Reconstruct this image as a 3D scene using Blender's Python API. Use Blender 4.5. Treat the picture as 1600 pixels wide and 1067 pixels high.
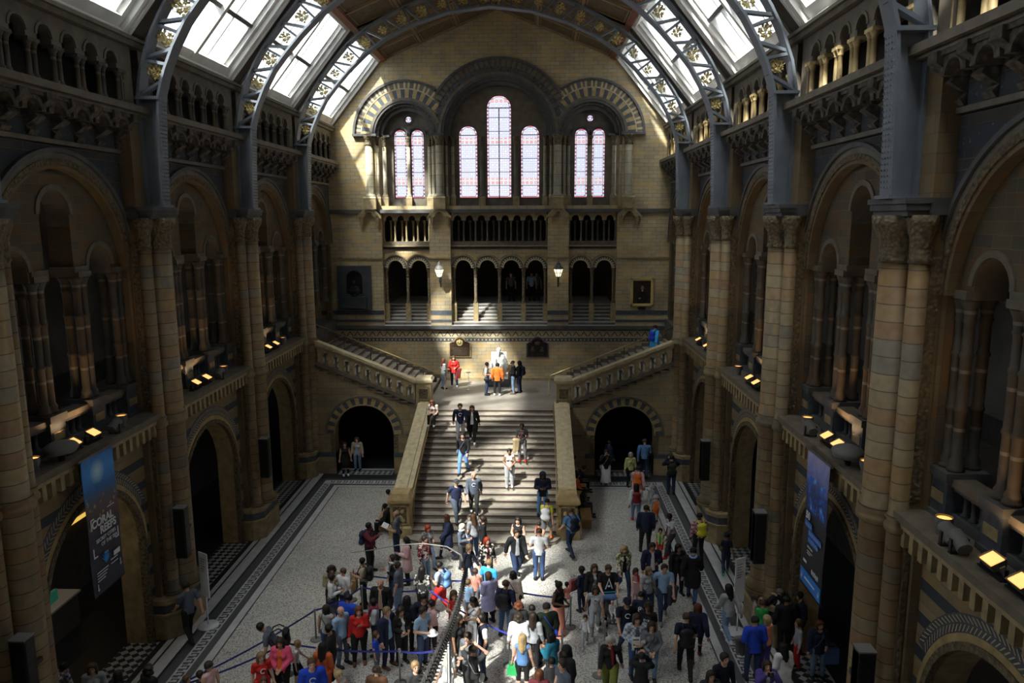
import bpy, bmesh, math, random
import numpy as np
from mathutils import Vector, Matrix, Euler
from math import pi, sin, cos, radians, sqrt, atan2, floor
random.seed(7)
for o in list(bpy.data.objects): bpy.data.objects.remove(o)
S = bpy.context.scene
COL = S.collection

# ------------------------------------------------------------------ camera, light, exposure
CAM = (1.923, 0.0, 12.2)
cd = bpy.data.cameras.new('camera'); cam = bpy.data.objects.new('camera', cd); COL.objects.link(cam)
cd.sensor_width = 36; cd.lens = 36*1169.15/1600; cd.clip_end = 300
_pi, _ya, _ro = 0.1652, -0.0301, -0.0039
cam.matrix_world = (Matrix.Translation(CAM) @ Matrix.Rotation(-_ya, 4, 'Z') @ Matrix.Rotation(pi/2-_pi, 4, 'X') @ Matrix.Rotation(_ro, 4, 'Z'))
S.camera = cam

w = bpy.data.worlds.new('world'); S.world = w; w.use_nodes = True
nt = w.node_tree; bg = nt.nodes['Background']
tc = nt.nodes.new('ShaderNodeTexCoord'); sp = nt.nodes.new('ShaderNodeSeparateXYZ'); cr = nt.nodes.new('ShaderNodeValToRGB')
nz = nt.nodes.new('ShaderNodeTexNoise'); nz.inputs['Scale'].default_value = 2.2; nz.inputs['Detail'].default_value = 5
mx = nt.nodes.new('ShaderNodeMixRGB')
nt.links.new(tc.outputs['Generated'], nz.inputs['Vector'])
cr.color_ramp.elements[0].position = .38; cr.color_ramp.elements[0].color = (.78,.88,1,1)
cr.color_ramp.elements[1].position = .62; cr.color_ramp.elements[1].color = (1,1,1,1)
nt.links.new(nz.outputs['Fac'], cr.inputs['Fac']); sx = nt.nodes.new('ShaderNodeMapRange'); sx.inputs['From Min'].default_value = -1; sx.inputs['From Max'].default_value = 1; sx.inputs['To Min'].default_value = 1.35; sx.inputs['To Max'].default_value = .30
mx.blend_type = 'MULTIPLY'; mx.inputs[0].default_value = 1; mx.use_clamp = False
nt.links.new(tc.outputs['Normal'], sp.inputs[0]) if False else nt.links.new(tc.outputs['Generated'], sp.inputs[0])
nt.links.new(sp.outputs[0], sx.inputs['Value']); nt.links.new(cr.outputs['Color'], mx.inputs[1]); nt.links.new(sx.outputs[0], mx.inputs[2])
nt.links.new(mx.outputs[0], bg.inputs['Color'])
SKY = 7.5
bg.inputs['Strength'].default_value = SKY

sd = bpy.data.lights.new('sun', 'SUN'); sd.energy = 44; sd.angle = radians(2.6); sd.color = (1, .95, .86)
sun = bpy.data.objects.new('sun', sd); COL.objects.link(sun); sun.location = (-20, -20, 60)
SUN_D = Vector((.45, .72, -1))
sun.rotation_euler = SUN_D.to_track_quat('-Z', 'Y').to_euler()

# broad bright haze around the sun
hd = bpy.data.lights.new('sun_haze', 'SUN'); hd.energy = 24; hd.angle = radians(38); hd.color = (1, .97, .93)
haze = bpy.data.objects.new('sun_haze', hd); COL.objects.link(haze); haze.location = (-20, -20, 58); haze.rotation_euler = Vector((.32, .42, -1)).to_track_quat('-Z', 'Y').to_euler()

vs = S.view_settings; vs.view_transform = 'Standard'; vs.look = 'None'; vs.gamma = 1; vs.use_curve_mapping = False
vs.exposure = -0.18

# ------------------------------------------------------------------ layout constants (metres)
PY = [-6.2, .6, 7.4, 14.2, 21.0, 27.8, 34.6, 41.4]    # pier centres along the hall
YE = 41.0                                             # face of the end wall
YF = 34.4                                             # front face of the stair wall
HL = 3.15                                             # landing height
def roof(x): x = abs(x); return 22.85-.405*x if x < 6.05 else 20.4-(x-6.05)*1.216
# portals over the skylights
for sgn in (-1, 1):
    for k in range(len(PY)-1):
        ld = bpy.data.lights.new('skylight_portal', 'AREA'); ld.shape = 'RECTANGLE'; ld.size = 5.7; ld.size_y = 4.1
        ld.cycles.is_portal = True
        lo = bpy.data.objects.new('skylight_portal', ld); COL.objects.link(lo)
        n = Vector((-sgn*1.216, 0, -1)).normalized()      # pointing inward
        lo.location = Vector((sgn*7.5, (PY[k]+PY[k+1])/2, roof(7.5))) - n*.62
        zax = -n; yax = Vector((0,0,1)); yax = (yax-zax*yax.dot(zax)).normalized(); xax = yax.cross(zax)
        lo.rotation_euler = Matrix((xax, yax, zax)).transposed().to_euler()

# ------------------------------------------------------------------ materials
def nodes(name):
    m = bpy.data.materials.new(name); m.use_nodes = True; t = m.node_tree
    return m, t, t.nodes['Principled BSDF']
class NT:
    def __init__(s, t): s.t = t
    def n(s, typ, **k):
        x = s.t.nodes.new('ShaderNode'+typ)
        for a, b in k.items():
            if a.startswith('i_'):
                x.inputs[a[2:].replace('_',' ')].default_value = b
            else: setattr(x, a, b)
        return x
    def l(s, a, b): s.t.links.new(a, b)
    def math(s, op, a, b=None, c=None):
        x = s.t.nodes.new('ShaderNodeMath'); x.operation = op
        for i, v in enumerate((a, b, c)):
            if v is None: continue
            if isinstance(v, (int, float)): x.inputs[i].default_value = v
            else: s.t.links.new(v, x.inputs[i])
        return x.outputs[0]
    def mix(s, f, a, b, mode='MIX'):
        x = s.t.nodes.new('ShaderNodeMixRGB'); x.blend_type = mode
        for i, v in enumerate((f, a, b)):
            if isinstance(v, (int, float)): x.inputs[i].default_value = v
            elif isinstance(v, tuple): x.inputs[i].default_value = (*v[:3], 1)
            else: s.t.links.new(v, x.inputs[i])
        return x.outputs[0]
    def ramp(s, f, stops, interp='LINEAR'):
        x = s.t.nodes.new('ShaderNodeValToRGB'); r = x.color_ramp; r.interpolation = interp
        while len(r.elements) < len(stops): r.elements.new(.5)
        for e, (p, c) in zip(r.elements, stops): e.position = p; e.color = (*c, 1)
        s.t.links.new(f, x.inputs[0]); return x.outputs[0]
def plain(name, col, rough=.6, metal=0, noise=.25, nscale=3.0, bump=.0, bscale=30, spec=.5):
    m, t, p = nodes(name); N = NT(t)
    pos = N.n('NewGeometry').outputs['Position']
    nz = N.n('TexNoise'); nz.inputs['Scale'].default_value = nscale; nz.inputs['Detail'].default_value = 4; N.l(pos, nz.inputs['Vector'])
    a = tuple(max(0, c*(1-noise)) for c in col); b = tuple(min(1, c*(1+noise)) for c in col)
    N.l(N.ramp(nz.outputs['Fac'], [(.3, a), (.7, b)]), p.inputs['Base Color'])
    p.inputs['Roughness'].default_value = rough; p.inputs['Metallic'].default_value = metal
    p.inputs['Specular IOR Level'].default_value = spec
    if bump:
        n2 = N.n('TexNoise'); n2.inputs['Scale'].default_value = bscale; N.l(pos, n2.inputs['Vector'])
        bp = N.n('Bump'); bp.inputs['Strength'].default_value = bump; bp.inputs['Distance'].default_value = .02
        N.l(n2.outputs['Fac'], bp.inputs['Height']); N.l(bp.outputs[0], p.inputs['Normal'])
    return m
def uv_pos(N):
    g = N.n('NewGeometry'); s = N.n('SeparateXYZ'); N.l(g.outputs['Position'], s.inputs[0])
    u = N.math('ADD', s.outputs[0], s.outputs[1]); c = N.n('CombineXYZ'); N.l(u, c.inputs[0]); N.l(s.outputs[2], c.inputs[1])
    return g.outputs['Position'], s, u, c.outputs[0]
def brick(name, c1, c2, c3, mortar=(.16,.13,.09), bw=.46, rh=.2, stripes=None, rough=.75, dots=False):
    m, t, p = nodes(name); N = NT(t)
    pos, s, u, vec = uv_pos(N)
    b = N.n('TexBrick'); N.l(vec, b.inputs['Vector']); b.inputs['Scale'].default_value = 1
    b.inputs['Brick Width'].default_value = bw; b.inputs['Row Height'].default_value = rh
    b.inputs['Mortar Size'].default_value = .008; b.inputs['Mortar Smooth'].default_value = .2; b.offset = .5
    b.inputs['Color1'].default_value = (*c1, 1); b.inputs['Color2'].default_value = (*c2, 1); b.inputs['Mortar'].default_value = (*mortar, 1)
    # per-stone variation
    fl = N.math('FLOOR', N.math('DIVIDE', s.outputs[2], rh)); fu = N.math('FLOOR', N.math('DIVIDE', N.math('ADD', u, N.math('MULTIPLY', N.math('MODULO', fl, 2), bw/2)), bw))
    cv = N.n('CombineXYZ'); N.l(fu, cv.inputs[0]); N.l(fl, cv.inputs[1])
    wn = N.n('TexWhiteNoise'); N.l(cv.outputs[0], wn.inputs['Vector'])
    f = N.math('MULTIPLY', N.math('GREATER_THAN', wn.outputs['Value'], .72), .75)
    col = N.mix(f, b.outputs['Color'], c3)
    n2 = N.n('TexNoise'); n2.inputs['Scale'].default_value = .7; n2.inputs['Detail'].default_value = 6; N.l(pos, n2.inputs['Vector'])
    col = N.mix(1, col, N.ramp(n2.outputs['Fac'], [(.3, (.72,.72,.74)), (.65, (1.12,1.1,1.05))]), 'MULTIPLY')
    if stripes:
        h, fr, sc = stripes
        fz = N.math('LESS_THAN', N.math('FRACT', N.math('DIVIDE', s.outputs[2], h)), fr)
        if dots:
            ck = N.n('TexVoronoi'); ck.inputs['Scale'].default_value = 7; N.l(vec, ck.inputs['Vector'])
            sc = N.ramp(ck.outputs['Distance'], [(.12, tuple(min(1, c*2.6) for c in sc)), (.2, sc)])
        col = N.mix(fz, col, sc)
    N.l(col, p.inputs['Base Color']); p.inputs['Roughness'].default_value = rough
    p.inputs['Specular IOR Level'].default_value = .3
    bp = N.n('Bump'); bp.inputs['Strength'].default_value = .35; bp.inputs['Distance'].default_value = .015; bp.invert = True
    N.l(b.outputs['Fac'], bp.inputs['Height']); N.l(bp.outputs[0], p.inputs['Normal'])
    return m
def shaft(name, stops, h=.42, ring=(.2,.17,.12)):
    m, t, p = nodes(name); N = NT(t)
    pos, s, u, vec = uv_pos(N)
    fz = N.math('DIVIDE', s.outputs[2], h); fl = N.math('FLOOR', fz)
    cv = N.n('CombineXYZ'); N.l(fl, cv.inputs[0]); N.l(N.math('ROUND', N.math('DIVIDE', u, .9)), cv.inputs[1])
    wn = N.n('TexWhiteNoise'); N.l(cv.outputs[0], wn.inputs['Vector'])
    col = N.ramp(wn.outputs['Value'], stops, 'LINEAR')
    j = N.math('LESS_THAN', N.math('FRACT', fz), .06)
    col = N.mix(j, col, ring)
    n2 = N.n('TexNoise'); n2.inputs['Scale'].default_value = 5; n2.inputs['Detail'].default_value = 5; N.l(pos, n2.inputs['Vector'])
    col = N.mix(1, col, N.ramp(n2.outputs['Fac'], [(.3, (.8,.8,.8)), (.7, (1.1,1.1,1.1))]), 'MULTIPLY')
    N.l(col, p.inputs['Base Color']); p.inputs['Roughness'].default_value = .6; p.inputs['Specular IOR Level'].default_value = .35
    return m
def carved(name, c1, c2, scale=9):
    m, t, p = nodes(name); N = NT(t)
    pos = N.n('NewGeometry').outputs['Position']
    v = N.n('TexVoronoi'); v.inputs['Scale'].default_value = scale; v.feature = 'SMOOTH_F1'; N.l(pos, v.inputs['Vector'])
    N.l(N.ramp(v.outputs['Distance'], [(.15, c1), (.7, c2)]), p.inputs['Base Color']); p.inputs['Roughness'].default_value = .8
    bp = N.n('Bump'); bp.inputs['Strength'].default_value = .9; bp.inputs['Distance'].default_value = .05; bp.invert = True
    N.l(v.outputs['Distance'], bp.inputs['Height']); N.l(bp.outputs[0], p.inputs['Normal'])
    return m
M = {}
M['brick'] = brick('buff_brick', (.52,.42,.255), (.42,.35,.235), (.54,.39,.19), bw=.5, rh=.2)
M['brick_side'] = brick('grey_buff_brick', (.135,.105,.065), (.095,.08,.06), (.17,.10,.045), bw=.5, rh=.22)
M['striped'] = brick('striped_terracotta', (.27,.21,.12), (.22,.17,.10), (.28,.18,.08), bw=.6, rh=.22, stripes=(.66,.36,(.05,.058,.07)))
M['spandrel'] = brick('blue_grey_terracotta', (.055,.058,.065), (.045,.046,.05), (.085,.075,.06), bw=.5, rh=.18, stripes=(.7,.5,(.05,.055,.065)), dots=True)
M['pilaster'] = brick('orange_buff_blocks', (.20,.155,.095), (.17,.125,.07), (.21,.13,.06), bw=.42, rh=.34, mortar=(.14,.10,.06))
M['arch_wall'] = brick('stair_wall_blocks', (.36,.28,.16), (.28,.23,.15), (.38,.27,.13), bw=.62, rh=.3)
M['blue'] = plain('blue_grey_block', (.07,.08,.097), .6, noise=.3, nscale=6)
M['cream'] = plain('cream_terracotta', (.50,.41,.25), .65, noise=.2, nscale=5)
M['buff'] = plain('buff_terracotta', (.33,.25,.13), .6, noise=.28, nscale=4, bump=.2, bscale=14)
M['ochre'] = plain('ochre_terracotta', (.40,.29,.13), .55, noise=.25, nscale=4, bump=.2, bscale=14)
M['trim'] = plain('grey_brown_moulding', (.145,.122,.09), .6, noise=.25, nscale=3, bump=.15, bscale=12)
M['trim_dark'] = plain('dark_grey_moulding', (.085,.085,.085), .6, noise=.25, nscale=3)
M['shaft'] = shaft('banded_shaft', [(0,(.28,.215,.12)),(.3,(.235,.18,.105)),(.52,(.27,.165,.07)),(.62,(.18,.155,.115)),(.78,(.30,.22,.115)),(.92,(.24,.145,.07))], h=.33, ring=(.075,.058,.036))
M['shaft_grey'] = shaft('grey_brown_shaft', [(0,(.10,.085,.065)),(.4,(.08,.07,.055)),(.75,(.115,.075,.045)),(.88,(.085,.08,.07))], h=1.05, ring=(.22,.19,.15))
M['shaft_pale'] = shaft('pale_shaft', [(0,(.44,.38,.25)),(.5,(.38,.33,.22)),(.8,(.30,.27,.2))], h=.6)
M['carved'] = carved('carved_terracotta', (.20,.15,.08), (.075,.058,.036), 15)
M['carved_dark'] = carved('carved_grey_terracotta', (.15,.125,.095), (.055,.048,.04), 9)
M['iron'] = plain('blue_grey_iron', (.15,.172,.20), .42, noise=.15, nscale=2, spec=.6)
M['gold'] = plain('gilding', (.78,.62,.26), .35, .35, noise=.25, nscale=20)
M['white'] = plain('white_painted_wood', (.82,.80,.76), .5, noise=.12, nscale=1.5)
M['rafter'] = plain('dark_brown_rafter', (.11,.085,.065), .6, noise=.2)
M['wood'] = plain('ceiling_panel_wood', (.13,.09,.045), .6, noise=.35, nscale=5)
M['wood_l'] = plain('ceiling_frame_wood', (.30,.21,.12), .55, noise=.2, nscale=2)
M['redwood'] = plain('red_brown_beam', (.22,.07,.03), .5, noise=.2)
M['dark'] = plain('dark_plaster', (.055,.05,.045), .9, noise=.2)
M['aisle'] = plain('aisle_plaster', (.16,.145,.12), .85, noise=.25, nscale=1)
M['step'] = plain('worn_stone_tread', (.32,.29,.24), .55, noise=.22, nscale=4)
M['riser'] = plain('dark_red_nosing', (.085,.045,.04), .6, noise=.2)
M['riserstone'] = plain('brown_stone_riser', (.33,.295,.235), .6, noise=.2)
M['landing'] = plain('landing_stone', (.25,.225,.19), .5, noise=.2, nscale=1.2)
M['marble'] = plain('white_marble', (.80,.79,.76), .35, noise=.06, nscale=6)
M['bronze'] = plain('bronze_plate', (.10,.065,.04), .4, .6, noise=.25, nscale=6, bump=.3, bscale=40)
M['bronze_dark'] = plain('dark_bronze_plate', (.03,.028,.028), .35, .6, noise=.3, nscale=8, bump=.3, bscale=30)
M['slate'] = plain('dark_slate', (.055,.065,.075), .5, noise=.2, nscale=2)
M['black'] = plain('black_paint', (.012,.012,.014), .45, noise=.1)
M['chrome'] = plain('brushed_steel', (.42,.42,.43), .3, .9, noise=.05)
M['brass'] = plain('brass_rail', (.55,.42,.20), .3, .8, noise=.08)
M['belt'] = plain('navy_belt_fabric', (.035,.045,.30), .7, noise=.1)
M['lamp_grey'] = plain('grey_lamp_housing', (.15,.145,.135), .6, noise=.1)
M['white_board'] = plain('white_board', (.72,.74,.76), .5, noise=.03)
M['bone'] = plain('dark_fossil_bone', (.035,.033,.031), .5, noise=.5, nscale=8, bump=.6, bscale=20)
M['bench'] = plain('oak_bench', (.42,.25,.09), .5, noise=.2)
def terrazzo():
    m, t, p = nodes('terrazzo_mosaic'); N = NT(t)
    pos = N.n('NewGeometry').outputs['Position']
    v = N.n('TexVoronoi'); v.inputs['Scale'].default_value = 40; N.l(pos, v.inputs['Vector'])
    sv = N.n('SeparateXYZ'); N.l(v.outputs['Color'], sv.inputs[0])
    c = N.ramp(sv.outputs[0], [(0,(.62,.60,.55)),(.42,(.48,.46,.42)),(.68,(.29,.27,.24)),(.88,(.15,.14,.125))], 'CONSTANT')
    n = N.n('TexNoise'); n.inputs['Scale'].default_value = .5; n.inputs['Detail'].default_value = 3; N.l(pos, n.inputs['Vector'])
    c = N.mix(1, c, N.ramp(n.outputs['Fac'], [(.35,(.88,.88,.9)),(.7,(1.06,1.05,1.02))]), 'MULTIPLY')
    N.l(c, p.inputs['Base Color']); p.inputs['Roughness'].default_value = .38
    return m
M['terrazzo'] = terrazzo()
M['mosaic_white'] = plain('white_marble_strip', (.50,.50,.49), .4, noise=.12, nscale=3)
M['mosaic_grey'] = plain('grey_mosaic', (.075,.078,.082), .45, noise=.35, nscale=30)
M['mosaic_black'] = plain('black_mosaic', (.022,.024,.028), .45, noise=.3, nscale=20)
def checker(name, s=.18, rot=.785):
    m, t, p = nodes(name); N = NT(t)
    pos = N.n('NewGeometry').outputs['Position']
    mp = N.n('Mapping'); mp.inputs['Rotation'].default_value = (0,0,rot); N.l(pos, mp.inputs['Vector'])
    c = N.n('TexChecker'); c.inputs['Scale'].default_value = 1/s; N.l(mp.outputs[0], c.inputs['Vector'])
    sp = N.n('SeparateXYZ'); N.l(mp.outputs[0], sp.inputs[0])
    mp.inputs['Location'].default_value = (.03,.03,.031)
    c.inputs['Color1'].default_value = (.40,.40,.39,1); c.inputs['Color2'].default_value = (.03,.032,.036,1)
    N.l(c.outputs['Color'], p.inputs['Base Color']); p.inputs['Roughness'].default_value = .45
    return m
M['checker'] = checker('black_white_mosaic')
def glass(name, col):
    m, t, p = nodes(name); N = NT(t); out = t.nodes['Material Output']
    tr = N.n('BsdfTransparent'); tr.inputs[0].default_value = (*col, 1)
    gl = N.n('BsdfGlossy'); gl.inputs['Roughness'].default_value = .05
    mx = N.n('MixShader'); mx.inputs[0].default_value = .06
    N.l(tr.outputs[0], mx.inputs[1]); N.l(gl.outputs[0], mx.inputs[2]); N.l(mx.outputs[0], out.inputs['Surface'])
    return m
M['glass'] = glass('skylight_glass', (.60,.62,.63))
def stained():
    m, t, p = nodes('stained_glass'); N = NT(t); out = t.nodes['Material Output']
    pos = N.n('NewGeometry').outputs['Position']; s = N.n('SeparateXYZ'); N.l(pos, s.inputs[0])
    at = N.n('Attribute'); at.attribute_name = 'edge'
    def cellc(o, per): return N.math('MULTIPLY', N.math('SUBTRACT', N.math('FRACT', N.math('DIVIDE', o, per)), .5), per)
    u_, z_ = cellc(s.outputs[0], .235), cellc(s.outputs[2], .24)
    d = N.math('SQRT', N.math('ADD', N.math('MULTIPLY', u_, u_), N.math('MULTIPLY', z_, z_)))
    u2, z2 = cellc(N.math('ADD', s.outputs[0], .1175), .235), cellc(N.math('ADD', s.outputs[2], .12), .24)
    d2 = N.math('SQRT', N.math('ADD', N.math('MULTIPLY', u2, u2), N.math('MULTIPLY', z2, z2)))
    v = N.n('TexWhiteNoise'); cv = N.n('CombineXYZ'); N.l(N.math('FLOOR', N.math('DIVIDE', s.outputs[0], .235)), cv.inputs[0]); N.l(N.math('FLOOR', N.math('DIVIDE', s.outputs[2], .24)), cv.inputs[1]); N.l(cv.outputs[0], v.inputs['Vector'])
    sv = N.n('SeparateXYZ'); N.l(v.outputs['Color'], sv.inputs[0])
    base = N.mix(N.math('LESS_THAN', N.math('ABSOLUTE', N.math('SUBTRACT', d, .085)), .013), (.23,.225,.235), (.115,.095,.125))
    base = N.mix(N.math('LESS_THAN', N.math('ABSOLUTE', N.math('SUBTRACT', d2, .045)), .012), base, (.15,.135,.16))
    base = N.mix(N.math('LESS_THAN', d, .03), base, N.ramp(sv.outputs[0], [(0,(.2,.08,.075)),(.4,(.2,.17,.10)),(.6,(.12,.13,.2)),(.8,(.2,.19,.2))], 'CONSTANT'))
    # patterned red border along every edge of the lancet
    ez = N.math('FRACT', N.math('MULTIPLY', s.outputs[2], 5.0)); bord = N.math('LESS_THAN', at.outputs['Fac'], .11)
    bc = N.mix(N.math('LESS_THAN', ez, .5), (.19,.185,.20), (.13,.035,.035))
    base = N.mix(bord, base, bc)
    base = N.mix(N.math('MULTIPLY', N.math('GREATER_THAN', at.outputs['Fac'], .105), N.math('LESS_THAN', at.outputs['Fac'], .125)), base, (.015,.02,.04))
    # red roundels band
    bz = N.math('LESS_THAN', N.math('ABSOLUTE', N.math('SUBTRACT', N.math('FRACT', N.math('DIVIDE', N.math('SUBTRACT', s.outputs[2], 13.9), 2.15)), .1)), .09)
    base = N.mix(N.math('MULTIPLY', bz, N.math('LESS_THAN', N.math('ABSOLUTE', N.math('SUBTRACT', d, .06)), .035)), base, (.20,.115,.10))
    tr = N.n('BsdfTransparent'); N.l(base, tr.inputs[0]); N.l(tr.outputs[0], out.inputs['Surface'])
    return m
M['stained'] = stained()
def emis(name, col, st):
    m, t, p = nodes(name); p.inputs['Base Color'].default_value = (*col, 1); p.inputs['Emission Color'].default_value = (*col, 1); p.inputs['Emission Strength'].default_value = st
    return m
M['lamp_on'] = emis('lit_lamp', (1,.42,.10), 2.2)
M['lamp_hot'] = emis('hot_lit_lamp', (1,.50,.16), 1.7)
M['lantern_glass'] = emis('lit_lantern_glass', (1,.88,.62), 1.6)
M['strip_light'] = emis('warm_strip_light', (1,.62,.12), .9)
M['green_sign'] = emis('green_exit_sign', (.02,.16,.10), .25)
def objcol(name, rough, noise=.12, sheen=0):
    m, t, p = nodes(name); N = NT(t)
    oi = N.n('ObjectInfo'); pos = N.n('TexCoord').outputs['Object']
    nz = N.n('TexNoise'); nz.inputs['Scale'].default_value = 9; nz.inputs['Detail'].default_value = 3; N.l(pos, nz.inputs['Vector'])
    N.l(N.mix(1, oi.outputs['Color'], N.ramp(nz.outputs['Fac'], [(.3,(1-noise,)*3),(.7,(1+noise,)*3)]), 'MULTIPLY'), p.inputs['Base Color'])
    p.inputs['Roughness'].default_value = rough
    p.inputs['Specular IOR Level'].default_value = .3
    return m
M['cloth'] = objcol('cloth', .85); M['skin'] = objcol('skin', .55, .05); M['hair'] = objcol('hair', .5, .3); M['leather'] = objcol('leather', .5)
def patterned(name, kind):
    m, t, p = nodes(name); N = NT(t); oi = N.n('ObjectInfo'); pos = N.n('TexCoord').outputs['Object']
    if kind == 'stripe':
        s = N.n('SeparateXYZ'); N.l(pos, s.inputs[0]); f = N.math('LESS_THAN', N.math('FRACT', N.math('MULTIPLY', s.outputs[2], 14)), .45)
    elif kind == 'check':
        c = N.n('TexChecker'); c.inputs['Scale'].default_value = 13; N.l(pos, c.inputs['Vector']); f = c.outputs['Fac']
    else:
        v = N.n('TexVoronoi'); v.inputs['Scale'].default_value = 16; N.l(pos, v.inputs['Vector']); sv = N.n('SeparateXYZ'); N.l(v.outputs['Color'], sv.inputs[0]); f = N.math('GREATER_THAN', sv.outputs[0], .6)
    N.l(N.mix(f, oi.outputs['Color'], (.62,.58,.52)), p.inputs['Base Color']); p.inputs['Roughness'].default_value = .85
    return m
for k in ('stripe', 'check', 'flower'): M[k] = patterned(k+'_cloth', k)

# ------------------------------------------------------------------ mesh builder
class B:
    def __init__(s, P=None): s.v = []; s.f = []; s.m = []; s.P = P or (lambda u, w, z: (u, w, z)); s.sm = []
    def a(s, pts): i = len(s.v); s.v += [s.P(*p) for p in pts]; return i
    def face(s, idx, m=0, sm=False): s.f.append(tuple(idx)); s.m.append(m); s.sm.append(sm)
    def quad(s, pts, m=0, sm=False): i = s.a(pts); s.face(range(i, i+len(pts)), m, sm)
    def box(s, u0, u1, w0, w1, z0, z1, m=0):
        i = s.a([(u0,w0,z0),(u1,w0,z0),(u1,w1,z0),(u0,w1,z0),(u0,w0,z1),(u1,w0,z1),(u1,w1,z1),(u0,w1,z1)])
        for q in ((0,3,2,1),(4,5,6,7),(0,1,5,4),(1,2,6,5),(2,3,7,6),(3,0,4,7)): s.face([i+k for k in q], m)
    def frust(s, c, z0, z1, a0, b0, a1, b1, m=0):
        x, y = c; i = s.a([(x-a0,y-b0,z0),(x+a0,y-b0,z0),(x+a0,y+b0,z0),(x-a0,y+b0,z0),(x-a1,y-b1,z1),(x+a1,y-b1,z1),(x+a1,y+b1,z1),(x-a1,y+b1,z1)])
        for q in ((0,3,2,1),(4,5,6,7),(0,1,5,4),(1,2,6,5),(2,3,7,6),(3,0,4,7)): s.face([i+k for k in q], m)
    def lathe(s, c, prof, n=14, m=0, cap=True):
        i = s.a([(c[0]+r*cos(2*pi*k/n), c[1]+r*sin(2*pi*k/n), z) for r, z in prof for k in range(n)])
        for j in range(len(prof)-1):
            for k in range(n): s.face((i+j*n+k, i+j*n+(k+1)%n, i+(j+1)*n+(k+1)%n, i+(j+1)*n+k), m, True)
        if cap: s.face([i+k for k in range(n)][::-1], m); s.face([i+(len(prof)-1)*n+k for k in range(n)], m)
    def tube(s, pts, r, n=8, m=0, cap=True):
        pts = [Vector(p) for p in pts]; L = len(pts); rr = r if isinstance(r, (list, tuple)) else [r]*L
        base = len(s.v); up = None
        for j, p in enumerate(pts):
            d = (pts[min(j+1, L-1)]-pts[max(j-1, 0)]).normalized()
            if up is None: up = Vector((0,0,1)) if abs(d.z) < .9 else Vector((1,0,0))
            x = d.cross(up).normalized(); y = x.cross(d).normalized(); up = y
            s.a([tuple(p+(x*cos(2*pi*k/n)+y*sin(2*pi*k/n))*rr[j]) for k in range(n)])
        for j in range(L-1):
            for k in range(n): s.face((base+j*n+k, base+j*n+(k+1)%n, base+(j+1)*n+(k+1)%n, base+(j+1)*n+k), m, True)
        if cap: s.face([base+k for k in range(n)], m); s.face([base+(L-1)*n+k for k in range(n)], m)
    def ell(s, c, r, n=10, m=0, R=None):
        i0 = len(s.v); h = max(5, n//2+1); pts = []
        for j in range(h+1):
            t = pi*j/h
            for k in range(n):
                q = Vector((r[0]*sin(t)*cos(2*pi*k/n), r[1]*sin(t)*sin(2*pi*k/n), r[2]*cos(t)))
                if R is not None: q = R @ q
                pts.append(tuple(Vector(c)+q))
        s.a(pts)
        for j in range(h):
            for k in range(n): s.face((i0+j*n+k, i0+j*n+(k+1)%n, i0+(j+1)*n+(k+1)%n, i0+(j+1)*n+k), m, True)
    def arch(s, cu, cz, r0, r1, w0, w1, ms=(0,), n=24, a0=0, a1=pi, sel=None):
        """voussoir ring in the (u,z) plane, thick from w0 to w1; materials cycle along it"""
        for k in range(n):
            t0 = a0+(a1-a0)*k/n; t1 = a0+(a1-a0)*(k+1)/n
            if sel:
                tm = (t0+t1)/2
                if not sel(cu+(r0+r1)/2*cos(tm), cz+(r0+r1)/2*sin(tm)): continue
            p = [(cu+r*cos(t), cz+r*sin(t)) for r, t in ((r0,t0),(r1,t0),(r1,t1),(r0,t1))]
            i = s.a([(a, w0, b) for a, b in p]+[(a, w1, b) for a, b in p]); m = ms[k % len(ms)]
            for q in ((0,1,2,3),(4,7,6,5),(1,5,6,2),(0,3,7,4),(0,4,5,1),(3,2,6,7)): s.face([i+x for x in q], m)
    def cell(s, u0, u1, z0, z1, cu, r, zs, zb, w0, w1, m=0, n=14, mi=None):
        """wall plate u0..u1, z0..z1(u) with one round-headed opening"""
        zt = z1 if callable(z1) else (lambda u: z1); mi = m if mi is None else mi
        def plate(pts):
            i = s.a([(a, w0, b) for a, b in pts]+[(a, w1, b) for a, b in pts]); k = len(pts)
            s.face([i+j for j in range(k)], m); s.face([i+k+j for j in range(k)][::-1], m)
        def strip(a, b):
            if b-a < 1e-4: return
            steps = 1 if not callable(z1) else 6
            for q in range(steps):
                x0 = a+(b-a)*q/steps; x1 = a+(b-a)*(q+1)/steps
                plate([(x0,z0),(x1,z0),(x1,zt(x1)),(x0,zt(x0))])
        strip(u0, cu-r); strip(cu+r, u1)
        if zb > z0: plate([(cu-r,z0),(cu+r,z0),(cu+r,zb),(cu-r,zb)])
        pts = [(cu-r*cos(pi*k/n), zs+r*sin(pi*k/n)) for k in range(n+1)]
        for k in range(n):
            a, b = pts[k], pts[k+1]; plate([a, b, (b[0], zt(b[0])), (a[0], zt(a[0]))])
            s.quad([(a[0],w0,a[1]),(b[0],w0,b[1]),(b[0],w1,b[1]),(a[0],w1,a[1])], mi)
        s.quad([(cu-r,w0,zb),(cu-r,w1,zb),(cu-r,w1,zs),(cu-r,w0,zs)], mi); s.quad([(cu+r,w0,zb),(cu+r,w1,zb),(cu+r,w1,zs),(cu+r,w0,zs)], mi)
        if zb > z0+1e-3: s.quad([(cu-r,w0,zb),(cu+r,w0,zb),(cu+r,w1,zb),(cu-r,w1,zb)], mi)
        s.quad([(u0,w0,z0),(u0,w1,z0),(u0,w1,zt(u0)),(u0,w0,zt(u0))], m); s.quad([(u1,w0,z0),(u1,w1,z0),(u1,w1,zt(u1)),(u1,w0,zt(u1))], m)
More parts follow.
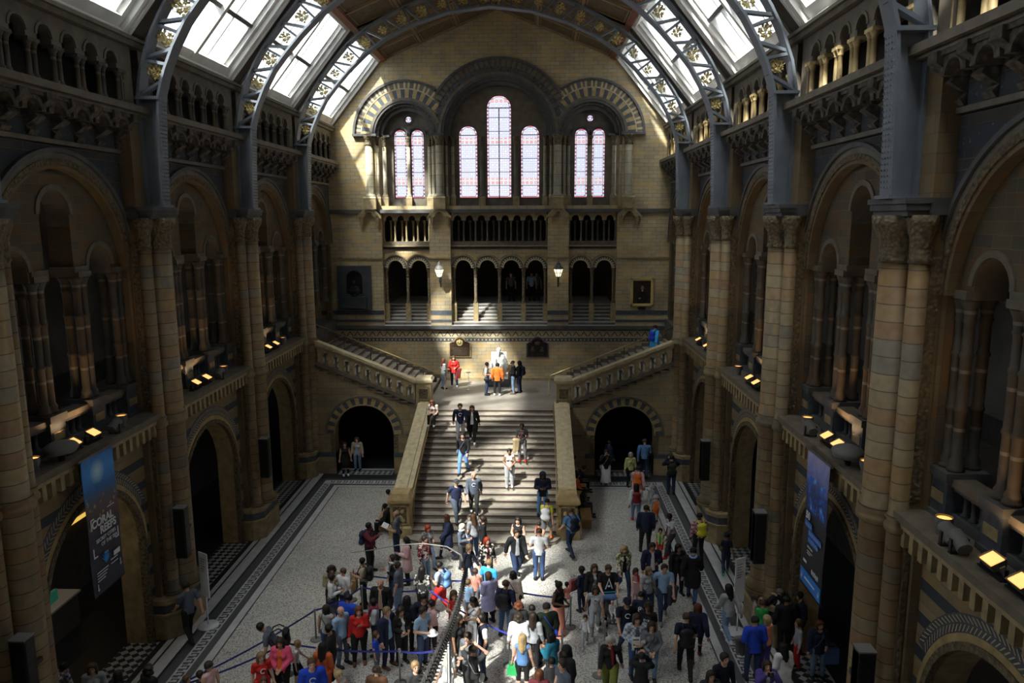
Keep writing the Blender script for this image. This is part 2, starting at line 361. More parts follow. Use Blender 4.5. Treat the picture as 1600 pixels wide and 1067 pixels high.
        if not callable(z1): s.quad([(u0,w0,z1),(u1,w0,z1),(u1,w1,z1),(u0,w1,z1)], m)
    def mesh(s, name, mats):
        me = bpy.data.meshes.new(name); me.from_pydata(s.v, [], s.f)
        for x in mats: me.materials.append(M[x] if isinstance(x, str) else x)
        me.polygons.foreach_set('material_index', s.m); me.polygons.foreach_set('use_smooth', s.sm); me.update()
        return me
def mk(name, b, mats, parent=None, loc=(0,0,0), rz=0):
    me = b.mesh(name, mats) if isinstance(b, B) else b
    o = bpy.data.objects.new(name, me); COL.objects.link(o); o.location = loc; o.rotation_euler = (0,0,rz)
    if parent: o.parent = parent
    return o
def struct(name, b, mats, parent=None):
    o = mk(name, b, mats, parent)
    if parent is None: o['kind'] = 'structure'
    return o
def empty(name, label, cat, loc=(0,0,0), rz=0, group=None):
    o = bpy.data.objects.new(name, None); COL.objects.link(o); o.location = loc; o.rotation_euler = (0,0,rz); o.empty_display_size = .2
    o['label'] = label; o['category'] = cat
    if group: o['group'] = group
    return o
def tag(o, label, cat, group=None):
    o['label'] = label; o['category'] = cat
    if group: o['group'] = group
    return o
def dup(root, loc=None, rz=None, label=None):
    def rec(o, par):
        c = o.copy(); COL.objects.link(c); c.parent = par
        for ch in o.children: rec(ch, c)
        return c
    r = rec(root, None)
    if loc is not None: r.location = loc
    if rz is not None: r.rotation_euler = (0,0,rz)
    if label: r['label'] = label
    return r
def SP(side): return lambda u, w, z: (side*w, u, z)
SN = {-1: 'left', 1: 'right'}
# ================================================================== SETTING
# ---- floor
b = B(); b.box(-13.6, 13.6, -6.6, 46, -.3, 0)
struct('floor', b, ['terrazzo'])
n_tr = [0]
def trim(b, mats): n_tr[0] += 1; return struct('trim_%d' % n_tr[0], b, mats)
def band(x0, x1, yf0, yf1, z, m):   # band following both sides and the foot of the stair wall
    bb = B()
    for s in (-1, 1):
        bb.quad([(s*x0,-6,z),(s*x1,-6,z),(s*x1,yf1,z),(s*x0,yf0,z)])
        bb.quad([(s*x0,yf0,z),(s*x1,yf1,z),(s*3.3,yf1,z),(s*3.3,yf0,z)])
    trim(bb, [m])
D = 40.55   # band at |x| continues at y = D-|x|... foot of stair wall
band(7.03, 7.07, 32.50, 32.54, .003, 'mosaic_black')
band(7.07, 7.30, 32.54, 32.75, .003, 'mosaic_white')
band(7.30, 7.52, 32.75, 32.95, .003, 'mosaic_grey')
band(7.52, 7.87, 32.95, 33.40, .003, 'mosaic_white')
band(7.87, 8.14, 33.40, 33.62, .003, 'mosaic_grey')
band(8.14, 8.22, 33.62, 33.70, .003, 'mosaic_black')
bb = B()
for s in (-1, 1):
    bb.quad([(s*8.22,-6,.003),(s*8.58,-6,.003),(s*8.58,34.3,.003),(s*8.22,34.3,.003)])
    bb.quad([(s*8.64,-6,.003),(s*8.80,-6,.003),(s*8.80,34.3,.003),(s*8.64,34.3,.003)])
trim(bb, ['mosaic_white'])
bb = B()
for s in (-1, 1):
    bb.quad([(s*8.58,-6,.003),(s*8.64,-6,.003),(s*8.64,34.3,.003),(s*8.58,34.3,.003)])
    bb.quad([(s*8.80,-6,.003),(s*13.4,-6,.003),(s*13.4,46,.003),(s*8.80,46,.003)])
    bb.quad([(s*3.3,33.7,.003),(s*8.22,33.7,.003),(s*8.22,41,.003),(s*3.3,41,.003)])
trim(bb, ['mosaic_black'])
# greek key
bb = B(); zk = .006
def kq(pts): bb.quad([(a, c, zk) for a, c in pts])
for s in (-1, 1):
    y = 5.0; t = .045; L = .30; x0, x1 = 7.57, 7.82
    while y < 32.9:
        kq([(s*x0,y),(s*(x0+t),y),(s*(x0+t),y+L*.5),(s*x0,y+L*.5)])
        kq([(s*x0,y+L*.5-t),(s*(x1-.03),y+L*.5-t),(s*(x1-.03),y+L*.5),(s*x0,y+L*.5)])
        kq([(s*(x1-.03-t),y+L*.22),(s*(x1-.03),y+L*.22),(s*(x1-.03),y+L*.5),(s*(x1-.03-t),y+L*.5)])
        kq([(s*(x0+.09),y+L*.5+.05),(s*(x1),y+L*.5+.05),(s*(x1),y+L*.5+.05+t),(s*(x0+.09),y+L*.5+.05+t)])
        kq([(s*x0,y+L-t),(s*(x1),y+L-t),(s*(x1),y+L),(s*x0,y+L)])
        y += L
    x = 3.5
    while x < 7.5:
        kq([(s*x,33.03),(s*(x+.2),33.03),(s*(x+.2),33.08),(s*x,33.08)]); kq([(s*x,33.08),(s*(x+.05),33.08),(s*(x+.05),33.32),(s*x,33.32)])
        kq([(s*(x+.12),33.15),(s*(x+.18),33.15),(s*(x+.18),33.34),(s*(x+.12),33.34)])
        x += .3
trim(bb, ['mosaic_black'])
# patterned mosaic between the piers
bb = B()
for s in (-1, 1):
    for k in range(2, 6): bb.quad([(s*8.98,PY[k]+1.2,.006),(s*9.9,PY[k]+1.2,.006),(s*9.9,PY[k+1]-1.2,.006),(s*8.98,PY[k+1]-1.2,.006)])
    bb.quad([(s*4.9,34.2,.006),(s*7.5,34.2,.006),(s*7.5,34.75,.006),(s*4.9,34.75,.006)])
trim(bb, ['checker'])
bb = B()
for s in (-1, 1): bb.quad([(s*4.9,34.9,.006),(s*7.5,34.9,.006),(s*7.5,35.05,.006),(s*4.9,35.05,.006)])
trim(bb, ['mosaic_white'])

# ---- side walls
def bays(full=True): return range(2, 7) if full else range(0, 7)
for s in (-1, 1):
    b = B(SP(s)); m_st, m_br, m_sp, m_tr, m_bf = 0, 1, 2, 3, 4
    for k in range(7):
        y0, y1 = PY[k], PY[k+1]; c = (y0+y1)/2
        if k == 6: b.cell(y0, y1, 0, 6.0, c, 1.2, 1.6, 0, 9.18, 9.9, 1)      # behind the stair wall
        else: b.cell(y0, y1, 0, 6.0, c, 2.1, 3.14, 0, 9.18, 9.9, 0, 22, mi=4)
        if k < 6:
            b.box(y0, y1, 9.1, 9.2, 5.92, 6.02, 3)
        # blind arcaded frieze
        b.box(y0, y1, 9.08, 9.9, 6.0, 6.62, 5)
        if 2 <= k < 6:
            nn = 16; pw = (y1-y0-1.6)/nn
            for j in range(nn+1):
                u = y0+.8+j*pw; b.box(u-.07, u+.07, 8.8, 9.1, 6.08, 6.5, 4)
            b.box(y0+.75, y1-.75, 8.76, 9.1, 6.44, 6.6, 4)
        # upper wall with the big arch
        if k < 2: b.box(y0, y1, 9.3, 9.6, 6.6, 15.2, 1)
        else:
            b.cell(y0, y1, 6.6, 11.1, c, 2.25, 30, 6.6, 8.95, 9.25, 1) if False else None
            # jambs below the springing
            b.box(y0, c-2.68, 9.28, 9.5, 6.6, 10.8, 1); b.box(c+2.68, y1, 9.28, 9.5, 6.6, 10.8, 1)
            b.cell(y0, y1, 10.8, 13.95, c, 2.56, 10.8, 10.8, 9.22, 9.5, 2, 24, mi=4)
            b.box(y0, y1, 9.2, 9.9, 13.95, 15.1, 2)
        b.box(y0, y1, 9.12, 9.3, 13.9, 14.0, 3)
    b.quad([(-6.2,8.9,15.1),(41.4,8.9,15.1),(41.4,10.4,15.1),(-6.2,10.4,15.1)], 3)
    b.box(-6.2, 41.4, 10.2, 10.4, 15.1, 17.4, 6)
    b.box(-6.2, 41.4, 8.97, 10.4, 17.3, 17.4, 6); b.box(41.0, 41.4, 9.2, 10.4, 14.9, 17.4, 6)
    # plain gallery parapet where the camera never looks
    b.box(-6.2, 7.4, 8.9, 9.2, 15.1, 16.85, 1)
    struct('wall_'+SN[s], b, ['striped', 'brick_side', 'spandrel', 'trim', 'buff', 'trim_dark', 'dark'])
    # aisle behind the arcade: outer wall with lancet windows, floors, vault
    b = B(SP(s))
    for k in range(7):
        y0, y1 = PY[k], PY[k+1]; c = (y0+y1)/2
        b.box(y0, y1, 13.2, 13.5, -.2, 7.3, 1)
        if k >= 2 and s < 0: b.cell(y0, y1, 7.3, 14.6, c, .28, 9.7, 8.1, 13.2, 13.5, 0)
        else: b.box(y0, y1, 13.2, 13.5, 7.3, 14.6, 0)
    b.box(41.3, 47.2, 13.2, 13.6, -.2, 14.7, 1); b.box(46.9, 47.2, 9.2, 13.6, -.2, 14.7, 1)
    struct('wall_aisle_'+SN[s], b, ['aisle', 'dark'])
    b = B(SP(s)); b.box(-6.2, 44.5, 9.4, 13.5, 6.3, 6.6); struct('floor_gallery_'+SN[s], b, ['trim'])
    b = B(SP(s)); b.box(-6.2, 44.5, 9.4, 13.5, 14.5, 14.7); struct('ceiling_aisle_'+SN[s], b, ['aisle'])
    # ledges
    b = B(SP(s))
    for k in range(6): b.box(PY[k]+.6, PY[k+1]-.6, 8.66, 9.9, 6.62, 6.75); b.box(PY[k]+.6, PY[k+1]-.6, 8.73, 9.1, 6.54, 6.62)
    trim(b, ['trim'])
    b = B(SP(s)); b.box(-6.2, YE, 8.55, 9.2, 14.98, 15.14); b.box(-6.2, YE, 8.68, 9.2, 14.9, 14.98); trim(b, ['trim'])
    b = B(SP(s)); b.box(-6.2, YE, 8.78, 9.25, 16.72, 16.92); b.box(-6.2, YE, 8.7, 9.3, 16.86, 16.95); trim(b, ['trim'])
b = B(); b.box(-13.5, 13.5, -6.6, -6.2, -.3, 23); struct('wall_front', b, ['brick_side'])
b = B()
for s in (-1,1): b.box(s*9.3 if s>0 else -13.5, 13.5 if s>0 else -9.3, 44.3, 44.6, -.2, 15)
struct('wall_aisle_end', b, ['dark'])

# windows in the left aisle
nw = 0
for k in range(2, 7):
    c = (PY[k]+PY[k+1])/2; nw += 1
    b = B(SP(-1)); b.box(c-.28, c+.28, 13.34, 13.36, 8.1, 10.0); b.box(c-.02, c+.02, 13.3, 13.34, 8.1, 9.95, 1); b.box(c-.28, c+.28, 13.3, 13.34, 9.0, 9.04, 1)
    struct('window_%d' % nw, b, ['glass', 'black'])

# ---- roof: ceiling slopes with coffers, skylight frames
def slopeP(s):
    # u along hall, q up the slope (0..4.65 m), d outward
    ax, az = 8.97, 16.85; dx, dz = -.6352, .7724
    return lambda u, q, d: (s*(ax+dx*q+dz*d), u, az+dz*q-dx*d)
def ceilP(s):
    ax, az = 6.05, 20.40; L = sqrt(6.05**2+2.45**2); dx, dz = -6.05/L, 2.45/L
    return lambda u, q, d: (s*(ax+dx*q+dz*d), u, az+dz*q-dx*d)
LS = sqrt(2.92**2+3.55**2); LC = sqrt(6.05**2+2.45**2)
for s in (-1, 1):
    b = B(ceilP(s)); b.box(-6.2, YE+.9, 0, LC+.05, .02, .15, 0)
    for k in range(0 if False else 1, 7):
        y0, y1 = PY[k], min(PY[k+1], YE)
        if k < 2: continue
        for j in range(4): q = .12+(LC-.3)*j/3; b.box(y0, y1, q-.07, q+.07, -.05, .02, 1)
        for j in range(4): u = y0+(y1-y0)*j/3; b.box(u-.07, u+.07, 0, LC, -.08, .02, 1)
        for j in range(3):
            for i in range(3):
                u0 = y0+(y1-y0)*j/3+.13; u1 = y0+(y1-y0)*(j+1)/3-.13; q0 = .12+(LC-.3)*i/3+.13; q1 = .12+(LC-.3)*(i+1)/3-.13
                b.box(u0, u1, q0, q0+.05, -.02, .02, 1); b.box(u0, u1, q1-.05, q1, -.02, .02, 1); b.box(u0, u0+.05, q0, q1, -.02, .02, 1); b.box(u1-.05, u1, q0, q1, -.02, .02, 1)
    b.box(-6.2, YE, -.1, .16, -.14, .3, 2)
    struct('ceiling_'+SN[s], b, ['wood', 'wood_l', 'redwood'])
    for k in range(7):
        y0, y1 = PY[k], min(PY[k+1], YE); a, c = y0+.5, y1-(.5 if k < 6 else .12); nw += 1
        b = B(slopeP(s)); q0, q1 = .12, LS-.1
        # white splayed frame in two steps
        b.box(a, c, q0-.12, q0+.12, -.02, .5); b.box(a, c, q0+.12, q0+.42, .14, .5); b.box(a, c, q1-.2, q1+.1, 0, .5)
        b.box(a, a+.16, q0, q1, 0, .5); b.box(c-.16, c, q0, q1, 0, .5)
        b.box(a+.16, a+.34, q0, q1, .16, .5); b.box(c-.34, c-.16, q0, q1, .16, .5)
        b.box(a+.34, a+.44, q0, q1, .3, .5); b.box(c-.44, c-.34, q0, q1, .3, .5)
        wd = (c-a-.88)/4
        for j in range(1, 4):
            hw = .09 if j == 2 else .035
            b.box(a+.44+wd*j-hw, a+.44+wd*j+hw, q0+.2, q1-.2, .08 if j == 2 else .34, .5)
        qm = (q0+q1)/2-.15; b.box(a+.44, c-.44, qm-.07, qm+.07, .22, .5, 2)
        g = struct('window_%d' % nw, b, ['white', 'glass', 'lamp_grey'])
        b = B(slopeP(s)); b.box(a+.1, c-.1, q0, q1, .46, .475, 0); mk('glass_pane', b, ['glass'], g)
    # rafters
    b = B(slopeP(s))
    for k in range(1, 7):
        y = PY[k]; b.box(y-.5, y+.5, -.15, LS+.12, .02, .5, 0); b.box(y-.5, y-.38, -.1, LS, -.06, .02, 1); b.box(y+.38, y+.5, -.1, LS, -.06, .02, 1)
    b.box(-6.3, -5.7, -.15, LS+.12, 0, .5, 0)
    b.box(YE-.12, YE+.6, -.15, LS+.12, .02, .5, 0)
    trim(b, ['rafter', 'white'])

# ---- end wall
b = B(); mb, mbl, mcr, mtr, mgr, mdk = 0, 1, 2, 3, 4, 5
b.box(-9.9, 9.9, YE, YE+.8, 0, 6.1, mb)
T = YE+.8
for x0, x1 in ((-13.3,-6.4), (-3.8,-2.65), (2.65,3.8), (6.4,13.3)):
    b.box(x0, x1, YE, T, 6.25, 12.45, mb)
# arcade plates (two bays of two, one of four) and baluster gallery above
REC = YE+.28
ARCH = [(-6.4,-3.8,2), (-2.65,2.65,4), (3.8,6.4,2)]
for x0, x1, n in ARCH:
    wv = (x1-x0)/n; r = .42 if n == 2 else .43
    for j in range(n):
        cu = x0+wv*(j+.5); b.cell(x0+wv*j, x0+wv*(j+1), 9.42, 10.62, cu, r, 9.42, 9.42, REC, T-.1, mb, 12, mi=mgr)
        b.arch(cu, 9.42, r, r+.07, REC-.05, REC+.05, (2,), 16); b.arch(cu, 9.42, r+.07, r+.16, REC-.03, REC+.03, (2, 5), 26)
        b.arch(cu, 9.42, r+.16, min(r+.22, wv/2), REC-.02, REC+.02, (1,), 16); b.arch(cu, 9.42, r+.3, r+.37, REC-.08, REC+.02, (4,), 18, sel=lambda u, z, a=x0+wv*j, c=x0+wv*(j+1): a <= u <= c)
    ng = 4 if n == 2 else 8; wg = (x1-x0-.1)/ng
    for j in range(ng):
        cu = x0+.05+wg*(j+.5); b.cell(x0+.05+wg*j, x0+.05+wg*(j+1), 12.0, 12.42, cu, .2, 12.08, 12.0, REC, REC+.25, mb, 10, mi=mcr)
    b.box(x0, x1, REC-.02, T+.4, 10.62, 10.82, mtr); b.box(x0, x1, REC-.18, REC+.3, 10.60, 10.66, mgr)
    b.box(x0, x1, REC-.03, REC, 10.45, 10.58, mbl)
b.box(-9.9, 9.9, YE-.14, YE+.5, 12.42, 12.6, mdk)      # dark string course
b.box(-9.9, -6.4, YE-.06, YE, 9.94, 10.04, mgr); b.box(6.4, 9.9, YE-.06, YE, 9.94, 10.04, mgr)
b.box(-3.82, -2.63, YE-.06, YE, 9.94, 10.04, mgr); b.box(2.63, 3.82, YE-.06, YE, 9.94, 10.04, mgr)
for x0, x1 in ((-9.9,-6.4), (-3.8,-2.65), (2.65,3.8), (6.4,9.9)):
    b.box(x0, x1, YE-.012, YE, 6.85, 7.1, mbl); b.box(x0, x1, YE-.012, YE, 6.45, 6.58, mbl)
# window zone
ZS = 16.5
b.cell(-9.9, -3.12, 12.6, roof, -4.93, 1.65, ZS, 12.8, YE, YE+.35, mb, 20, mi=mtr)
b.cell(-3.12, 3.12, 12.6, roof, 0, 2.93, ZS, 12.8, YE, YE+.35, mb, 28, mi=mtr)
b.cell(3.12, 9.9, 12.6, roof, 4.93, 1.65, ZS, 12.8, YE, YE+.35, mb, 20, mi=mtr)
struct('wall_back', b, ['brick', 'blue', 'cream', 'trim', 'buff', 'trim_dark'])
# recessed tympana with the lancet openings
b = B(); W0, W1 = YE+.75, YE+1.15
for sx in (-1, 1):
    c = sx*4.93
    b.cell(c-1.75, c, 12.8, 16.95, c-.47, .37, 16.55, 13.2, W0, W1, 0, 14)
    b.cell(c, c+1.75, 12.8, 16.95, c+.47, .37, 16.55, 13.2, W0, W1, 0, 14)
    b.cell(c-.6, c+.6, 17.42, 18.4, c, .2, 17.42, 17.42, W0, W1, 0, 12)
    b.P = lambda u, w, z: (u, w, 34.84-z)
    b.cell(c-.6, c+.6, 17.42, 17.89, c, .2, 17.42, 17.42, W0, W1, 0, 12)
    b.P = lambda u, w, z: (u, w, z)
    b.arch(c, 17.42, .2, .3, W0-.06, W0, (1,), 18, pi, 2*pi)
    # lower half of the oculus surround
    b.box(c-1.9, c-.6, W0, W1, 16.95, 18.4, 0); b.box(c+.6, c+1.9, W0, W1, 16.95, 18.4, 0)
    for d in (-.47, .47): b.arch(c+d, 16.55, .41, .52, W0-.1, W0, (1,), 16)
    b.arch(c, 17.42, .2, .3, W0-.06, W0, (1,), 18)
    b.box(c-1.9, c+1.9, YE+.35, W0, 12.6, 12.8, 1)
    b.arch(c, ZS, 1.3, 1.66, YE+.3, W0, (1,), 24); b.arch(c, ZS, 1.5, 1.64, YE+.1, YE+.3, (2,), 30)
    b.cell(sx*1.69-.8, sx*1.69+.8, 12.8, 19.6, sx*1.69, .52, 16.58, 13.2, W0, W1, 0, 14)
    b.box(sx*2.49 if sx>0 else -3.3, 3.3 if sx>0 else -2.49, W0, W1, 12.8, 19.6, 0)
b.cell(-.89, .89, 12.8, 19.6, 0, .68, 18.0, 13.2, W0, W1, 0, 16)
b.box(-3.1, 3.1, YE+.35, W0, 12.6, 12.8, 1); b.arch(0, ZS, 2.6, 2.94, YE+.3, W0, (1,), 32); b.arch(0, ZS, 2.78, 2.93, YE+.1, YE+.3, (1,), 32)
trim(b, ['trim', 'trim_dark', 'carved_dark'])
# archivolts of the three big arches
b = B()
side_ok = lambda u, z: abs(u) > 3.12+.1*(z-ZS); mid_ok = lambda u, z: abs(u) < 3.12+.1*(z-ZS)
for c in (-4.93, 4.93):
    b.arch(c, ZS, 1.65, 1.78, YE-.06, YE+.1, (3,), 30, sel=side_ok); b.arch(c, ZS, 1.78, 1.93, YE-.1, YE, (4,), 30, sel=side_ok)
    b.arch(c, ZS, 1.93, 2.36, YE-.03, YE, (1, 2), 32, sel=side_ok); b.arch(c, ZS, 2.36, 2.42, YE-.05, YE, (0,), 30, sel=side_ok)
    b.arch(c, ZS, 2.42, 2.72, YE-.06, YE, (0, 4, 0, 4, 4), 75, sel=side_ok); b.arch(c, ZS, 2.72, 2.84, YE-.16, YE, (3,), 36, sel=side_ok)
b.arch(0, ZS, 2.93, 3.05, YE-.06, YE+.1, (3,), 40, sel=mid_ok); b.arch(0, ZS, 3.05, 3.2, YE-.1, YE, (4,), 40, sel=mid_ok)
b.arch(0, ZS, 3.2, 3.5, YE-.03, YE, (1, 5), 44, sel=mid_ok); b.arch(0, ZS, 3.5, 3.82, YE-.06, YE, (4, 5, 4), 120, sel=mid_ok); b.arch(0, ZS, 3.82, 3.95, YE-.16, YE, (3,), 44, sel=mid_ok)
trim(b, ['cream', 'blue', 'ochre', 'trim_dark', 'trim', 'carved_dark'])
# impost string, sill blocks, gablets
b = B()
for s in (-1, 1):
    P = (lambda s: (lambda a, c: (min(s*a, s*c), max(s*a, s*c))))(s)
    for a, c in ((7.78,6.5), (3.5,2.9)):
        x0, x1 = P(a, c); b.box(x0, x1, YE-.22, YE+.1, 16.46, 16.58, 0)
    x0, x1 = P(6.5, 5.9); b.box(x0, x1, YE+.3, YE+.8, 16.46, 16.56, 0)
    x0, x1 = P(3.96, 3.5); b.box(x0, x1, YE+.3, YE+.8, 16.46, 16.56, 0)
    for gx in (7.0, 3.2):
        g = s*gx; y0 = YE-.32
        for a, c in ((-1, 1), (1, -1)):
            b.quad([(g, y0, 12.95), (g+a*.64, y0, 12.25), (g+a*.64, y0, 12.1), (g, y0, 12.78)], 1); b.quad([(g, y0, 12.95), (g+a*.64, y0, 12.25), (g+a*.64, YE, 12.25), (g, YE, 12.95)], 1)
        b.arch(g, 12.18, .28, .40, y0, YE, (1,), 14); b.quad([(g-.5,y0+.02,12.25),(g-.28,y0+.02,12.2),(g,y0+.02,12.55),(g+.28,y0+.02,12.2),(g+.5,y0+.02,12.25),(g,y0+.02,12.85)], 1)
        for q in (-.42, .42): b.frust((g+q, YE-.14), 11.75, 12.2, .05, .06, .12, .16, 1)
        b.tube([(g, y0+.08, 12.92), (g, y0+.08, 13.15)], .035, 6, 1); b.ell((g, y0+.08, 13.2), (.09,.06,.08), 8, 1)
trim(b, ['trim_dark', 'buff'])
# bands: zigzag frieze under the ledge, dotted blue band
b = B(); b.box(-9.9, 9.9, YE-.22, YE+.3, 6.08, 6.26, 0); b.box(-9.9, 9.9, YE-.12, YE, 6.0, 6.08, 0)
b.box(-9.9, 9.9, YE-.012, YE, 5.60, 5.98, 1)
x = -9.4
while x < 9.4:
    b.quad([(x,YE-.02,5.66),(x+.07,YE-.02,5.66),(x+.21,YE-.02,5.86),(x+.35,YE-.02,5.66),(x+.42,YE-.02,5.66),(x+.21,YE-.02,5.94)], 2); x += .42
b.box(-9.9, 9.9, YE-.012, YE, 5.36, 5.56, 2)
x = -9.4
while x < 9.4: b.box(x, x+.08, YE-.02, YE-.005, 5.42, 5.5, 1); x += .21
trim(b, ['trim_dark', 'cream', 'blue'])

# stained windows (glass with an edge-distance attribute)
def lancet(cx, hw, zs, zb, y):
    NX, NZ = 12, 60; vs_ = []; fs = []; ed = []; zt = zs+hw
    for j in range(NZ+1):
        z = zb+(zt-zb)*j/NZ; h = hw if z <= zs else sqrt(max(0, hw*hw-(z-zs)**2))
        for i in range(NX+1):
            x = -h+2*h*i/NX; vs_.append((cx+x, y, z))
            e = min(hw-abs(x), z-zb) if z <= zs else hw-sqrt(x*x+(z-zs)**2)
            ed.append(max(0, e))
    for j in range(NZ):
        for i in range(NX): a = j*(NX+1)+i; fs.append((a, a+1, a+NX+2, a+NX+1))
    me = bpy.data.meshes.new('stained_glass'); me.from_pydata(vs_, [], fs); me.materials.append(M['stained'])
    at = me.attributes.new('edge', 'FLOAT', 'POINT'); at.data.foreach_set('value', ed); return me
LAN = []
for s in (-1, 1): LAN += [(s*4.93-.47,.37,16.55,13.2), (s*4.93+.47,.37,16.55,13.2), (s*1.69,.52,16.58,13.2)]
LAN.append((0,.68,18.0,13.2))
for cx, hw, zs, zb in LAN:
    nw += 1; b = B(); y = YE+.95
    b.arch(cx, zs, hw-.035, hw+.01, y-.06, y+.06, (0,), 18); b.box(cx-hw-.01, cx-hw+.03, y-.06, y+.06, zb, zs); b.box(cx+hw-.03, cx+hw+.01, y-.06, y+.06, zb, zs); b.box(cx-hw, cx+hw, y-.06, y+.06, zb, zb+.04)
    for z in np.arange(zb+.7, zs+.1, .72): b.box(cx-hw, cx+hw, y-.03, y+.03, z-.012, z+.012)
    b.box(cx-hw, cx+hw, y-.03, y+.03, zs-.02, zs+.02)
    if hw > .6: b.box(cx-.022, cx+.022, y-.04, y+.04, zb, zs)
    g = struct('window_%d' % nw, b, ['black']); mk('stained_glass', lancet(cx, hw, zs, zb, y), None, g)
for s in (-1, 1):
    nw += 1; b = B(); y = YE+.95; b.arch(s*4.93, 17.42, .16, .21, y-.05, y+.05, (0,), 20, 0, 2*pi); g = struct('window_%d' % nw, b, ['black'])
    n = 24; vs_ = [(s*4.93, y, 17.42)]+[(s*4.93+.2*cos(2*pi*k/n), y, 17.42+.2*sin(2*pi*k/n)) for k in range(n)]
    me = bpy.data.meshes.new('stained_glass'); me.from_pydata(vs_, [], [(0, 1+k, 1+(k+1) % n) for k in range(n)]); me.materials.append(M['stained'])
    at = me.attributes.new('edge', 'FLOAT', 'POINT'); at.data.foreach_set('value', [.2]+[0]*n); mk('stained_glass', me, None, g)
# room behind the end wall: corridor at arcade level with steps
b = B()
b.box(-13.3, 13.3, 46.8, 47, 0, 12.8, 0); b.box(-13.3, 13.3, YE+.8, 47, 12.44, 12.6, 0); b.box(-13.3, 13.3, YE+.8, 47, 10.6, 10.8, 1)
b.box(-13.3, 13.3, YE+1.9, YE+2.1, 10.8, 12.44, 0)
b.box(-13.5, -13.3, YE+.8, 47, 0, 12.6, 0); b.box(13.3, 13.5, YE+.8, 47, 0, 12.6, 0)
struct('wall_back_corridor', b, ['dark', 'trim'])
b = B()
for x0, x1, n in ARCH:
    for j in range(7):
        b.box(x0, x1, YE-.08+.27*j if j else YE-.1, 46.8, 6.26+(0 if j == 0 else .168*(j-1)+.0), 6.26+.168*j+.02, j % 2) if j else b.box(x0, x1, YE-.1, 46.8, 6.2, 6.27, 0)
    for j in range(1, 7): b.quad([(x0, YE-.083+.27*j, 6.26+.168*(j-1)+.02), (x1, YE-.083+.27*j, 6.26+.168*(j-1)+.02), (x1, YE-.083+.27*j, 6.26+.168*j-.03), (x0, YE-.083+.27*j, 6.26+.168*j-.03)], 2)
struct('stairs_upper', b, ['mosaic_white', 'mosaic_white', 'trim'])
# ================================================================== THINGS THAT REPEAT ALONG THE HALL
ORD = ['nearest to the viewer', 'second from the viewer', 'third from the viewer', 'fourth from the viewer', 'last before the end wall', 'at the end wall']
# ---- stone piers with clustered shafts
def make_pier(s):
    root = empty('stone_pier', '', 'pillar', (0,0,0), 0)
    P = SP(s)
    b = B(P); b.box(-.76, .76, 8.86, 9.7, 0, 6.62, 0); b.box(-.88, .88, 9.0, 9.7, 0, 6.62, 0); b.box(-.64, .64, 8.84, 9.5, 6.62, 12.3, 0); b.box(-.72, .72, 8.86, 9.5, 12.3, 15.0, 0)
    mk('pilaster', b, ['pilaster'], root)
    b = B(P)
    for q in (-1, 1): b.box(.76 if q>0 else -.80, .80 if q>0 else -.76, 8.88, 8.98, 1.3, 6.3, 0); b.box(.64 if q>0 else -.67, .67 if q>0 else -.64, 8.92, 9.14, 6.9, 11.5, 0)
    mk('ornament_strip', b, ['carved'], root)
    PL = lambda u, w, z: (s*w, u, z)
    def lathe(cw, cu, prof, mat, name, n=18):
        b = B(lambda x, y, z: (s*x, y, z)); b.lathe((cw, cu), prof, n); return mk(name, b, [mat], root)
    pr = [(.48,1.22),(.5,1.3),(.42,1.36),(.47,1.42),(.36,1.5),(.345,6.28),(.42,6.34),(.43,6.44),(.37,6.5),(.42,6.58),(.34,6.66),(.335,11.35)]
    lathe(8.72, 0, pr, 'shaft', 'main_shaft', 20)
    for q in (-.58, .58):
        lathe(8.80, q, [(.25,1.22),(.26,1.3),(.19,1.42),(.18,6.28),(.235,6.34),(.24,6.44),(.19,6.5),(.23,6.58),(.175,6.66),(.17,11.35)], 'shaft', 'slender_shaft', 12)
    lathe(8.72, 0, [(.34,11.33),(.38,11.36),(.37,11.42),(.35,11.46),(.37,11.75),(.5,12.0),(.52,12.2)], 'carved', 'capital', 16)
    for q in (-.58, .58): lathe(8.80, q, [(.17,11.33),(.21,11.38),(.18,11.44),(.2,11.8),(.28,12.05),(.28,12.2)], 'carved', 'capital', 10)
    b = B(P); b.box(-.72, .72, 8.42, 9.3, 12.28, 12.4, 0); b.box(-.68, .68, 8.47, 9.3, 12.18, 12.28, 0); b.box(-.75, .75, 8.38, 9.3, 12.4, 12.5, 0); b.box(-.8,.8,8.84,9.3,12.2,12.42,0)
    mk('abacus', b, ['trim_dark'], root)
    b = B(P)
    for (u, w0, z0, z1, m) in ((1.12,8.42,0,.75,1),(1.16,8.38,.75,.8,2),(1.1,8.46,.8,1.08,0),(1.13,8.42,1.08,1.22,1)):
        i = b.a([(-u,9.9,z0),(-u,w0+.35,z0),(-u+.35,w0,z0),(u-.35,w0,z0),(u,w0+.35,z0),(u,9.9,z0),(-u,9.9,z1),(-u,w0+.35,z1),(-u+.35,w0,z1),(u-.35,w0,z1),(u,w0+.35,z1),(u,9.9,z1)])
        for k in range(5): b.face((i+k, i+k+1, i+k+7, i+k+6), m)
        b.face([i+6+k for k in range(6)], m)
    mk('plinth', b, ['blue', 'buff', 'ochre'], root)
    return root
for s in (-1, 1):
    p0 = make_pier(s)
    for i, k in enumerate((3, 4, 5, 6, 2)):
        r = p0 if i == 0 else dup(p0, (0, PY[k], 0)); r.location = (0, PY[k], 0)
        nm = {3: 'carrying the first full iron rib', 4: 'with the second iron rib above', 5: 'with the third iron rib above', 6: 'next to the staircase wall', 2: 'closest, beside the camera position'}[k]
        r['label'] = 'clustered buff stone pier on the %s side, %s' % (SN[s], nm)
        r['group'] = 'clustered stone piers on the %s side' % SN[s]
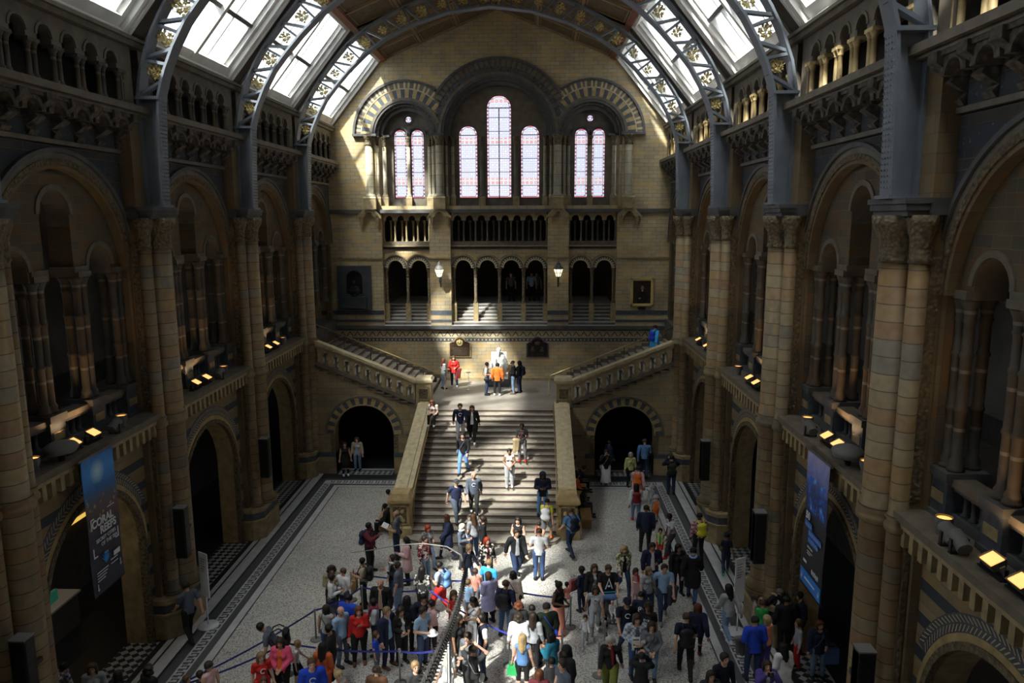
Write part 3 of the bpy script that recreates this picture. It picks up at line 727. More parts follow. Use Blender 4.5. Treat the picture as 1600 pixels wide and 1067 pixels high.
# ---- iron roof ribs
INN = [(8.40,12.52),(8.36,14),(8.28,15.45),(8.10,16.05),(7.78,16.75),(7.4,17.4),(6.9,18.0),(6.3,18.65),(5.55,19.33),(4.6,19.98),(3.43,20.54),(1.8,21.05),(0,21.26)]
OUT = [(8.82,12.52),(8.84,14),(8.84,15.45),(8.70,16.2),(8.4,17.0),(8.02,17.7),(7.62,18.28),(7.05,18.98),(6.35,19.75),(5.3,20.5),(3.9,21.25),(2.0,21.88),(0,22.1)]
def resample(P, n):
    P = [Vector((a, 0, c)) for a, c in P]; L = [0]
    for i in range(1, len(P)): L.append(L[-1]+(P[i]-P[i-1]).length)
    out = []
    for k in range(n+1):
        t = L[-1]*k/n; j = max(i for i in range(len(L)-1) if L[i] <= t+1e-9) if t < L[-1] else len(L)-2
        f = (t-L[j])/(L[j+1]-L[j]); out.append(P[j].lerp(P[j+1], f))
    return out
def sweep(b, pts, wy, th, m=0):
    pts = [Vector(p) for p in pts]; i0 = len(b.v)
    for j, p in enumerate(pts):
        d = (pts[min(j+1, len(pts)-1)]-pts[max(j-1, 0)]).normalized(); n = Vector((-d.z, 0, d.x))
        b.a([tuple(p+n*th/2+Vector((0,-wy/2,0))), tuple(p+n*th/2+Vector((0,wy/2,0))), tuple(p-n*th/2+Vector((0,wy/2,0))), tuple(p-n*th/2+Vector((0,-wy/2,0)))])
    for j in range(len(pts)-1):
        for k in range(4): b.face((i0+j*4+k, i0+j*4+(k+1) % 4, i0+j*4+4+(k+1) % 4, i0+j*4+4+k), m)
    b.face((i0,i0+1,i0+2,i0+3), m); k = i0+(len(pts)-1)*4; b.face((k,k+1,k+2,k+3), m)
def leaf_mesh():
    b = B()
    b.tube([(-.16,0,-.2),(-.02,0,0),(.14,0,.2)], .014, 6)
    for x, z, r in ((-.13,.0,.075),(.02,-.13,.07),(-.06,.14,.08),(.13,.03,.075),(.17,.2,.07),(.03,.02,.05)):
        i = b.a([(x, -.02, z)]+[(x+r*(1+.22*cos(5*t*2*pi/20))*cos(t*2*pi/20), 0, z+r*(1+.22*cos(5*t*2*pi/20))*sin(t*2*pi/20)) for t in range(20)]+[(x, .02, z)])
        for t in range(20): b.face((i, i+1+t, i+1+(t+1) % 20), 0, True); b.face((i+21, i+1+(t+1) % 20, i+1+t), 0, True)
    for x, z, r in ((-.2,.13,.05),(.2,-.06,.05),(.1,.14,.045),(-.05,-.2,.04),(.22,.08,.045),(-.15,-.1,.05)):
        i = b.a([(x, -.015, z)]+[(x+r*(1+.3*cos(4*t*2*pi/12))*cos(t*2*pi/12), 0, z+r*(1+.3*cos(4*t*2*pi/12))*sin(t*2*pi/12)) for t in range(12)]+[(x, .015, z)])
        for t in range(12): b.face((i, i+1+t, i+1+(t+1) % 12), 0, True); b.face((i+13, i+1+(t+1) % 12, i+1+t), 0, True)
    for x, z in ((-.1,-.1),(.08,-.02),(-.01,.09),(.15,-.14),(-.18,.02),(.05,.22)):
        b.arch(x, z, .05, .066, -.012, .012, (0,), 12, 0, 1.6*pi)
    return b.mesh('gilded_leaves', ['gold'])
LEAF = leaf_mesh()
def make_rib():
    root = empty('iron_roof_rib', '', 'roof rib')
    def both(P): return [(x, 0, z) for x, z in P]+[(-x, 0, z) for x, z in P[::-1][1:]]
    def fine(P): return [tuple(p) for p in resample(P, 60)]
    fi = fine(INN); fo = fine(OUT)
    b = B(); sweep(b, fi+[(-x, y, z) for x, y, z in fi[::-1][1:]], .46, .07); mk('lower_chord', b, ['iron'], root)
    b = B(); sweep(b, fo+[(-x, y, z) for x, y, z in fo[::-1][1:]], .46, .07); mk('upper_chord', b, ['iron'], root)
    for s in (-1, 1):
        b = B(lambda x, y, z: (s*x, y, z))
        for y in (-.04,): 
            q = [(8.40,12.52),(8.28,15.42),(8.84,15.42),(8.82,12.52)]
            i = b.a([(x, -.05, z) for x, z in q]+[(x, .05, z) for x, z in q]); b.face((i,i+1,i+2,i+3)); b.face((i+7,i+6,i+5,i+4))
        b.box(8.24, 8.92, -.26, .26, 15.38, 15.46); b.box(8.3, 8.95, -.3, .3, 12.5, 12.56)
        mk('web_plate', b, ['iron'], root)
        b = B(lambda x, y, z: (s*x, y, z))
        for row in (-.17, -.06, .06, .17):
            for k in range(26):
                z = 12.7+k*.105; x = 8.40-(z-12.5)*.041-.04
                b.frust((x, row), z-.018, z+.018, .016, .016, .006, .006)
        o = mk('rivets', b, ['iron'], root); o['kind'] = 'stuff'
    # bracing, one mesh per bar
    ii = [p for p in resample(INN[2:], 12)]; oo = [p for p in resample(OUT[2:], 12)]
    for s in (-1, 1):
        for k in range(13):
            if k == 12 and s > 0: continue
            a, c = ii[k].copy(), oo[k].copy(); a.x *= s; c.x *= s
            if k: b = B(); sweep(b, [a, c], .2, .08); mk('bracing_bar', b, ['iron'], root)
            if k < 12:
                d = oo[k].lerp(oo[k+1], .08); e = ii[k].lerp(ii[k+1], .55) if k % 1 == 0 else ii[k+1]
                d.x *= s; e = e.copy(); e.x *= s; c2 = oo[k].lerp(oo[k+1], .95); c2.x *= s
                b = B(); sweep(b, [d, e], .2, .08); mk('bracing_bar', b, ['iron'], root)
                m = (ii[k].lerp(ii[k+1], .9)+oo[k].lerp(oo[k+1], .62)*1.1)/2.1; t = ii[k+1]-ii[k]
                o = bpy.data.objects.new('gilded_leaves', LEAF); COL.objects.link(o); o.parent = root
                o.location = (s*m.x, 0, m.z); o.rotation_euler = (0, -s*atan2(t.z, -t.x)+ (pi if s < 0 else 0), 0); sc = .78+.12*((k*7) % 3); o.scale = (sc, 1, sc)
    return root
r0 = make_rib(); RL = ['sweeping over the nearest bay', 'second from the viewer', 'third from the viewer', 'furthest, framing the end wall']
for i, k in enumerate((3, 4, 5, 6)):
    r = r0 if i == 0 else dup(r0); r.location = (0, PY[k], 0)
    r['label'] = 'blue grey iron arched roof rib with gilded leaves, '+RL[i]; r['group'] = 'iron roof ribs'
r = dup(r0, (0, PY[2], 0), None, 'blue grey iron roof rib closest to the viewer, mostly above the frame'); r['group'] = 'iron roof ribs'

# ---- upper gallery arcades: arches, paired colonnettes, corbels
def small_col(b, c, z0, z1, r, m=0, n=10):
    h = z1-z0
    b.lathe(c, [(r*1.75,z0),(r*1.75,z0+h*.05),(r*1.35,z0+h*.08),(r*1.5,z0+h*.11),(r,z0+h*.15),(r*.95,z0+h*.78),(r*1.3,z0+h*.8),(r*1.05,z0+h*.83),(r*1.7,z0+h*.93),(r*1.8,z0+h)], n, m)
NG = 6
def gallery_mesh(s, L):
    """L: bay length between rib zones"""
    out = {}
    pw = L/NG; P = SP(s)
    b = B(P)
    b.box(-L/2-.55, -L/2, 8.95, 9.2, 15.12, 16.8, 0); b.box(L/2, L/2+.55, 8.95, 9.2, 15.12, 16.8, 0)
    for j in range(NG):
        cu = -L/2+pw*(j+.5); b.cell(cu-pw/2, cu+pw/2, 16.02, 16.8, cu, .25, 16.18, 16.02, 8.95, 9.2, 0, 10)
        b.arch(cu, 16.18, .26, .33, 8.92, 8.95, (0,), 12)
    out['arch_wall'] = b
    b = B(P); b.box(-L/2-.3, L/2+.3, 8.98, 9.18, 15.12, 15.2); out['base_rail'] = b
    cols = []
    for j in range(NG+1):
        cu = -L/2+pw*j
        b = B(lambda x, y, z: (s*x, y, z))
        for q in (-.1, .1): small_col(b, (9.0, cu+q), 15.2, 16.02, .062)
        b.box(8.9, 9.2, cu-.2, cu+.2, 15.98, 16.06); cols.append(b)
    return out, cols
def corbel_mesh(s, j, L):
    pw = L/NG; cu = -L/2+pw*(j+.0)
    P = SP(s); b = B(P)
    prof = [(8.98,13.98),(8.9,14.02),(8.86,14.12),(8.92,14.22),(8.84,14.3),(8.76,14.4),(8.80,14.5),(8.74,14.56),(8.62,14.72),(8.62,14.9),(8.98,14.9)]
    prof = [(9.3-(8.98-w)*1.85, z) for w, z in prof]
    for k in range(len(prof)-1):
        (w0, z0), (w1, z1) = prof[k], prof[k+1]; b.quad([(cu-.15,w0,z0),(cu+.15,w0,z0),(cu+.15,w1,z1),(cu-.15,w1,z1)], 0)
    for q in (-.15, .15): b.quad([(cu+q, w, z) for w, z in prof], 0)
    if j < NG:
        b.arch(cu+pw/2, 14.5, pw/2-.2, pw/2-.05, 8.75, 9.3, (0,), 10); b.box(cu-.02, cu+pw+.02, 8.7, 9.3, 14.82, 14.9)
    return b
for s in (-1, 1):
    for k in range(2, 7):
        y0, y1 = PY[k], min(PY[k+1], YE); L = y1-y0-(1.5 if k < 6 else 1.0); cy = (y0+y1)/2 + (0 if k < 6 else .25)
        bayn = ['nearest bay', 'second bay', 'third bay', 'fourth bay', 'bay against the end wall'][k-2]
        if k == 2 or k == 6: keep = None
        if k == 2 or k == 6:
            g = empty('gallery_arcade', '', 'arcade', (0, cy, 0), 0, 'upper gallery arcades')
            parts, cols = gallery_mesh(s, L)
            mk('arch_wall', parts['arch_wall'], ['trim'], g); mk('base_rail', parts['base_rail'], ['trim'], g)
            for cb in cols: mk('twin_column', cb, ['shaft_grey' if s < 0 else 'ochre'], g)  # warm light on the right side is put into the column colour
            for j in range(NG+1): mk('corbel', corbel_mesh(s, j, L), ['carved_dark'], g)
            proto = g
        else: g = dup(proto, (0, cy, 0))
        g['label'] = 'small arched gallery arcade on corbels, %s side, %s' % (SN[s], bayn)
# ---- main gallery screens (three arches of ringed shafts) and their parapets
def ringed(b, c, z0, z1, r, n=12):
    h = z1-z0; pr = [(r*1.6,z0),(r*1.6,z0+.06),(r*1.3,z0+.09),(r*1.45,z0+.16),(r*1.02,z0+.24)]
    for f in (.36, .68):
        zz = z0+h*f; pr += [(r,zz-.05),(r*1.22,zz-.02),(r*1.22,zz+.03),(r*.98,zz+.06)]
    pr += [(r*.95,z1-.42),(r*1.25,z1-.38),(r*1.0,z1-.33),(r*1.2,z1-.15),(r*1.7,z1-.05),(r*1.75,z1)]
    b.lathe(c, pr, n)
def make_screen(s):
    g = empty('gallery_screen', '', 'arcade'); P = SP(s)
    b = B(P); W0, W1 = 9.42, 10.0; zt = lambda u: 11.08+sqrt(max(0, 2.3**2-min(2.3, abs(u))**2))
    b.cell(-1.05, 1.05, 12.0, 13.45, 0, .56, 12.3, 12.0, W0, W1, 0, 14, mi=1)
    b.box(-1.05, -.56, W0, W1, 11.0, 12.0, 0); b.box(.56, 1.05, W0, W1, 11.0, 12.0, 0)
    for q in (-1, 1):
        u0, u1 = (1.05, 2.7) if q > 0 else (-2.7, -1.05); cu = q*1.66
        b.cell(u0, u1, 10.75, 13.3, cu, .50, 11.0, 10.75, W0, W1, 0, 12, mi=1); b.arch(cu, 11.0, .51, .63, W0-.04, W0+.02, (1,), 14)
    b.arch(0, 12.3, .57, .7, W0-.04, W0, (1,), 14)
    b.box(-1.1, -.5, W0-.06, W1, 10.88, 11.02, 1); b.box(.5, 1.1, W0-.06, W1, 10.88, 11.02, 1)
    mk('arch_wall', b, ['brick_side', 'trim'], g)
    for cu in (-2.46, -.84, .84, 2.46):
        b = B(P); b.box(cu-.26, cu+.26, W0-.1, W1+.05, 10.76, 10.9, 0); mk('capital_slab', b, ['trim'], g)
        for du, w in ((-.13, 9.5), (.13, 9.5), (0, 9.86)):
            b = B(lambda x, y, z: (s*x, y, z)); ringed(b, (w, cu+du*(1 if abs(cu) < 1 else 1)), 7.66, 10.76, .095); mk('ringed_shaft', b, ['shaft_grey'], g)
    # big arch mouldings
    b = B(P); b.arch(0, 10.8, 2.55, 2.64, 9.18, 9.5, (1,), 36); b.arch(0, 10.8, 2.64, 2.78, 9.14, 9.25, (0,), 36); b.arch(0, 10.8, 2.78, 2.92, 9.16, 9.25, (2,), 36); b.arch(0, 10.8, 2.92, 3.02, 9.10, 9.25, (3,), 36)
    b.box(-2.8, -2.7, 9.2, 9.5, 6.76, 10.8, 1); b.box(2.7, 2.8, 9.2, 9.5, 6.76, 10.8, 1)
    mk('arch_moulding', b, ['carved', 'pilaster', 'trim', 'trim_dark'], g)
    return g
def make_parapet(s):
    g = empty('gallery_parapet', '', 'balustrade'); P = SP(s)
    b = B(P); b.box(-2.65, 2.65, 9.37, 9.77, 7.42, 7.56, 0); b.box(-2.65, 2.65, 9.42, 9.73, 7.34, 7.42, 1); mk('rail', b, ['trim', 'trim_dark'], g)
    b = B(P); b.box(-2.65, 2.65, 9.4, 9.75, 6.75, 6.92, 0); mk('base', b, ['trim_dark'], g)
    for cu in (-2.46, -.84, .84, 2.46):
        b = B(P); h = .28; b.box(cu-h, cu+h, 9.3, 10.0, 6.75, 7.5, 0); b.box(cu-h-.04, cu+h+.04, 9.25, 10.05, 7.5, 7.66, 1); b.box(cu-h-.03, cu+h+.03, 9.25, 10.05, 6.75, 6.85, 1)
        b.box(cu-h+.08, cu+h-.08, 9.285, 9.3, 7.05, 7.25, 2); mk('pedestal', b, ['blue', 'trim_dark', 'buff'], g)
    for c0, c1 in ((-2.14,-1.16), (-.52,.52), (1.16,2.14)):
        n = 4 if c1-c0 > .8 else 3
        for j in range(n):
            cu = c0+(c1-c0)*(j+.5)/n; b = B(lambda x, y, z: (s*x, y, z)); small_col(b, (9.57, cu), 6.92, 7.34, .045, n=8); mk('baluster', b, ['trim_dark'], g)
    return g
for s in (-1, 1):
    sc0 = make_screen(s); pa0 = make_parapet(s)
    for k in range(2, 7):
        cy = (PY[k]+PY[k+1])/2; bayn = ['nearest bay', 'second bay', 'third bay', 'fourth bay', 'bay above the side flight of stairs'][k-2]
        g = sc0 if k == 2 else dup(sc0); g.location = (0, cy, 0); g['label'] = 'triple arched screen of ringed shafts, %s side, %s' % (SN[s], bayn); g['group'] = 'triple arched gallery screens'
        if k < 6:
            g = pa0 if k == 2 else dup(pa0); g.location = (0, cy, 0); g['label'] = 'low gallery parapet with stubby balusters, %s side, %s' % (SN[s], bayn); g['group'] = 'gallery parapets'
# lower arch mouldings
for s in (-1, 1):
    for k in range(2, 6):
        c = (PY[k]+PY[k+1])/2; b = B(SP(s))
        zc = 3.14
        b.arch(c, zc, 2.08, 2.22, 9.13, 9.28, (0,), 30); b.arch(c, zc, 2.22, 2.36, 9.16, 9.23, (1,), 30); b.arch(c, zc, 2.36, 2.68, 9.17, 9.23, (2,), 60, .45, pi-.45)
        for t in range(46):
            a = .47+(pi-.94)*(t+.5)/46; ca, sa = cos(a), sin(a)
            for rr, sg in ((2.44, 1), (2.59, -1)):
                x, z = c+rr*ca, zc+rr*sa; tx, tz = -sa, ca; nx, nz = ca, sa; d = .06; e = .034
                q = [(x+tx*d*sg+nx*d, z+tz*d*sg+nz*d), (x-tx*d*sg-nx*d, z-tz*d*sg-nz*d), (x-tx*d*sg-nx*d+tx*e, z-tz*d*sg-nz*d+tz*e), (x+tx*d*sg+nx*d+tx*e, z+tz*d*sg+nz*d+tz*e)]
                b.quad([(a_, 9.16, b_) for a_, b_ in q], 3)
        for q in (-1, 1): x0, x1 = (c+2.08, c+2.25) if q > 0 else (c-2.25, c-2.08); b.box(x0, x1, 9.13, 9.3, .0, zc, 0)
        trim(b, ['carved', 'ochre', 'blue', 'cream'])
# ================================================================== END WALL COLUMNS
def columnset(name, label, items, z0, z1, mats, group, ped=None):
    for i, (x, y, r) in enumerate(items):
        pass
def end_column(x, y, r, z0, z1, zp, mat, label, group):
    g = empty('wall_column', label, 'column', (x, y, 0), 0, group)
    b = B(); b.lathe((0,0), [(r*1.5,z0),(r*1.55,z0+.06),(r*1.2,z0+.12),(r,z0+.2),(r*.97,z1-.5)], 14); mk('shaft', b, [mat], g)
    b = B(); b.lathe((0,0), [(r*1.0,z1-.52),(r*1.2,z1-.48),(r*1.0,z1-.42),(r*1.15,z1-.2),(r*1.6,z1-.06),(r*1.6,z1)], 12); mk('capital', b, ['carved'], g)
    if zp is not None: b = B(); b.box(-r*1.6, r*1.6, -r*1.6, r*1.6, zp, z0-.06); b.frust((0,0), z0-.08, z0+.02, r*1.7, r*1.7, r*1.5, r*1.5); mk('pedestal', b, ['buff'], g)
for s in (-1, 1):
    side = SN[s]
    for x, y, r, wh in ((6.92, YE-.08, .21, 'thick outermost'), (6.54, YE+.14, .1, 'slender outer'), (6.2, YE+.42, .11, 'slender, next to the outer lancet'), (4.93, YE+.66, .1, 'slender, between the paired lancets'),
                        (3.75, YE+.42, .1, 'slender, next to the inner lancet'), (3.5, YE+.14, .1, 'slender inner'), (3.17, YE-.08, .2, 'thick, beside the centre arch'), (2.82, YE+.2, .08, 'slender, inside the centre arch'), (2.5, YE+.5, .09, 'outer edge of the centre trio')):
        end_column(s*x, y, r, 13.28, 16.48, 12.62, 'shaft_pale', 'pale stone shaft on the %s of the stained windows, %s' % (side, wh), 'shafts around the stained glass windows')
    end_column(s*.93, YE+.66, .11, 13.28, 16.48, 12.62, 'trim', 'dark slender shaft on the %s of the tall centre window' % side, 'shafts around the stained glass windows')
BAYN = ['left', 'centre', 'right']
for bi, (x0, x1, n) in enumerate(ARCH):
    wv = (x1-x0)/n
    for j in range(n+1):
        x = x0+wv*j+(.12 if j == 0 else -.12 if j == n else 0)
        end_column(x, REC+.12, .085, 7.45, 9.42, 6.45, 'carved', 'short patterned column of the %s arcade on the end wall, number %s from its left' % (BAYN[bi], ['one', 'two', 'three', 'four', 'five'][j]), 'columns of the end wall arcade')
    ng = 4 if n == 2 else 8; wg = (x1-x0-.1)/ng
    g = empty('stone_balustrade', 'small columned balustrade of the %s opening under the stained windows' % BAYN[bi], 'balustrade', ((x0+x1)/2, REC, 10.82), 0, 'balustrades under the stained windows')
    for j in range(ng+1):
        b = B(); small_col(b, (x0+.05+wg*j-(x0+x1)/2, .12), .02, 1.24, .05, n=10); mk('baluster', b, ['trim' if bi else 'buff'], g)
    for j in range(ng):
        b = B(); small_col(b, (x0+.05+wg*(j+.5)-(x0+x1)/2, .55), .02, 1.2, .05, n=10); mk('rear_baluster', b, ['trim' if bi else 'buff'], g)
    b = B(); b.box(-(x1-x0)/2, (x1-x0)/2, -.02, .7, 0, .05); mk('base', b, ['trim'], g)
# wall lanterns
def lantern(x, label):
    g = empty('wall_lantern', label, 'lamp', (x, YE, 9.0), 0, 'wall lanterns')
    b = B(); b.tube([(0,0,-.25),(0,-.2,-.35),(0,-.45,-.3),(0,-.55,-.08)], .03, 8); b.tube([(0,-.02,-.6),(0,-.02,.1)], .04, 8); b.tube([(0,-.1,-.6),(0,-.35,-.3)], .015, 6); mk('bracket', b, ['black'], g)
    b = B(); b.lathe((0,-.55), [(.12,0),(.25,.4),(.25,.42)], 6, cap=False); mk('glass_body', b, ['lantern_glass'], g)
    b = B()
    for k in range(6):
        a = 2*pi*k/6; b.tube([(.12*cos(a), -.55+.12*sin(a), 0), (.255*cos(a), -.55+.255*sin(a), .42)], .014, 5)
    for z, r in ((0,.125), (.2,.19), (.42,.26)): b.tube([(r*cos(2*pi*k/6), -.55+r*sin(2*pi*k/6), z) for k in range(7)], .014, 5)
    mk('cage', b, ['lamp_grey'], g)
    b = B(); b.lathe((0,-.55), [(.29,.42),(.27,.46),(.16,.6),(.1,.64),(.12,.7),(.07,.76),(.02,.84)], 12); mk('cap', b, ['lamp_grey'], g); b = B(); b.lathe((0,-.55), [(.03,-.1),(.12,0)], 8); mk('finial', b, ['lamp_grey'], g)
    ld = bpy.data.lights.new('lantern_bulb', 'POINT'); ld.energy = 22; ld.color = (1,.82,.5); ld.shadow_soft_size = .06
    lo = bpy.data.objects.new('lantern_bulb', ld); COL.objects.link(lo); lo.parent = g; lo.location = (0,-.55,.22)
lantern(-3.22, 'lit wall lantern on a black bracket, left pier between the arcades')
lantern(3.22, 'lit wall lantern on a black bracket, right pier between the arcades')
# bust niche
g = empty('bust_memorial', 'dark slate memorial with a bust in a niche, left of the end wall', 'memorial', (-7.97, YE, 7.16))
b = B(); b.cell(-.92, .92, .75, 2.42, 0, .46, 1.7, .85, -.2, -.02, 0, 16); b.box(-.92, .92, -.2, -.02, 0, .75, 0); b.box(-.5, .5, -.02, 0, .8, 2.2, 1); mk('slab', b, ['slate', 'black'], g)
b = B(); b.box(-.62, .62, -.4, -.2, .18, .66); b.box(-.68, .68, -.44, -.2, .66, .74); b.box(-.68, .68, -.44, -.2, .1, .18); b.arch(0, .42, .05, .14, -.42, -.4, (0,), 12, 0, 2*pi); mk('shelf', b, ['slate'], g)
b = B(); b.ell((0,-.22,1.02), (.34,.15,.26), 14); b.ell((0,-.22,1.2), (.25,.14,.14), 12); b.tube([(0,-.22,1.2),(0,-.23,1.4)], .075, 8); b.ell((0,-.25,1.5), (.105,.13,.155), 12); b.ell((0,-.37,1.48), (.02,.03,.04), 6); b.ell((0,-.33,1.38), (.07,.06,.07), 8); b.lathe((0,-.22), [(.2,.74),(.2,.8),(.12,.86)], 12); mk('bust', b, ['bronze_dark'], g)
# framed portrait
g = empty('framed_portrait', 'gold framed dark oil portrait on the right of the end wall', 'painting', (7.8, YE, 7.35))
b = B()
for x0, x1, z0, z1 in ((-.62,.62,0,.1), (-.62,.62,1.42,1.52), (-.62,-.52,0,1.52), (.52,.62,0,1.52)): b.box(x0, x1, -.12, 0, z0, z1)
for x0, x1, z0, z1 in ((-.52,.52,.1,.14), (-.52,.52,1.38,1.42), (-.52,-.48,.1,1.42), (.48,.52,.1,1.42)): b.box(x0, x1, -.08, 0, z0, z1)
mk('frame', b, ['gold'], g)
b = B(); b.box(-.52, .52, -.05, -.01, .1, 1.42, 0); b.ell((.02,-.055,1.0), (.085,.012,.12), 14, 2); b.ell((.02,-.05,1.03), (.1,.01,.14), 14, 1)
b.ell((.0,-.052,.45), (.3,.008,.4), 16, 1); b.ell((-.12,-.06,.42), (.07,.008,.05), 10, 2); b.ell((.02,-.057,.84), (.05,.008,.05), 8, 3)
mk('canvas', b, [plain('portrait_ground', (.035,.024,.014), .4, noise=.3), plain('portrait_coat', (.008,.008,.009), .4), plain('portrait_flesh', (.28,.17,.10), .5), plain('portrait_collar', (.4,.37,.3), .5)], g)
b = B(); b.box(-.2, .2, -.08, 0, -.2, -.06); mk('name_tablet', b, ['black'], g)
# plaques
def plaque(x, label, mat, crest):
    g = empty('memorial_plaque', label, 'plaque', (x, YE, 4.48)); W = .62
    b = B(); b.box(-W, W, -.07, 0, 0, .78, 0); b.arch(0, .78, .0, .38, -.07, 0, (0,), 18); b.quad([(-W,-.07,.78),(W,-.07,.78),(.38,-.07,.86),(-.38,-.07,.86)], 0); b.box(-.5,.5,-.07,0,.78,.86,0)
    mk('frame', b, ['buff' if crest else 'trim_dark'], g)
    b = B(); b.box(-W+.07, W-.07, -.09, -.06, .07, .8, 0); b.arch(0, .78, .0, .32, -.09, -.06, (0,), 18); mk('bronze_panel', b, [mat], g)
    if crest:
        b = B(); b.arch(0, .82, .1, .17, -.12, -.09, (0,), 16, 0, 2*pi)
        for q in (-.13, .13): b.ell((q, -.11, .84), (.05,.03,.11), 8)
        b.ell((0,-.11,.83), (.07,.03,.09), 8); b.ell((0,-.11,.97), (.06,.025,.04), 8); mk('crest', b, ['gold'], g)
        b = B()
        for j in range(6): hw = .42-.03*(j % 3); b.box(-hw, hw, -.094, -.088, .52-.075*j, .54-.075*j)
        mk('raised_lettering', b, ['trim'], g)
    else:
        b = B()
        for q in (-.26, .26): b.ell((q,-.1,.55), (.07,.03,.09), 8); b.ell((q,-.1,.40), (.11,.03,.1), 8)
        b.ell((0,-.1,.8), (.16,.03,.1), 10); b.box(-.4,.4,-.094,-.088,.2,.22); b.box(-.34,.34,-.094,-.088,.13,.15); mk('relief_figures', b, ['bronze'], g)
plaque(-2.22, 'brown bronze plaque with a crest and lines of lettering, left of the statue', 'bronze', True)
plaque(2.1, 'almost black bronze plaque with relief figures, right of the statue', 'bronze_dark', False)

# ================================================================== STAIRS
NR = 21; RI = HL/NR; YB = 26.75; TR = (34.45-YB)/(NR-1)
b = B()
for i in range(NR):
    y0 = YB+TR*i; z0 = RI*i; hw = 2.98
    y1 = 34.45 if i < NR-1 else YE
    if i == 0:   # curved bottom step wrapping round the newels
        pts = [(-2.95,27.6),(-2.95,26.95),(-2.75,26.6),(-2.3,26.42),(0,26.36),(2.3,26.42),(2.75,26.6),(2.95,26.95),(2.95,27.6)]
        n = len(pts); k = b.a([(x,y,0) for x, y in pts]+[(x,y,RI) for x, y in pts]); b.face([k+n+j for j in range(n)], 0)
        for j in range(n-1): b.face((k+j,k+j+1,k+n+j+1,k+n+j), 1)
        for j in range(n-1): 
            a, c = pts[j], pts[j+1]; b.quad([(a[0],a[1]-.03,RI-.035),(c[0],c[1]-.03,RI-.035),(c[0],c[1]-.03,RI+.002),(a[0],a[1]-.03,RI+.002)], 2)
        b.box(-hw, hw, 27.2, 34.45, 0, RI, 0)
    else:
        b.box(-hw, hw, y0, 34.45 if i < NR-1 else YE, z0, z0+RI, 1 if False else 0)
        b.quad([(-hw,y0-.002,z0),(hw,y0-.002,z0),(hw,y0-.002,z0+RI-.035),(-hw,y0-.002,z0+RI-.035)], 1)
        b.box(-hw, hw, y0-.035, y0+.02, z0+RI-.035, z0+RI+.002, 2)
struct('stairs_main', b, ['step', 'riserstone', 'riser'])
b = B(); b.box(-3.3, 3.3, 34.5, YE, HL-.02, HL+.004, 0); b.box(-3.3, 3.3, YE-.06, YE, HL, HL+.16, 1); struct('floor_landing', b, ['landing', 'buff'])
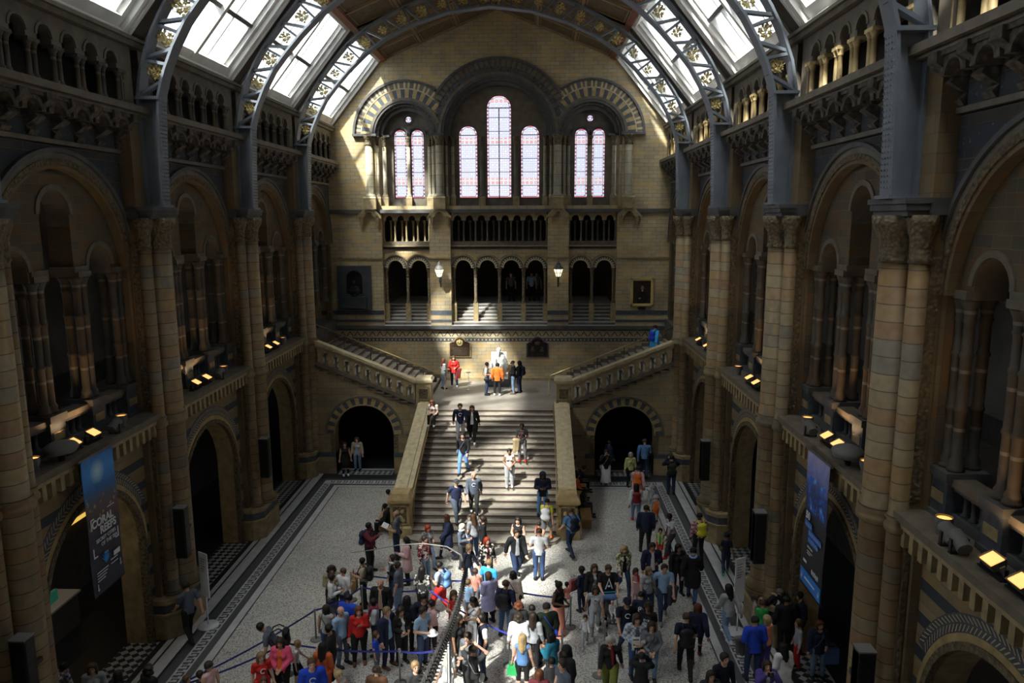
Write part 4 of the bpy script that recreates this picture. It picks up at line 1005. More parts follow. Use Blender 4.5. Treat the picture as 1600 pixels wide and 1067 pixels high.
# parapets of the main flight
for s in (-1, 1):
    X0, X1 = 2.93, 3.52
    pts = [(27.6, 0), (27.6, 1.50), (34.5, 3.45), (34.5, 0)]
    b = B(); k = b.a([(s*X0, y, z) for y, z in pts]+[(s*X1, y, z) for y, z in pts])
    b.face((k,k+1,k+2,k+3)); b.face((k+4,k+5,k+6,k+7)); b.face((k+1,k+5,k+6,k+2)); b.face((k,k+4,k+5,k+1))
    def slab(x0, x1, dz0, dz1, m):
        k = b.a([(s*x0,27.6,1.5+dz0),(s*x1,27.6,1.5+dz0),(s*x1,34.5,3.45+dz0),(s*x0,34.5,3.45+dz0),(s*x0,27.6,1.5+dz1),(s*x1,27.6,1.5+dz1),(s*x1,34.5,3.45+dz1),(s*x0,34.5,3.45+dz1)])
        for q in ((0,3,2,1),(4,5,6,7),(0,1,5,4),(1,2,6,5),(2,3,7,6),(3,0,4,7)): b.face([k+j for j in q], m)
    slab(X0-.06, X1+.06, 0, .1, 1); slab(X0+.14, X1-.04, .1, .15, 1)
    o = mk('stair_parapet', b, ['brick', 'cream']); tag(o, 'sloping buff stone parapet on the %s of the main flight' % SN[s], 'parapet', 'stair parapets')
    # newel at the foot
    g = empty('newel_pier', 'square carved stone newel at the foot of the stairs, %s side' % SN[s], 'newel', (s*3.22, 27.43, 0), 0, 'newel piers')
    b = B(); b.box(-.45,.45,-.45,.45,0,.42,0); b.frust((0,0), .42, .5, .45, .45, .38, .38, 1); b.box(-.37,.37,-.37,.37,.5,1.38,1); mk('shaft', b, ['ochre', 'ochre'], g)
    b = B(); b.frust((0,0), 1.36, 1.44, .37, .37, .46, .46); b.box(-.46,.46,-.46,.46,1.44,1.55); b.frust((0,0), 1.55, 1.78, .44, .44, .34, .34); mk('cap', b, ['ochre'], g)
    b = B(); b.box(-.3,.3,-.385,-.37,.58,1.3,0); mk('carved_panel', b, ['carved'], g)
    b = B()
    for x0, x1, z0, z1 in ((-.34,-.27,.54,1.34),(.27,.34,.54,1.34),(-.34,.34,.54,.6),(-.34,.34,1.28,1.34)): b.box(x0, x1, -.41, -.37, z0, z1)
    mk('panel_frame', b, ['ochre'], g)
    b = B(); b.ell((0,-.39,.8), (.14,.06,.12), 10); b.ell((-.1,-.39,1.05), (.09,.05,.1), 8); b.ell((.1,-.39,1.08), (.08,.05,.09), 8); b.ell((.13,-.39,.72), (.07,.04,.08), 8); mk('carved_leaves', b, ['ochre'], g)
    # newel at the landing
    g = empty('newel_pier', 'square carved stone newel beside the landing, %s side' % SN[s], 'newel', (s*3.32, 34.75, HL), 0, 'newel piers')
    b = B(); b.box(-.36,.36,-.36,.36,-.6,1.28,0); mk('shaft', b, ['buff'], g)
    b = B(); b.frust((0,0), 1.26, 1.36, .37, .37, .44, .44); b.box(-.44,.44,-.44,.44,1.36,1.46); b.frust((0,0), 1.46, 1.56, .42, .42, .36, .36); mk('cap', b, ['cream'], g)
    b = B(); b.box(-.22,.22,-.375,-.36,.55,1.05,1)
    for x0, x1, z0, z1 in ((-.27,-.21,.5,1.1),(.21,.27,.5,1.1),(-.27,.27,.5,.56),(-.27,.27,1.04,1.1)): b.box(x0, x1, -.40, -.36, z0, z1)
    mk('carved_panel', b, ['buff', 'carved'], g)
    # brass rail inside the parapet
    g = empty('stair_handrail', 'thin brass handrail along the %s parapet of the main flight' % SN[s], 'handrail', (s*2.82, 27.9, 0), 0, 'handrails')
    b = B(); b.tube([(0,0,.1),(0,0,1.45),(0,.12,1.55),(0,6.5,3.45),(0,6.55,3.1)], .025, 8); mk('rail', b, ['brass'], g)
    for j in range(5):
        y = .3+1.5*j; b = B(); b.tube([(0,y,1.57+y*.29),(s*.12,y,1.45+y*.29)], .014, 6); mk('bracket', b, ['brass'], g)
# front wall of the side flights
FS = .40
for s in (-1, 1):
    b = B(lambda u, w, z: (s*u, w, z))
    nst = 14; x0 = 3.66; x1 = 8.86
    c = 6.2
    # arch cell under a stepped top
    top = lambda u: HL+RI*(1+max(0, floor((u-3.35)/.375)))
    b.cell(3.5, 8.9, 0, 3.45, c, 1.4, 1.98, 0, YF, YF+.55, 0, 22, mi=2)
    for j in range(16):
        u0 = 3.35+.375*j; u1 = u0+.375; u0 = max(u0, 3.5); u1 = min(u1, 8.9)
        if u1 <= u0: continue
        zt = HL+RI*(j+1)
        b.box(u0, u1, YF, YF+.55, 3.44, zt, 0) if zt > 3.46 else None
        b.box(u0-.04, u1+.0, YF-.05, YF+.1, zt-.07, zt, 1)
    b.box(3.5, 4.2, YF-.03, YF+.05, 1.9, 1.98, 1); b.box(8.2, 8.9, YF-.03, YF+.05, 1.9, 1.98, 1)
    b.box(4.4, 4.8, YF-.08, YF+.5, 0, .85, 0); b.box(7.6, 8.6, YF-.08, YF+.5, 0, .85, 0); b.box(4.35, 4.8, YF-.1, YF+.4, .85, 1.05, 3); b.box(7.6, 8.65, YF-.1, YF+.4, .85, 1.05, 3)
    struct('wall_stair_'+SN[s], b, ['arch_wall', 'trim', 'buff', 'blue'])
    b = B(lambda u, w, z: (s*u, w, z))
    b.arch(c, 1.98, 1.4, 1.46, YF-.04, YF+.05, (3,), 30); b.arch(c, 1.98, 1.46, 1.78, YF-.03, YF+.05, (0, 1), 26); b.arch(c, 1.98, 1.78, 1.88, YF-.07, YF+.05, (2,), 30)
    for q in (-1, 1): u0, u1 = (c+1.4, c+1.62) if q > 0 else (c-1.62, c-1.4); b.box(u0, u1, YF-.03, YF+.02, .9, 1.95, 4)
    trim(b, ['blue', 'ochre', 'trim', 'buff', 'carved'])
    # steps of the flight and passage soffit below
    b = B(lambda u, w, z: (s*u, w, z))
    for j in range(21):
        u0 = 3.35+.375*j; zt = HL+RI*(j+1); b.box(u0, u0+.375 if j < 20 else 12.5, YF+.5, YE, zt-RI-.1, zt, 0); b.box(u0-.03, u0+.02, YF+.5, YE, zt-.03, zt+.004, 1)
        b.box(u0, u0+.375, YE-.1, YE-.01, zt, zt+.2, 2)
    for j in range(22):   # sloping ceiling of the passage
        pass
    b.box(3.3, 9.0, YF+.5, YE, 3.3, 3.36, 3) if False else None
    struct('stairs_side_'+SN[s], b, ['step', 'riser', 'trim', 'dark'])
    b = B(lambda u, w, z: (s*u, w, z)); b.box(3.25, 3.45, YF+.4, YE, 0, HL-.2, 0); b.box(3.4, 8.9, YF+5.4, YF+5.5, 0, 3.6, 1); struct('wall_passage_'+SN[s], b, ['aisle', 'dark'])
    # balustrade: sloped base, rail, and a run of little arches
    g = empty('stair_balustrade', 'sloping stone balustrade of small arches on the %s flight' % SN[s], 'balustrade', (0,0,0), 0, 'stair balustrades')
    Z = lambda u: 3.52+(u-3.75)*FS
    def sl(b, u0, u1, w0, w1, a, c_, m=0):
        k = b.a([(u0,w0,Z(u0)+a),(u1,w0,Z(u1)+a),(u1,w1,Z(u1)+a),(u0,w1,Z(u0)+a),(u0,w0,Z(u0)+c_),(u1,w0,Z(u1)+c_),(u1,w1,Z(u1)+c_),(u0,w1,Z(u0)+c_)])
        for q in ((0,3,2,1),(4,5,6,7),(0,1,5,4),(1,2,6,5),(2,3,7,6),(3,0,4,7)): b.face([k+j for j in q], m)
    P = lambda u, w, z: (s*u, w, z)
    b = B(P); sl(b, 3.7, 8.75, YF+.0, YF+.34, -.05, .14); mk('base', b, ['trim'], g)
    b = B(P); sl(b, 3.7, 8.75, YF-.06, YF+.4, .98, 1.12); sl(b, 3.7, 8.75, YF, YF+.34, .9, .98); mk('rail', b, ['cream'], g)
    nb = 10; pw = 5.0/nb
    b = B(P)
    for j in range(nb):
        u0 = 3.72+pw*j; cu = u0+pw/2; zs = Z(cu)+.62
        pts = [(cu-.16*cos(pi*t/10), zs+.16*sin(pi*t/10)) for t in range(11)]
        for t in range(10):
            a_, c_ = pts[t], pts[t+1]; b.quad([(a_[0],YF+.02,a_[1]),(c_[0],YF+.02,c_[1]),(c_[0],YF+.02,Z(c_[0])+.92),(a_[0],YF+.02,Z(a_[0])+.92)], 0); b.quad([(a_[0],YF+.02,a_[1]),(c_[0],YF+.02,c_[1]),(c_[0],YF+.3,c_[1]),(a_[0],YF+.3,a_[1])], 0)
            b.quad([(a_[0],YF+.3,a_[1]),(c_[0],YF+.3,c_[1]),(c_[0],YF+.3,Z(c_[0])+.92),(a_[0],YF+.3,Z(a_[0])+.92)], 0)
        for a_, c_ in ((u0, cu-.16), (cu+.16, u0+pw)):
            for ww in (YF+.02, YF+.3): b.quad([(a_,ww,Z(a_)+.1),(c_,ww,Z(c_)+.1),(c_,ww,Z(c_)+.92),(a_,ww,Z(a_)+.92)], 0)
            b.quad([(a_,YF+.02,Z(a_)+.1),(a_,YF+.3,Z(a_)+.1),(a_,YF+.3,Z(a_)+.92),(a_,YF+.02,Z(a_)+.92)], 0); b.quad([(c_,YF+.02,Z(c_)+.1),(c_,YF+.3,Z(c_)+.1),(c_,YF+.3,Z(c_)+.92),(c_,YF+.02,Z(c_)+.92)], 0)
    mk('arch_panel', b, ['buff'], g)
    for j in range(nb):
        cu = 3.72+pw*(j+.5); b = B(P); small_col(b, (cu+.0, YF+.16), Z(cu)+.1, Z(cu)+.66, .05, n=8); mk('baluster', b, ['trim'], g)
    # iron centre handrail
    g = empty('stair_handrail', 'metal handrail on posts up the middle of the %s flight' % SN[s], 'handrail', (s*2.7, 37.7, HL), 0, 'handrails')
    b = B(lambda u, w, z: (s*u, w, z)); b.tube([(0,-.2,.02),(0,.0,.02),(0,.0,.9),(.1,0,1.0),(6.8,0,3.72)], .035, 8); mk('rail', b, ['brass'], g)
    for j in range(5):
        u = 1.1+j*1.35; zb = RI*(1+max(0, floor((u+2.7-3.35)/.375))); b = B(lambda a, w, z: (s*a, w, z)); b.tube([(u,0,zb),(u,0,zb+.35),(u,.0,1.0+(u-.1)*.406)], .022, 6); b.tube([(u-.14,0,zb+.02),(u,0,zb+.35)], .014, 5); mk('post', b, ['black'], g)
# ---- statue
g = empty('marble_statue', 'white marble statue of a bearded man seated on a plinth, centre of the landing', 'statue', (.0, 39.9, HL))
b = B(); b.box(-.62,.62,-.6,.6,0,.12); b.box(-.56,.56,-.55,.55,.12,.42); mk('dark_base', b, ['slate'], g)
b = B(); b.box(-.2,.2,-.57,-.55,.16,.36); mk('name_plate', b, ['trim'], g)
b = B(); b.box(-.5,.5,-.5,.5,.42,.5); b.box(-.4,.4,-.15,.48,.5,.98); b.box(-.42,.42,.3,.5,.5,1.75); b.box(-.5,-.36,-.2,.45,.98,1.22); b.box(.36,.5,-.2,.45,.98,1.22); mk('chair', b, ['marble'], g)
SCULPT = ('marble', g)
# ================================================================== LAMPS ON THE LEDGES, BANNERS, SPEAKERS, SIGNS, BARRIERS
def flood(x, y, s, label, big=True, tilt=.5):
    g = empty('ledge_floodlight' if big else 'ledge_uplight', label, 'lamp', (x, y, 6.75), 0, 'lamps on the ledges')
    if big:
        R = Matrix.Rotation(-s*tilt, 4, 'Y') @ Matrix.Scale(.85, 4)
        b = B(lambda u, w, z: tuple(R @ Vector((u, w, z))+Vector((0,0,.16))))
        i = b.a([(-.12,-.16,-.05),(.12,-.16,-.05),(.12,.16,-.05),(-.12,.16,-.05),(-.16,-.21,.13),(.16,-.21,.13),(.16,.21,.13),(-.16,.21,.13)])
        for q in ((0,3,2,1),(0,1,5,4),(1,2,6,5),(2,3,7,6),(3,0,4,7)): b.face([i+k for k in q])
        b.box(-.05,.05,-.3,-.27,-.15,.08); b.box(-.05,.05,.27,.3,-.15,.08); mk('housing', b, ['lamp_grey'], g)
        b = B(lambda u, w, z: tuple(R @ Vector((u, w, z))+Vector((0,0,.16)))); b.box(-.13,.13,-.17,.17,.10,.125); mk('lit_reflector', b, ['lamp_hot'], g)
        b = B(); b.box(-.08,.08,-.3,.3,0,.03); b.box(-.03,.03,-.31,-.29,0,.2); b.box(-.03,.03,.29,.31,0,.2); mk('bracket', b, ['black'], g)
        ld = bpy.data.lights.new('lamp_bulb', 'SPOT'); ld.energy = 30; ld.spot_size = 2.2; ld.color = (1,.62,.3); ld.shadow_soft_size = .1
        lo = bpy.data.objects.new('lamp_bulb', ld); COL.objects.link(lo); lo.parent = g; lo.location = (s*.05, 0, .4); lo.rotation_euler = (pi, 0, 0)
    else:
        b = B(); b.lathe((0,0), [(.11,0),(.12,.04),(.1,.08),(.14,.2),(.14,.32)], 12, cap=False); b.lathe((0,0), [(.1,.0),(.1,.02)], 12); mk('housing', b, ['lamp_grey'], g)
        b = B(); b.lathe((0,0), [(.12,.27),(.12,.29)], 12); mk('lit_lens', b, ['lamp_on'], g)
LP = [(-1,16.75,1,'front left ledge, nearer one of the pair'),(-1,17.55,1,'front left ledge, farther one of the pair'),(-1,15.35,0,'left ledge, at the near end of the front bay'),(-1,18.9,0,'left ledge, at the far end of the front bay'),
 (-1,23.26,1,'left ledge second bay, nearer of the pair'),(-1,24.05,1,'left ledge second bay, farther of the pair'),(-1,21.98,0,'left ledge second bay, beside the near pier'),(-1,25.5,0,'left ledge second bay, beside the far pier'),
 (-1,29.9,1,'left ledge third bay, nearer of the pair'),(-1,30.8,1,'left ledge third bay, farther of the pair'),(-1,28.87,0,'left ledge third bay, near end'),(-1,31.8,0,'left ledge third bay, far end'),
 (1,17.6,1,'right ledge above the blue banner, farther of the pair'),(1,16.95,1,'right ledge above the blue banner, nearer of the pair'),(1,19.0,0,'right ledge above the banner bay, far end'),(1,15.5,0,'right ledge, beside the pier to the right of the banner'),
 (1,11.0,1,'nearest right ledge, farther of the pair'),(1,10.3,1,'nearest right ledge, at the frame edge'),(1,12.45,0,'nearest right ledge, by the big pier'),
 (1,24.2,1,'right ledge third bay, farther of the pair'),(1,23.45,1,'right ledge third bay, nearer of the pair'),(1,25.7,0,'right ledge third bay, far end'),(1,30.4,1,'far right ledge, nearer lamp'),(1,31.9,1,'far right ledge, lamp close to the stairs')]
for s, y, big, wh in LP:
    flood(s*9.0, y, s, ('square amber floodlight, ' if big else 'small round amber uplight, ')+wh, big)
for s, y in ((-1, 16.1), (1, 16.1)):
    g = empty('dome_lamp', 'big grey oval lamp housing on the %s ledge beside the banner rod' % SN[s], 'lamp', (s*8.85, y, 6.75), 0, 'grey oval lamp housings')
    b = B(); b.ell((0,0,.3), (.34,.42,.16), 16); b.lathe((0,0), [(.3,.2),(.33,.24),(.3,.28)], 20); mk('housing', b, ['lamp_grey'], g)
    b = B(); b.tube([(0,0,0),(0,0,.22)], .08, 8); mk('stand', b, ['black'], g)
# unlit black spots on the ledges
for s, y in ((-1,18.3),(-1,24.8),(1,18.35),(1,11.7),(1,12.0)):
    g = empty('stage_spotlight', 'unlit black spotlight can on the %s ledge, %s' % (SN[s], 'front bay' if y in (18.3, 18.35) else 'second bay' if y > 20 else 'closest bay, by the pier' if y == 12.0 else 'closest bay, next along'), 'lamp', (s*8.85, y, 6.75), 0, 'unlit ledge spotlights')
    b = B(); b.tube([(0,-.18,.14),(0,.16,.28)], [.12,.12], 12); mk('can', b, ['lamp_grey'], g); b = B(); b.box(-.15,-.12,-.03,.03,0,.25); b.box(.12,.15,-.03,.03,0,.25); b.box(-.15,.15,-.05,.05,0,.02); mk('yoke', b, ['black'], g)

def text_obj(name, txt, size, mat, parent, loc, rot, align='LEFT', ext=.004, sx=1, bold=0):
    c = bpy.data.curves.new(name, 'FONT'); c.body = txt; c.size = size; c.align_x = align; c.extrude = ext; c.offset = bold
    o = bpy.data.objects.new(name, c); COL.objects.link(o)
    dg = bpy.context.evaluated_depsgraph_get(); me = bpy.data.meshes.new_from_object(o.evaluated_get(dg)); bpy.data.objects.remove(o)
    me.name = name; me.materials.clear(); me.materials.append(M[mat])
    m = bpy.data.objects.new(name, me); COL.objects.link(m); m.parent = parent; m.location = loc; m.rotation_euler = rot; m.scale = (sx,1,1); return m
def banner_mat(name, kind):
    m, t, p = nodes(name); N = NT(t); pos = N.n('TexCoord').outputs['Object']; s = N.n('SeparateXYZ'); N.l(pos, s.inputs[0])
    n = N.n('TexNoise'); n.inputs['Scale'].default_value = 3.2; n.inputs['Detail'].default_value = 6; n.inputs['Distortion'].default_value = 1.2; N.l(pos, n.inputs['Vector'])
    v = N.n('TexVoronoi'); v.inputs['Scale'].default_value = 6; N.l(pos, v.inputs['Vector'])
    if kind == 'coral':
        z = N.math('ADD', s.outputs[2], N.math('MULTIPLY', N.math('SUBTRACT', n.outputs['Fac'], .5), .5))
        c = N.ramp(N.math('DIVIDE', N.math('ADD', z, 3.35), 3.35), [(0,(.02,.024,.05)),(.42,(.035,.026,.05)),(.55,(.12,.065,.06)),(.66,(.10,.09,.12)),(.74,(.02,.14,.42)),(.88,(.04,.32,.85)),(1,(.03,.2,.62))])
        blob = N.math('MULTIPLY', N.math('LESS_THAN', v.outputs['Distance'], .28), N.math('MULTIPLY', N.math('GREATER_THAN', s.outputs[2], -1.75), N.math('LESS_THAN', s.outputs[2], -.95)))
        c = N.mix(blob, c, N.ramp(n.outputs['Fac'], [(.35,(.25,.10,.06)),(.5,(.30,.26,.22)),(.62,(.35,.33,.05)),(.7,(.12,.16,.3))]))
        d = N.n('VectorMath'); d.operation = 'DISTANCE'; N.l(pos, d.inputs[0]); d.inputs[1].default_value = (0,-.05,-.42)
        c = N.mix(N.ramp(d.outputs['Value'], [(.05,(1,1,1)),(.32,(0,0,0))]), c, (.55,.82,.95))
    else:
        z = N.math('ADD', s.outputs[2], N.math('MULTIPLY', N.math('SUBTRACT', n.outputs['Fac'], .5), .7))
        c = N.ramp(N.math('DIVIDE', N.math('ADD', z, 3.35), 3.35), [(0,(.02,.02,.028)),(.52,(.02,.02,.03)),(.62,(.02,.05,.2)),(.72,(.02,.07,.28)),(.86,(.22,.25,.6)),(1,(.42,.42,.75))])
        sw = N.math('MULTIPLY', N.math('MULTIPLY', N.math('GREATER_THAN', n.outputs['Fac'], .50), N.math('LESS_THAN', N.math('ABSOLUTE', N.math('ADD', s.outputs[2], 1.0)), .42)), N.math('LESS_THAN', N.math('ABSOLUTE', s.outputs[1]), .5))
        c = N.mix(sw, c, N.ramp(v.outputs['Distance'], [(.1,(.25,.6,1)),(.5,(.02,.16,.75))]))
    N.l(c, p.inputs['Base Color']); p.inputs['Roughness'].default_value = .5; return m
M['coral'] = banner_mat('coral_poster_print', 'coral'); M['wild'] = banner_mat('blue_poster_print', 'wild'); M['bluepanel'] = plain('blue_print', (.03,.22,.72), .5, noise=.03); M['ink'] = plain('white_ink', (.75,.78,.8), .6, noise=.02); M['inkblue'] = plain('blue_ink', (.05,.3,.75), .6, noise=.02)
# left banner: reads facing the hall (+X)
def banner(s, yc, label, mat):
    g = empty('hanging_banner', label, 'banner', (s*8.58, yc, 6.62))
    b = B()
    H = 3.4; W = .66; n = 10
    for j in range(n):
        z0, z1 = -H*j/n, -H*(j+1)/n; f = lambda z: .012*sin(z*3)
        b.quad([(f(z0),-W,z0),(f(z0),W,z0),(f(z1),W,z1),(f(z1),-W,z1)], 0); b.quad([(f(z0)+s*.012,-W,z0),(f(z0)+s*.012,W,z0),(f(z1)+s*.012,W,z1),(f(z1)+s*.012,-W,z1)], 0)
    mk('cloth', b, [mat], g)
    b = B(); b.tube([(0,-W-.12,.02),(0,W+.12,.02)], .035, 8); mk('top_rod', b, ['chrome'], g)
    b = B(); b.tube([(0,-W,-H),(0,W,-H)], .018, 8); mk('bottom_rod', b, ['black'], g)
    for y in (-W+.1, W-.1): b = B(); b.tube([(0,y,.02),(s*.05,y,.0),(s*.2,y,.02)], .015, 6); mk('hook', b, ['black'], g)
    return g
g = banner(-1, 17.0, 'dark blue coral reef exhibition banner hanging from the left ledge', 'coral')
RL_ = (pi/2, 0, pi/2)
def tl(txt, y, z, size, mat='ink', sx=1, bold=0): text_obj('lettering', txt, size, mat, g, (.028, y, z), RL_, 'CENTER', sx=sx, bold=bold)
tl('CORAL', -.08, -1.72, .27, bold=.008); tl('REEFS', .12, -1.95, .27, bold=.008); tl('SECRET CITIES', .0, -2.12, .13); tl('OF THE SEA', .12, -2.26, .13)
tl('SAVE', -.05, -2.5, .06); tl('with live corals', .3, -1.42, .05)
for z in (-2.78, -2.86, -2.94): tl('Book at nhm.ac.uk', -.2, z, .06) if False else None
b = B()
for (y0, y1, z0, z1) in ((-.56,-.53,-1.75,-1.5),(-.56,-.42,-1.5,-1.47),(.50,.53,-2.28,-2.05),(.38,.53,-2.31,-2.28),(-.56,-.53,-2.42,-2.2),(-.56,-.4,-2.45,-2.42)): b.box(.02, .03, y0, y1, z0, z1)
mk('bracket_marks', b, ['ink'], g)
b = B()
for j in range(4): b.box(.02, .028, -.5, -.02-.05*j, -2.86-.07*j, -2.84-.07*j)
for j in range(2): b.box(.02, .028, .1, .4, -2.78-.1*j, -2.76-.1*j)
b.box(.02,.028,.25,.52,-2.72,-2.6); mk('small_print', b, ['ink'], g)
b = B()
for y, z in ((.5,-2.98), (-.5,-3.2)): b.box(.02,.03,y-.012,y+.012,z-.08,z+.08); b.quad([(.03,y-.05,z-.04),(.03,y+.05,z-.04),(.03,y,z-.11)])
mk('arrow_marks', b, ['ink'], g)
b = B(); R0 = [(.03, -.1+.16*cos(a), -2.62+.2*sin(a)) for a in np.linspace(.3, 2.8, 7)]
for p in R0: b.tube([(.025,-.1,-2.72), tuple((Vector((.025,-.1,-2.72))+Vector(p))/2+Vector((0,.02,0))), p], [.02,.016,.006], 6)
mk('printed_coral', b, ['inkblue'], g)
g = banner(1, 17.0, 'blue and black photography exhibition banner hanging from the right ledge', 'wild')
def tr(txt, y, z, size, mat='ink', sx=1, bold=0): text_obj('lettering', txt, size, mat, g, (-.028, y, z), (pi/2, 0, -pi/2), 'LEFT', sx=sx, bold=bold)
tr('50', .5, -1.66, .26, bold=.006)
b = B()
for (y0, y1, z0, z1) in ((.52,.1,-1.86,-1.72),(.28,-.5,-2.03,-1.89),(.28,-.3,-2.20,-2.06)): b.box(-.03,-.02,min(y0,y1),max(y0,y1),z0,z1)
mk('blue_title_blocks', b, ['bluepanel'], g)
tr('WILDLIFE', .5, -1.84, .1, 'wild'); tr('PHOTOGRAPHER', .26, -2.0, .1, 'wild'); tr('OF THE YEAR', .26, -2.17, .1, 'wild')
tr('EXHIBITION', .3, -2.34, .06); tr('natural history', .3, -2.43, .05) if False else None
b = B(); b.box(-.03,-.02,-.02,.3,-2.44,-2.42); b.box(-.03,-.02,.1,.3,-2.5,-2.48); b.box(-.03,-.02,.3,.5,-2.78,-2.72); mk('small_print', b, ['ink'], g)
b = B(); b.box(-.03,-.018,-.64,.64,-3.33,-2.98); mk('blue_footer', b, ['bluepanel'], g)
b = B()
for j in range(5): b.ell((-.03,-.08-.09*j,-2.82-.012*(j % 2)), (.006,.035,.07), 8)
mk('white_logo', b, ['ink'], g)
b = B(); b.box(-.036,-.03,-.3,.35,-3.17,-3.13)
for y in (.52,-.55): b.box(-.036,-.03,y-.012,y+.012,-3.22,-3.08); b.quad([(-.038,y-.05,-3.17),(-.038,y+.05,-3.17),(-.038,y,-3.25)])
mk('arrow_marks', b, ['ink'], g)
# column speakers on the piers
for s, k, wh in ((-1,3,'first left pier from the viewer'),(-1,4,'second left pier from the viewer'),(-1,5,'third left pier from the viewer'),(1,3,'big right pier near the viewer'),(1,4,'second right pier from the viewer'),(1,5,'third right pier from the viewer')):
    g = empty('column_speaker', 'tall black column loudspeaker fixed to the '+wh, 'speaker', (s*8.3, PY[k]-.75, 2.45), 0, 'column loudspeakers')
    b = B(); b.box(-.16,.16,-.15,.15,0,1.5); mk('cabinet', b, ['black'], g); b = B(); b.box(-.17,.17,-.16,.16,1.5,1.53); mk('top_plate', b, ['lamp_grey'], g)
    b = B(); b.box(-.13 if s>0 else .16, -.16 if s>0 else .17, -.13,.13,.05,1.45); b.box(-.13,.13,-.165,-.15,.05,1.45); mk('grille', b, ['bronze_dark'], g); b = B(); b.box(-.04,.04,.15,.5,.7,.8); mk('wall_bracket', b, ['black'], g)
# sign stands
for s in (-1, 1):
    g = empty('sign_stand', 'white floor standing sign on a round base by the %s piers' % SN[s], 'sign', (s*7.95, 20.7, 0), 0, 'floor standing signs')
    b = B(); b.lathe((0,0), [(.31,0),(.31,.02),(.05,.04)], 24); mk('base', b, ['white_board'], g); b = B(); b.tube([(0,0,.03),(0,0,1.25)], .025, 8); mk('pole', b, ['chrome'], g)
    b = B(); R = Matrix.Rotation(s*.55, 4, 'Z'); b.P = lambda x, y, z: tuple(R @ Vector((x, y, z))); b.box(-.2,.2,-.03,.0,.95,2.35); mk('board', b, ['white_board'], g)
    b = B(); b.P = lambda x, y, z: tuple(R @ Vector((x, y, z)))
    for j in range(6): b.box(-.14,.1-.04*(j % 3),-.036,-.03,2.15-.08*j,2.17-.08*j)
    mk('printed_lines', b, ['lamp_grey'], g)
# wooden benches by the stair wall
for s, y, wh in ((-1,28.6,'nearer'),(-1,31.2,'farther'),(1,28.9,'nearer'),(1,31.6,'farther')):
    g = empty('wooden_bench', 'plain oak bench along the outside of the %s stair parapet, %s one' % (SN[s], wh), 'bench', (s*4.0, y, 0), 0, 'oak benches')
    b = B(); b.box(-.22,.22,-.95,.95,.41,.47); mk('seat', b, ['bench'], g)
    for q in (-.8, .8): b = B(); b.box(-.2,.2,q-.04,q+.04,0,.41); mk('leg', b, ['bench'], g)
# aisle fixtures, then two added lamps
b = B(); b.box(-13.18,-13.1,20.6,23.6,2.36,2.46); o = mk('strip_light', b, ['strip_light']); tag(o, 'warm glowing strip light in the dark passage behind the coral banner', 'light')
b = B(); b.box(-10.6,-10.55,17.3,17.9,2.35,2.65); g = empty('exit_sign', 'small green sign in the dark left passage', 'sign', (0,0,0)); mk('panel', b, ['green_sign'], g); b = B(); b.tube([(-10.57,17.6,2.65),(-10.57,17.6,6.3)], .015, 6); mk('hanger', b, ['black'], g)
g = empty('display_panel', 'pale grey display panel in the right passage behind the banner', 'panel', (12.9, 14.4, 0)); b = B(); b.box(-.05,.05,-.9,.9,.7,2.9); mk('board', b, ['white_board'], g); b = B(); b.box(-.08,.08,-.95,-.9,0,3); b.box(-.08,.08,.9,.95,0,3); mk('post', b, ['black'], g)
g = empty('service_counter', 'long pale counter in the dark left passage behind the coral banner', 'counter', (-12.3, 18.2, 0)); b = B(); b.box(-.35,.35,-2.6,2.6,0,1.0); mk('body', b, ['lamp_grey'], g); b = B(); b.box(-.42,.42,-2.65,2.65,1.0,1.06); mk('top', b, ['white_board'], g)
for s, y, z in ((-1, 18.0, 5.2), (1, 16.0, 5.0)):  # invented lamps, put in to brighten the dim passages
    g = empty('added_passage_lamp', 'small added lamp brightening the %s passage' % SN[s], 'lamp', (s*11.5, y, z), 0, 'added passage lamps'); b = B(); b.ell((0,0,0), (.1,.1,.07), 12); mk('added_glow_bulb', b, ['lamp_hot'], g); b = B(); b.tube([(0,0,.05),(0,0,6.3-z)], .012, 6); mk('stem', b, ['black'], g)
    ld = bpy.data.lights.new('added_passage_bulb', 'POINT'); ld.energy = 55 if s < 0 else 25; ld.color = (1,.86,.66); ld.shadow_soft_size = .15; lo = bpy.data.objects.new('added_passage_bulb', ld); COL.objects.link(lo); lo.parent = g; lo.location = (0,0,-.15)
# dinosaur tail in the foreground
TAIL = [(-3.56,20.9,2.3),(-2.9,21.05,2.33),(-2.21,21.35,2.35),(-1.45,21.45,2.36),(-.7,21.2,2.38),(-.22,20.6,2.4),(.0,19.6,2.42),(.02,18.4,2.45),(-.03,17.2,2.5),(-.1,16.0,2.6),(-.2,14.8,2.75),(-.3,13.4,2.9),(-.4,12,3.1)]
g = empty('dinosaur_tail', 'dark fossil skeleton tail curling above the queue in the foreground', 'skeleton', (-.1, 16.3, 0))
def tp(t):
    n = len(TAIL)-1; x = min(max(t, 0), .9999)*n; i = int(x); f = x-i; return Vector(TAIL[i]).lerp(Vector(TAIL[i+1]), f)-Vector((-.1,16.3,0))
b = B(); b.tube([tuple(tp(k/60)) for k in range(29)], [.011+.012*k/28 for k in range(29)], 7); mk('whip_end', b, [plain('pale_bone', (.22,.21,.19), .45, noise=.15)], g)
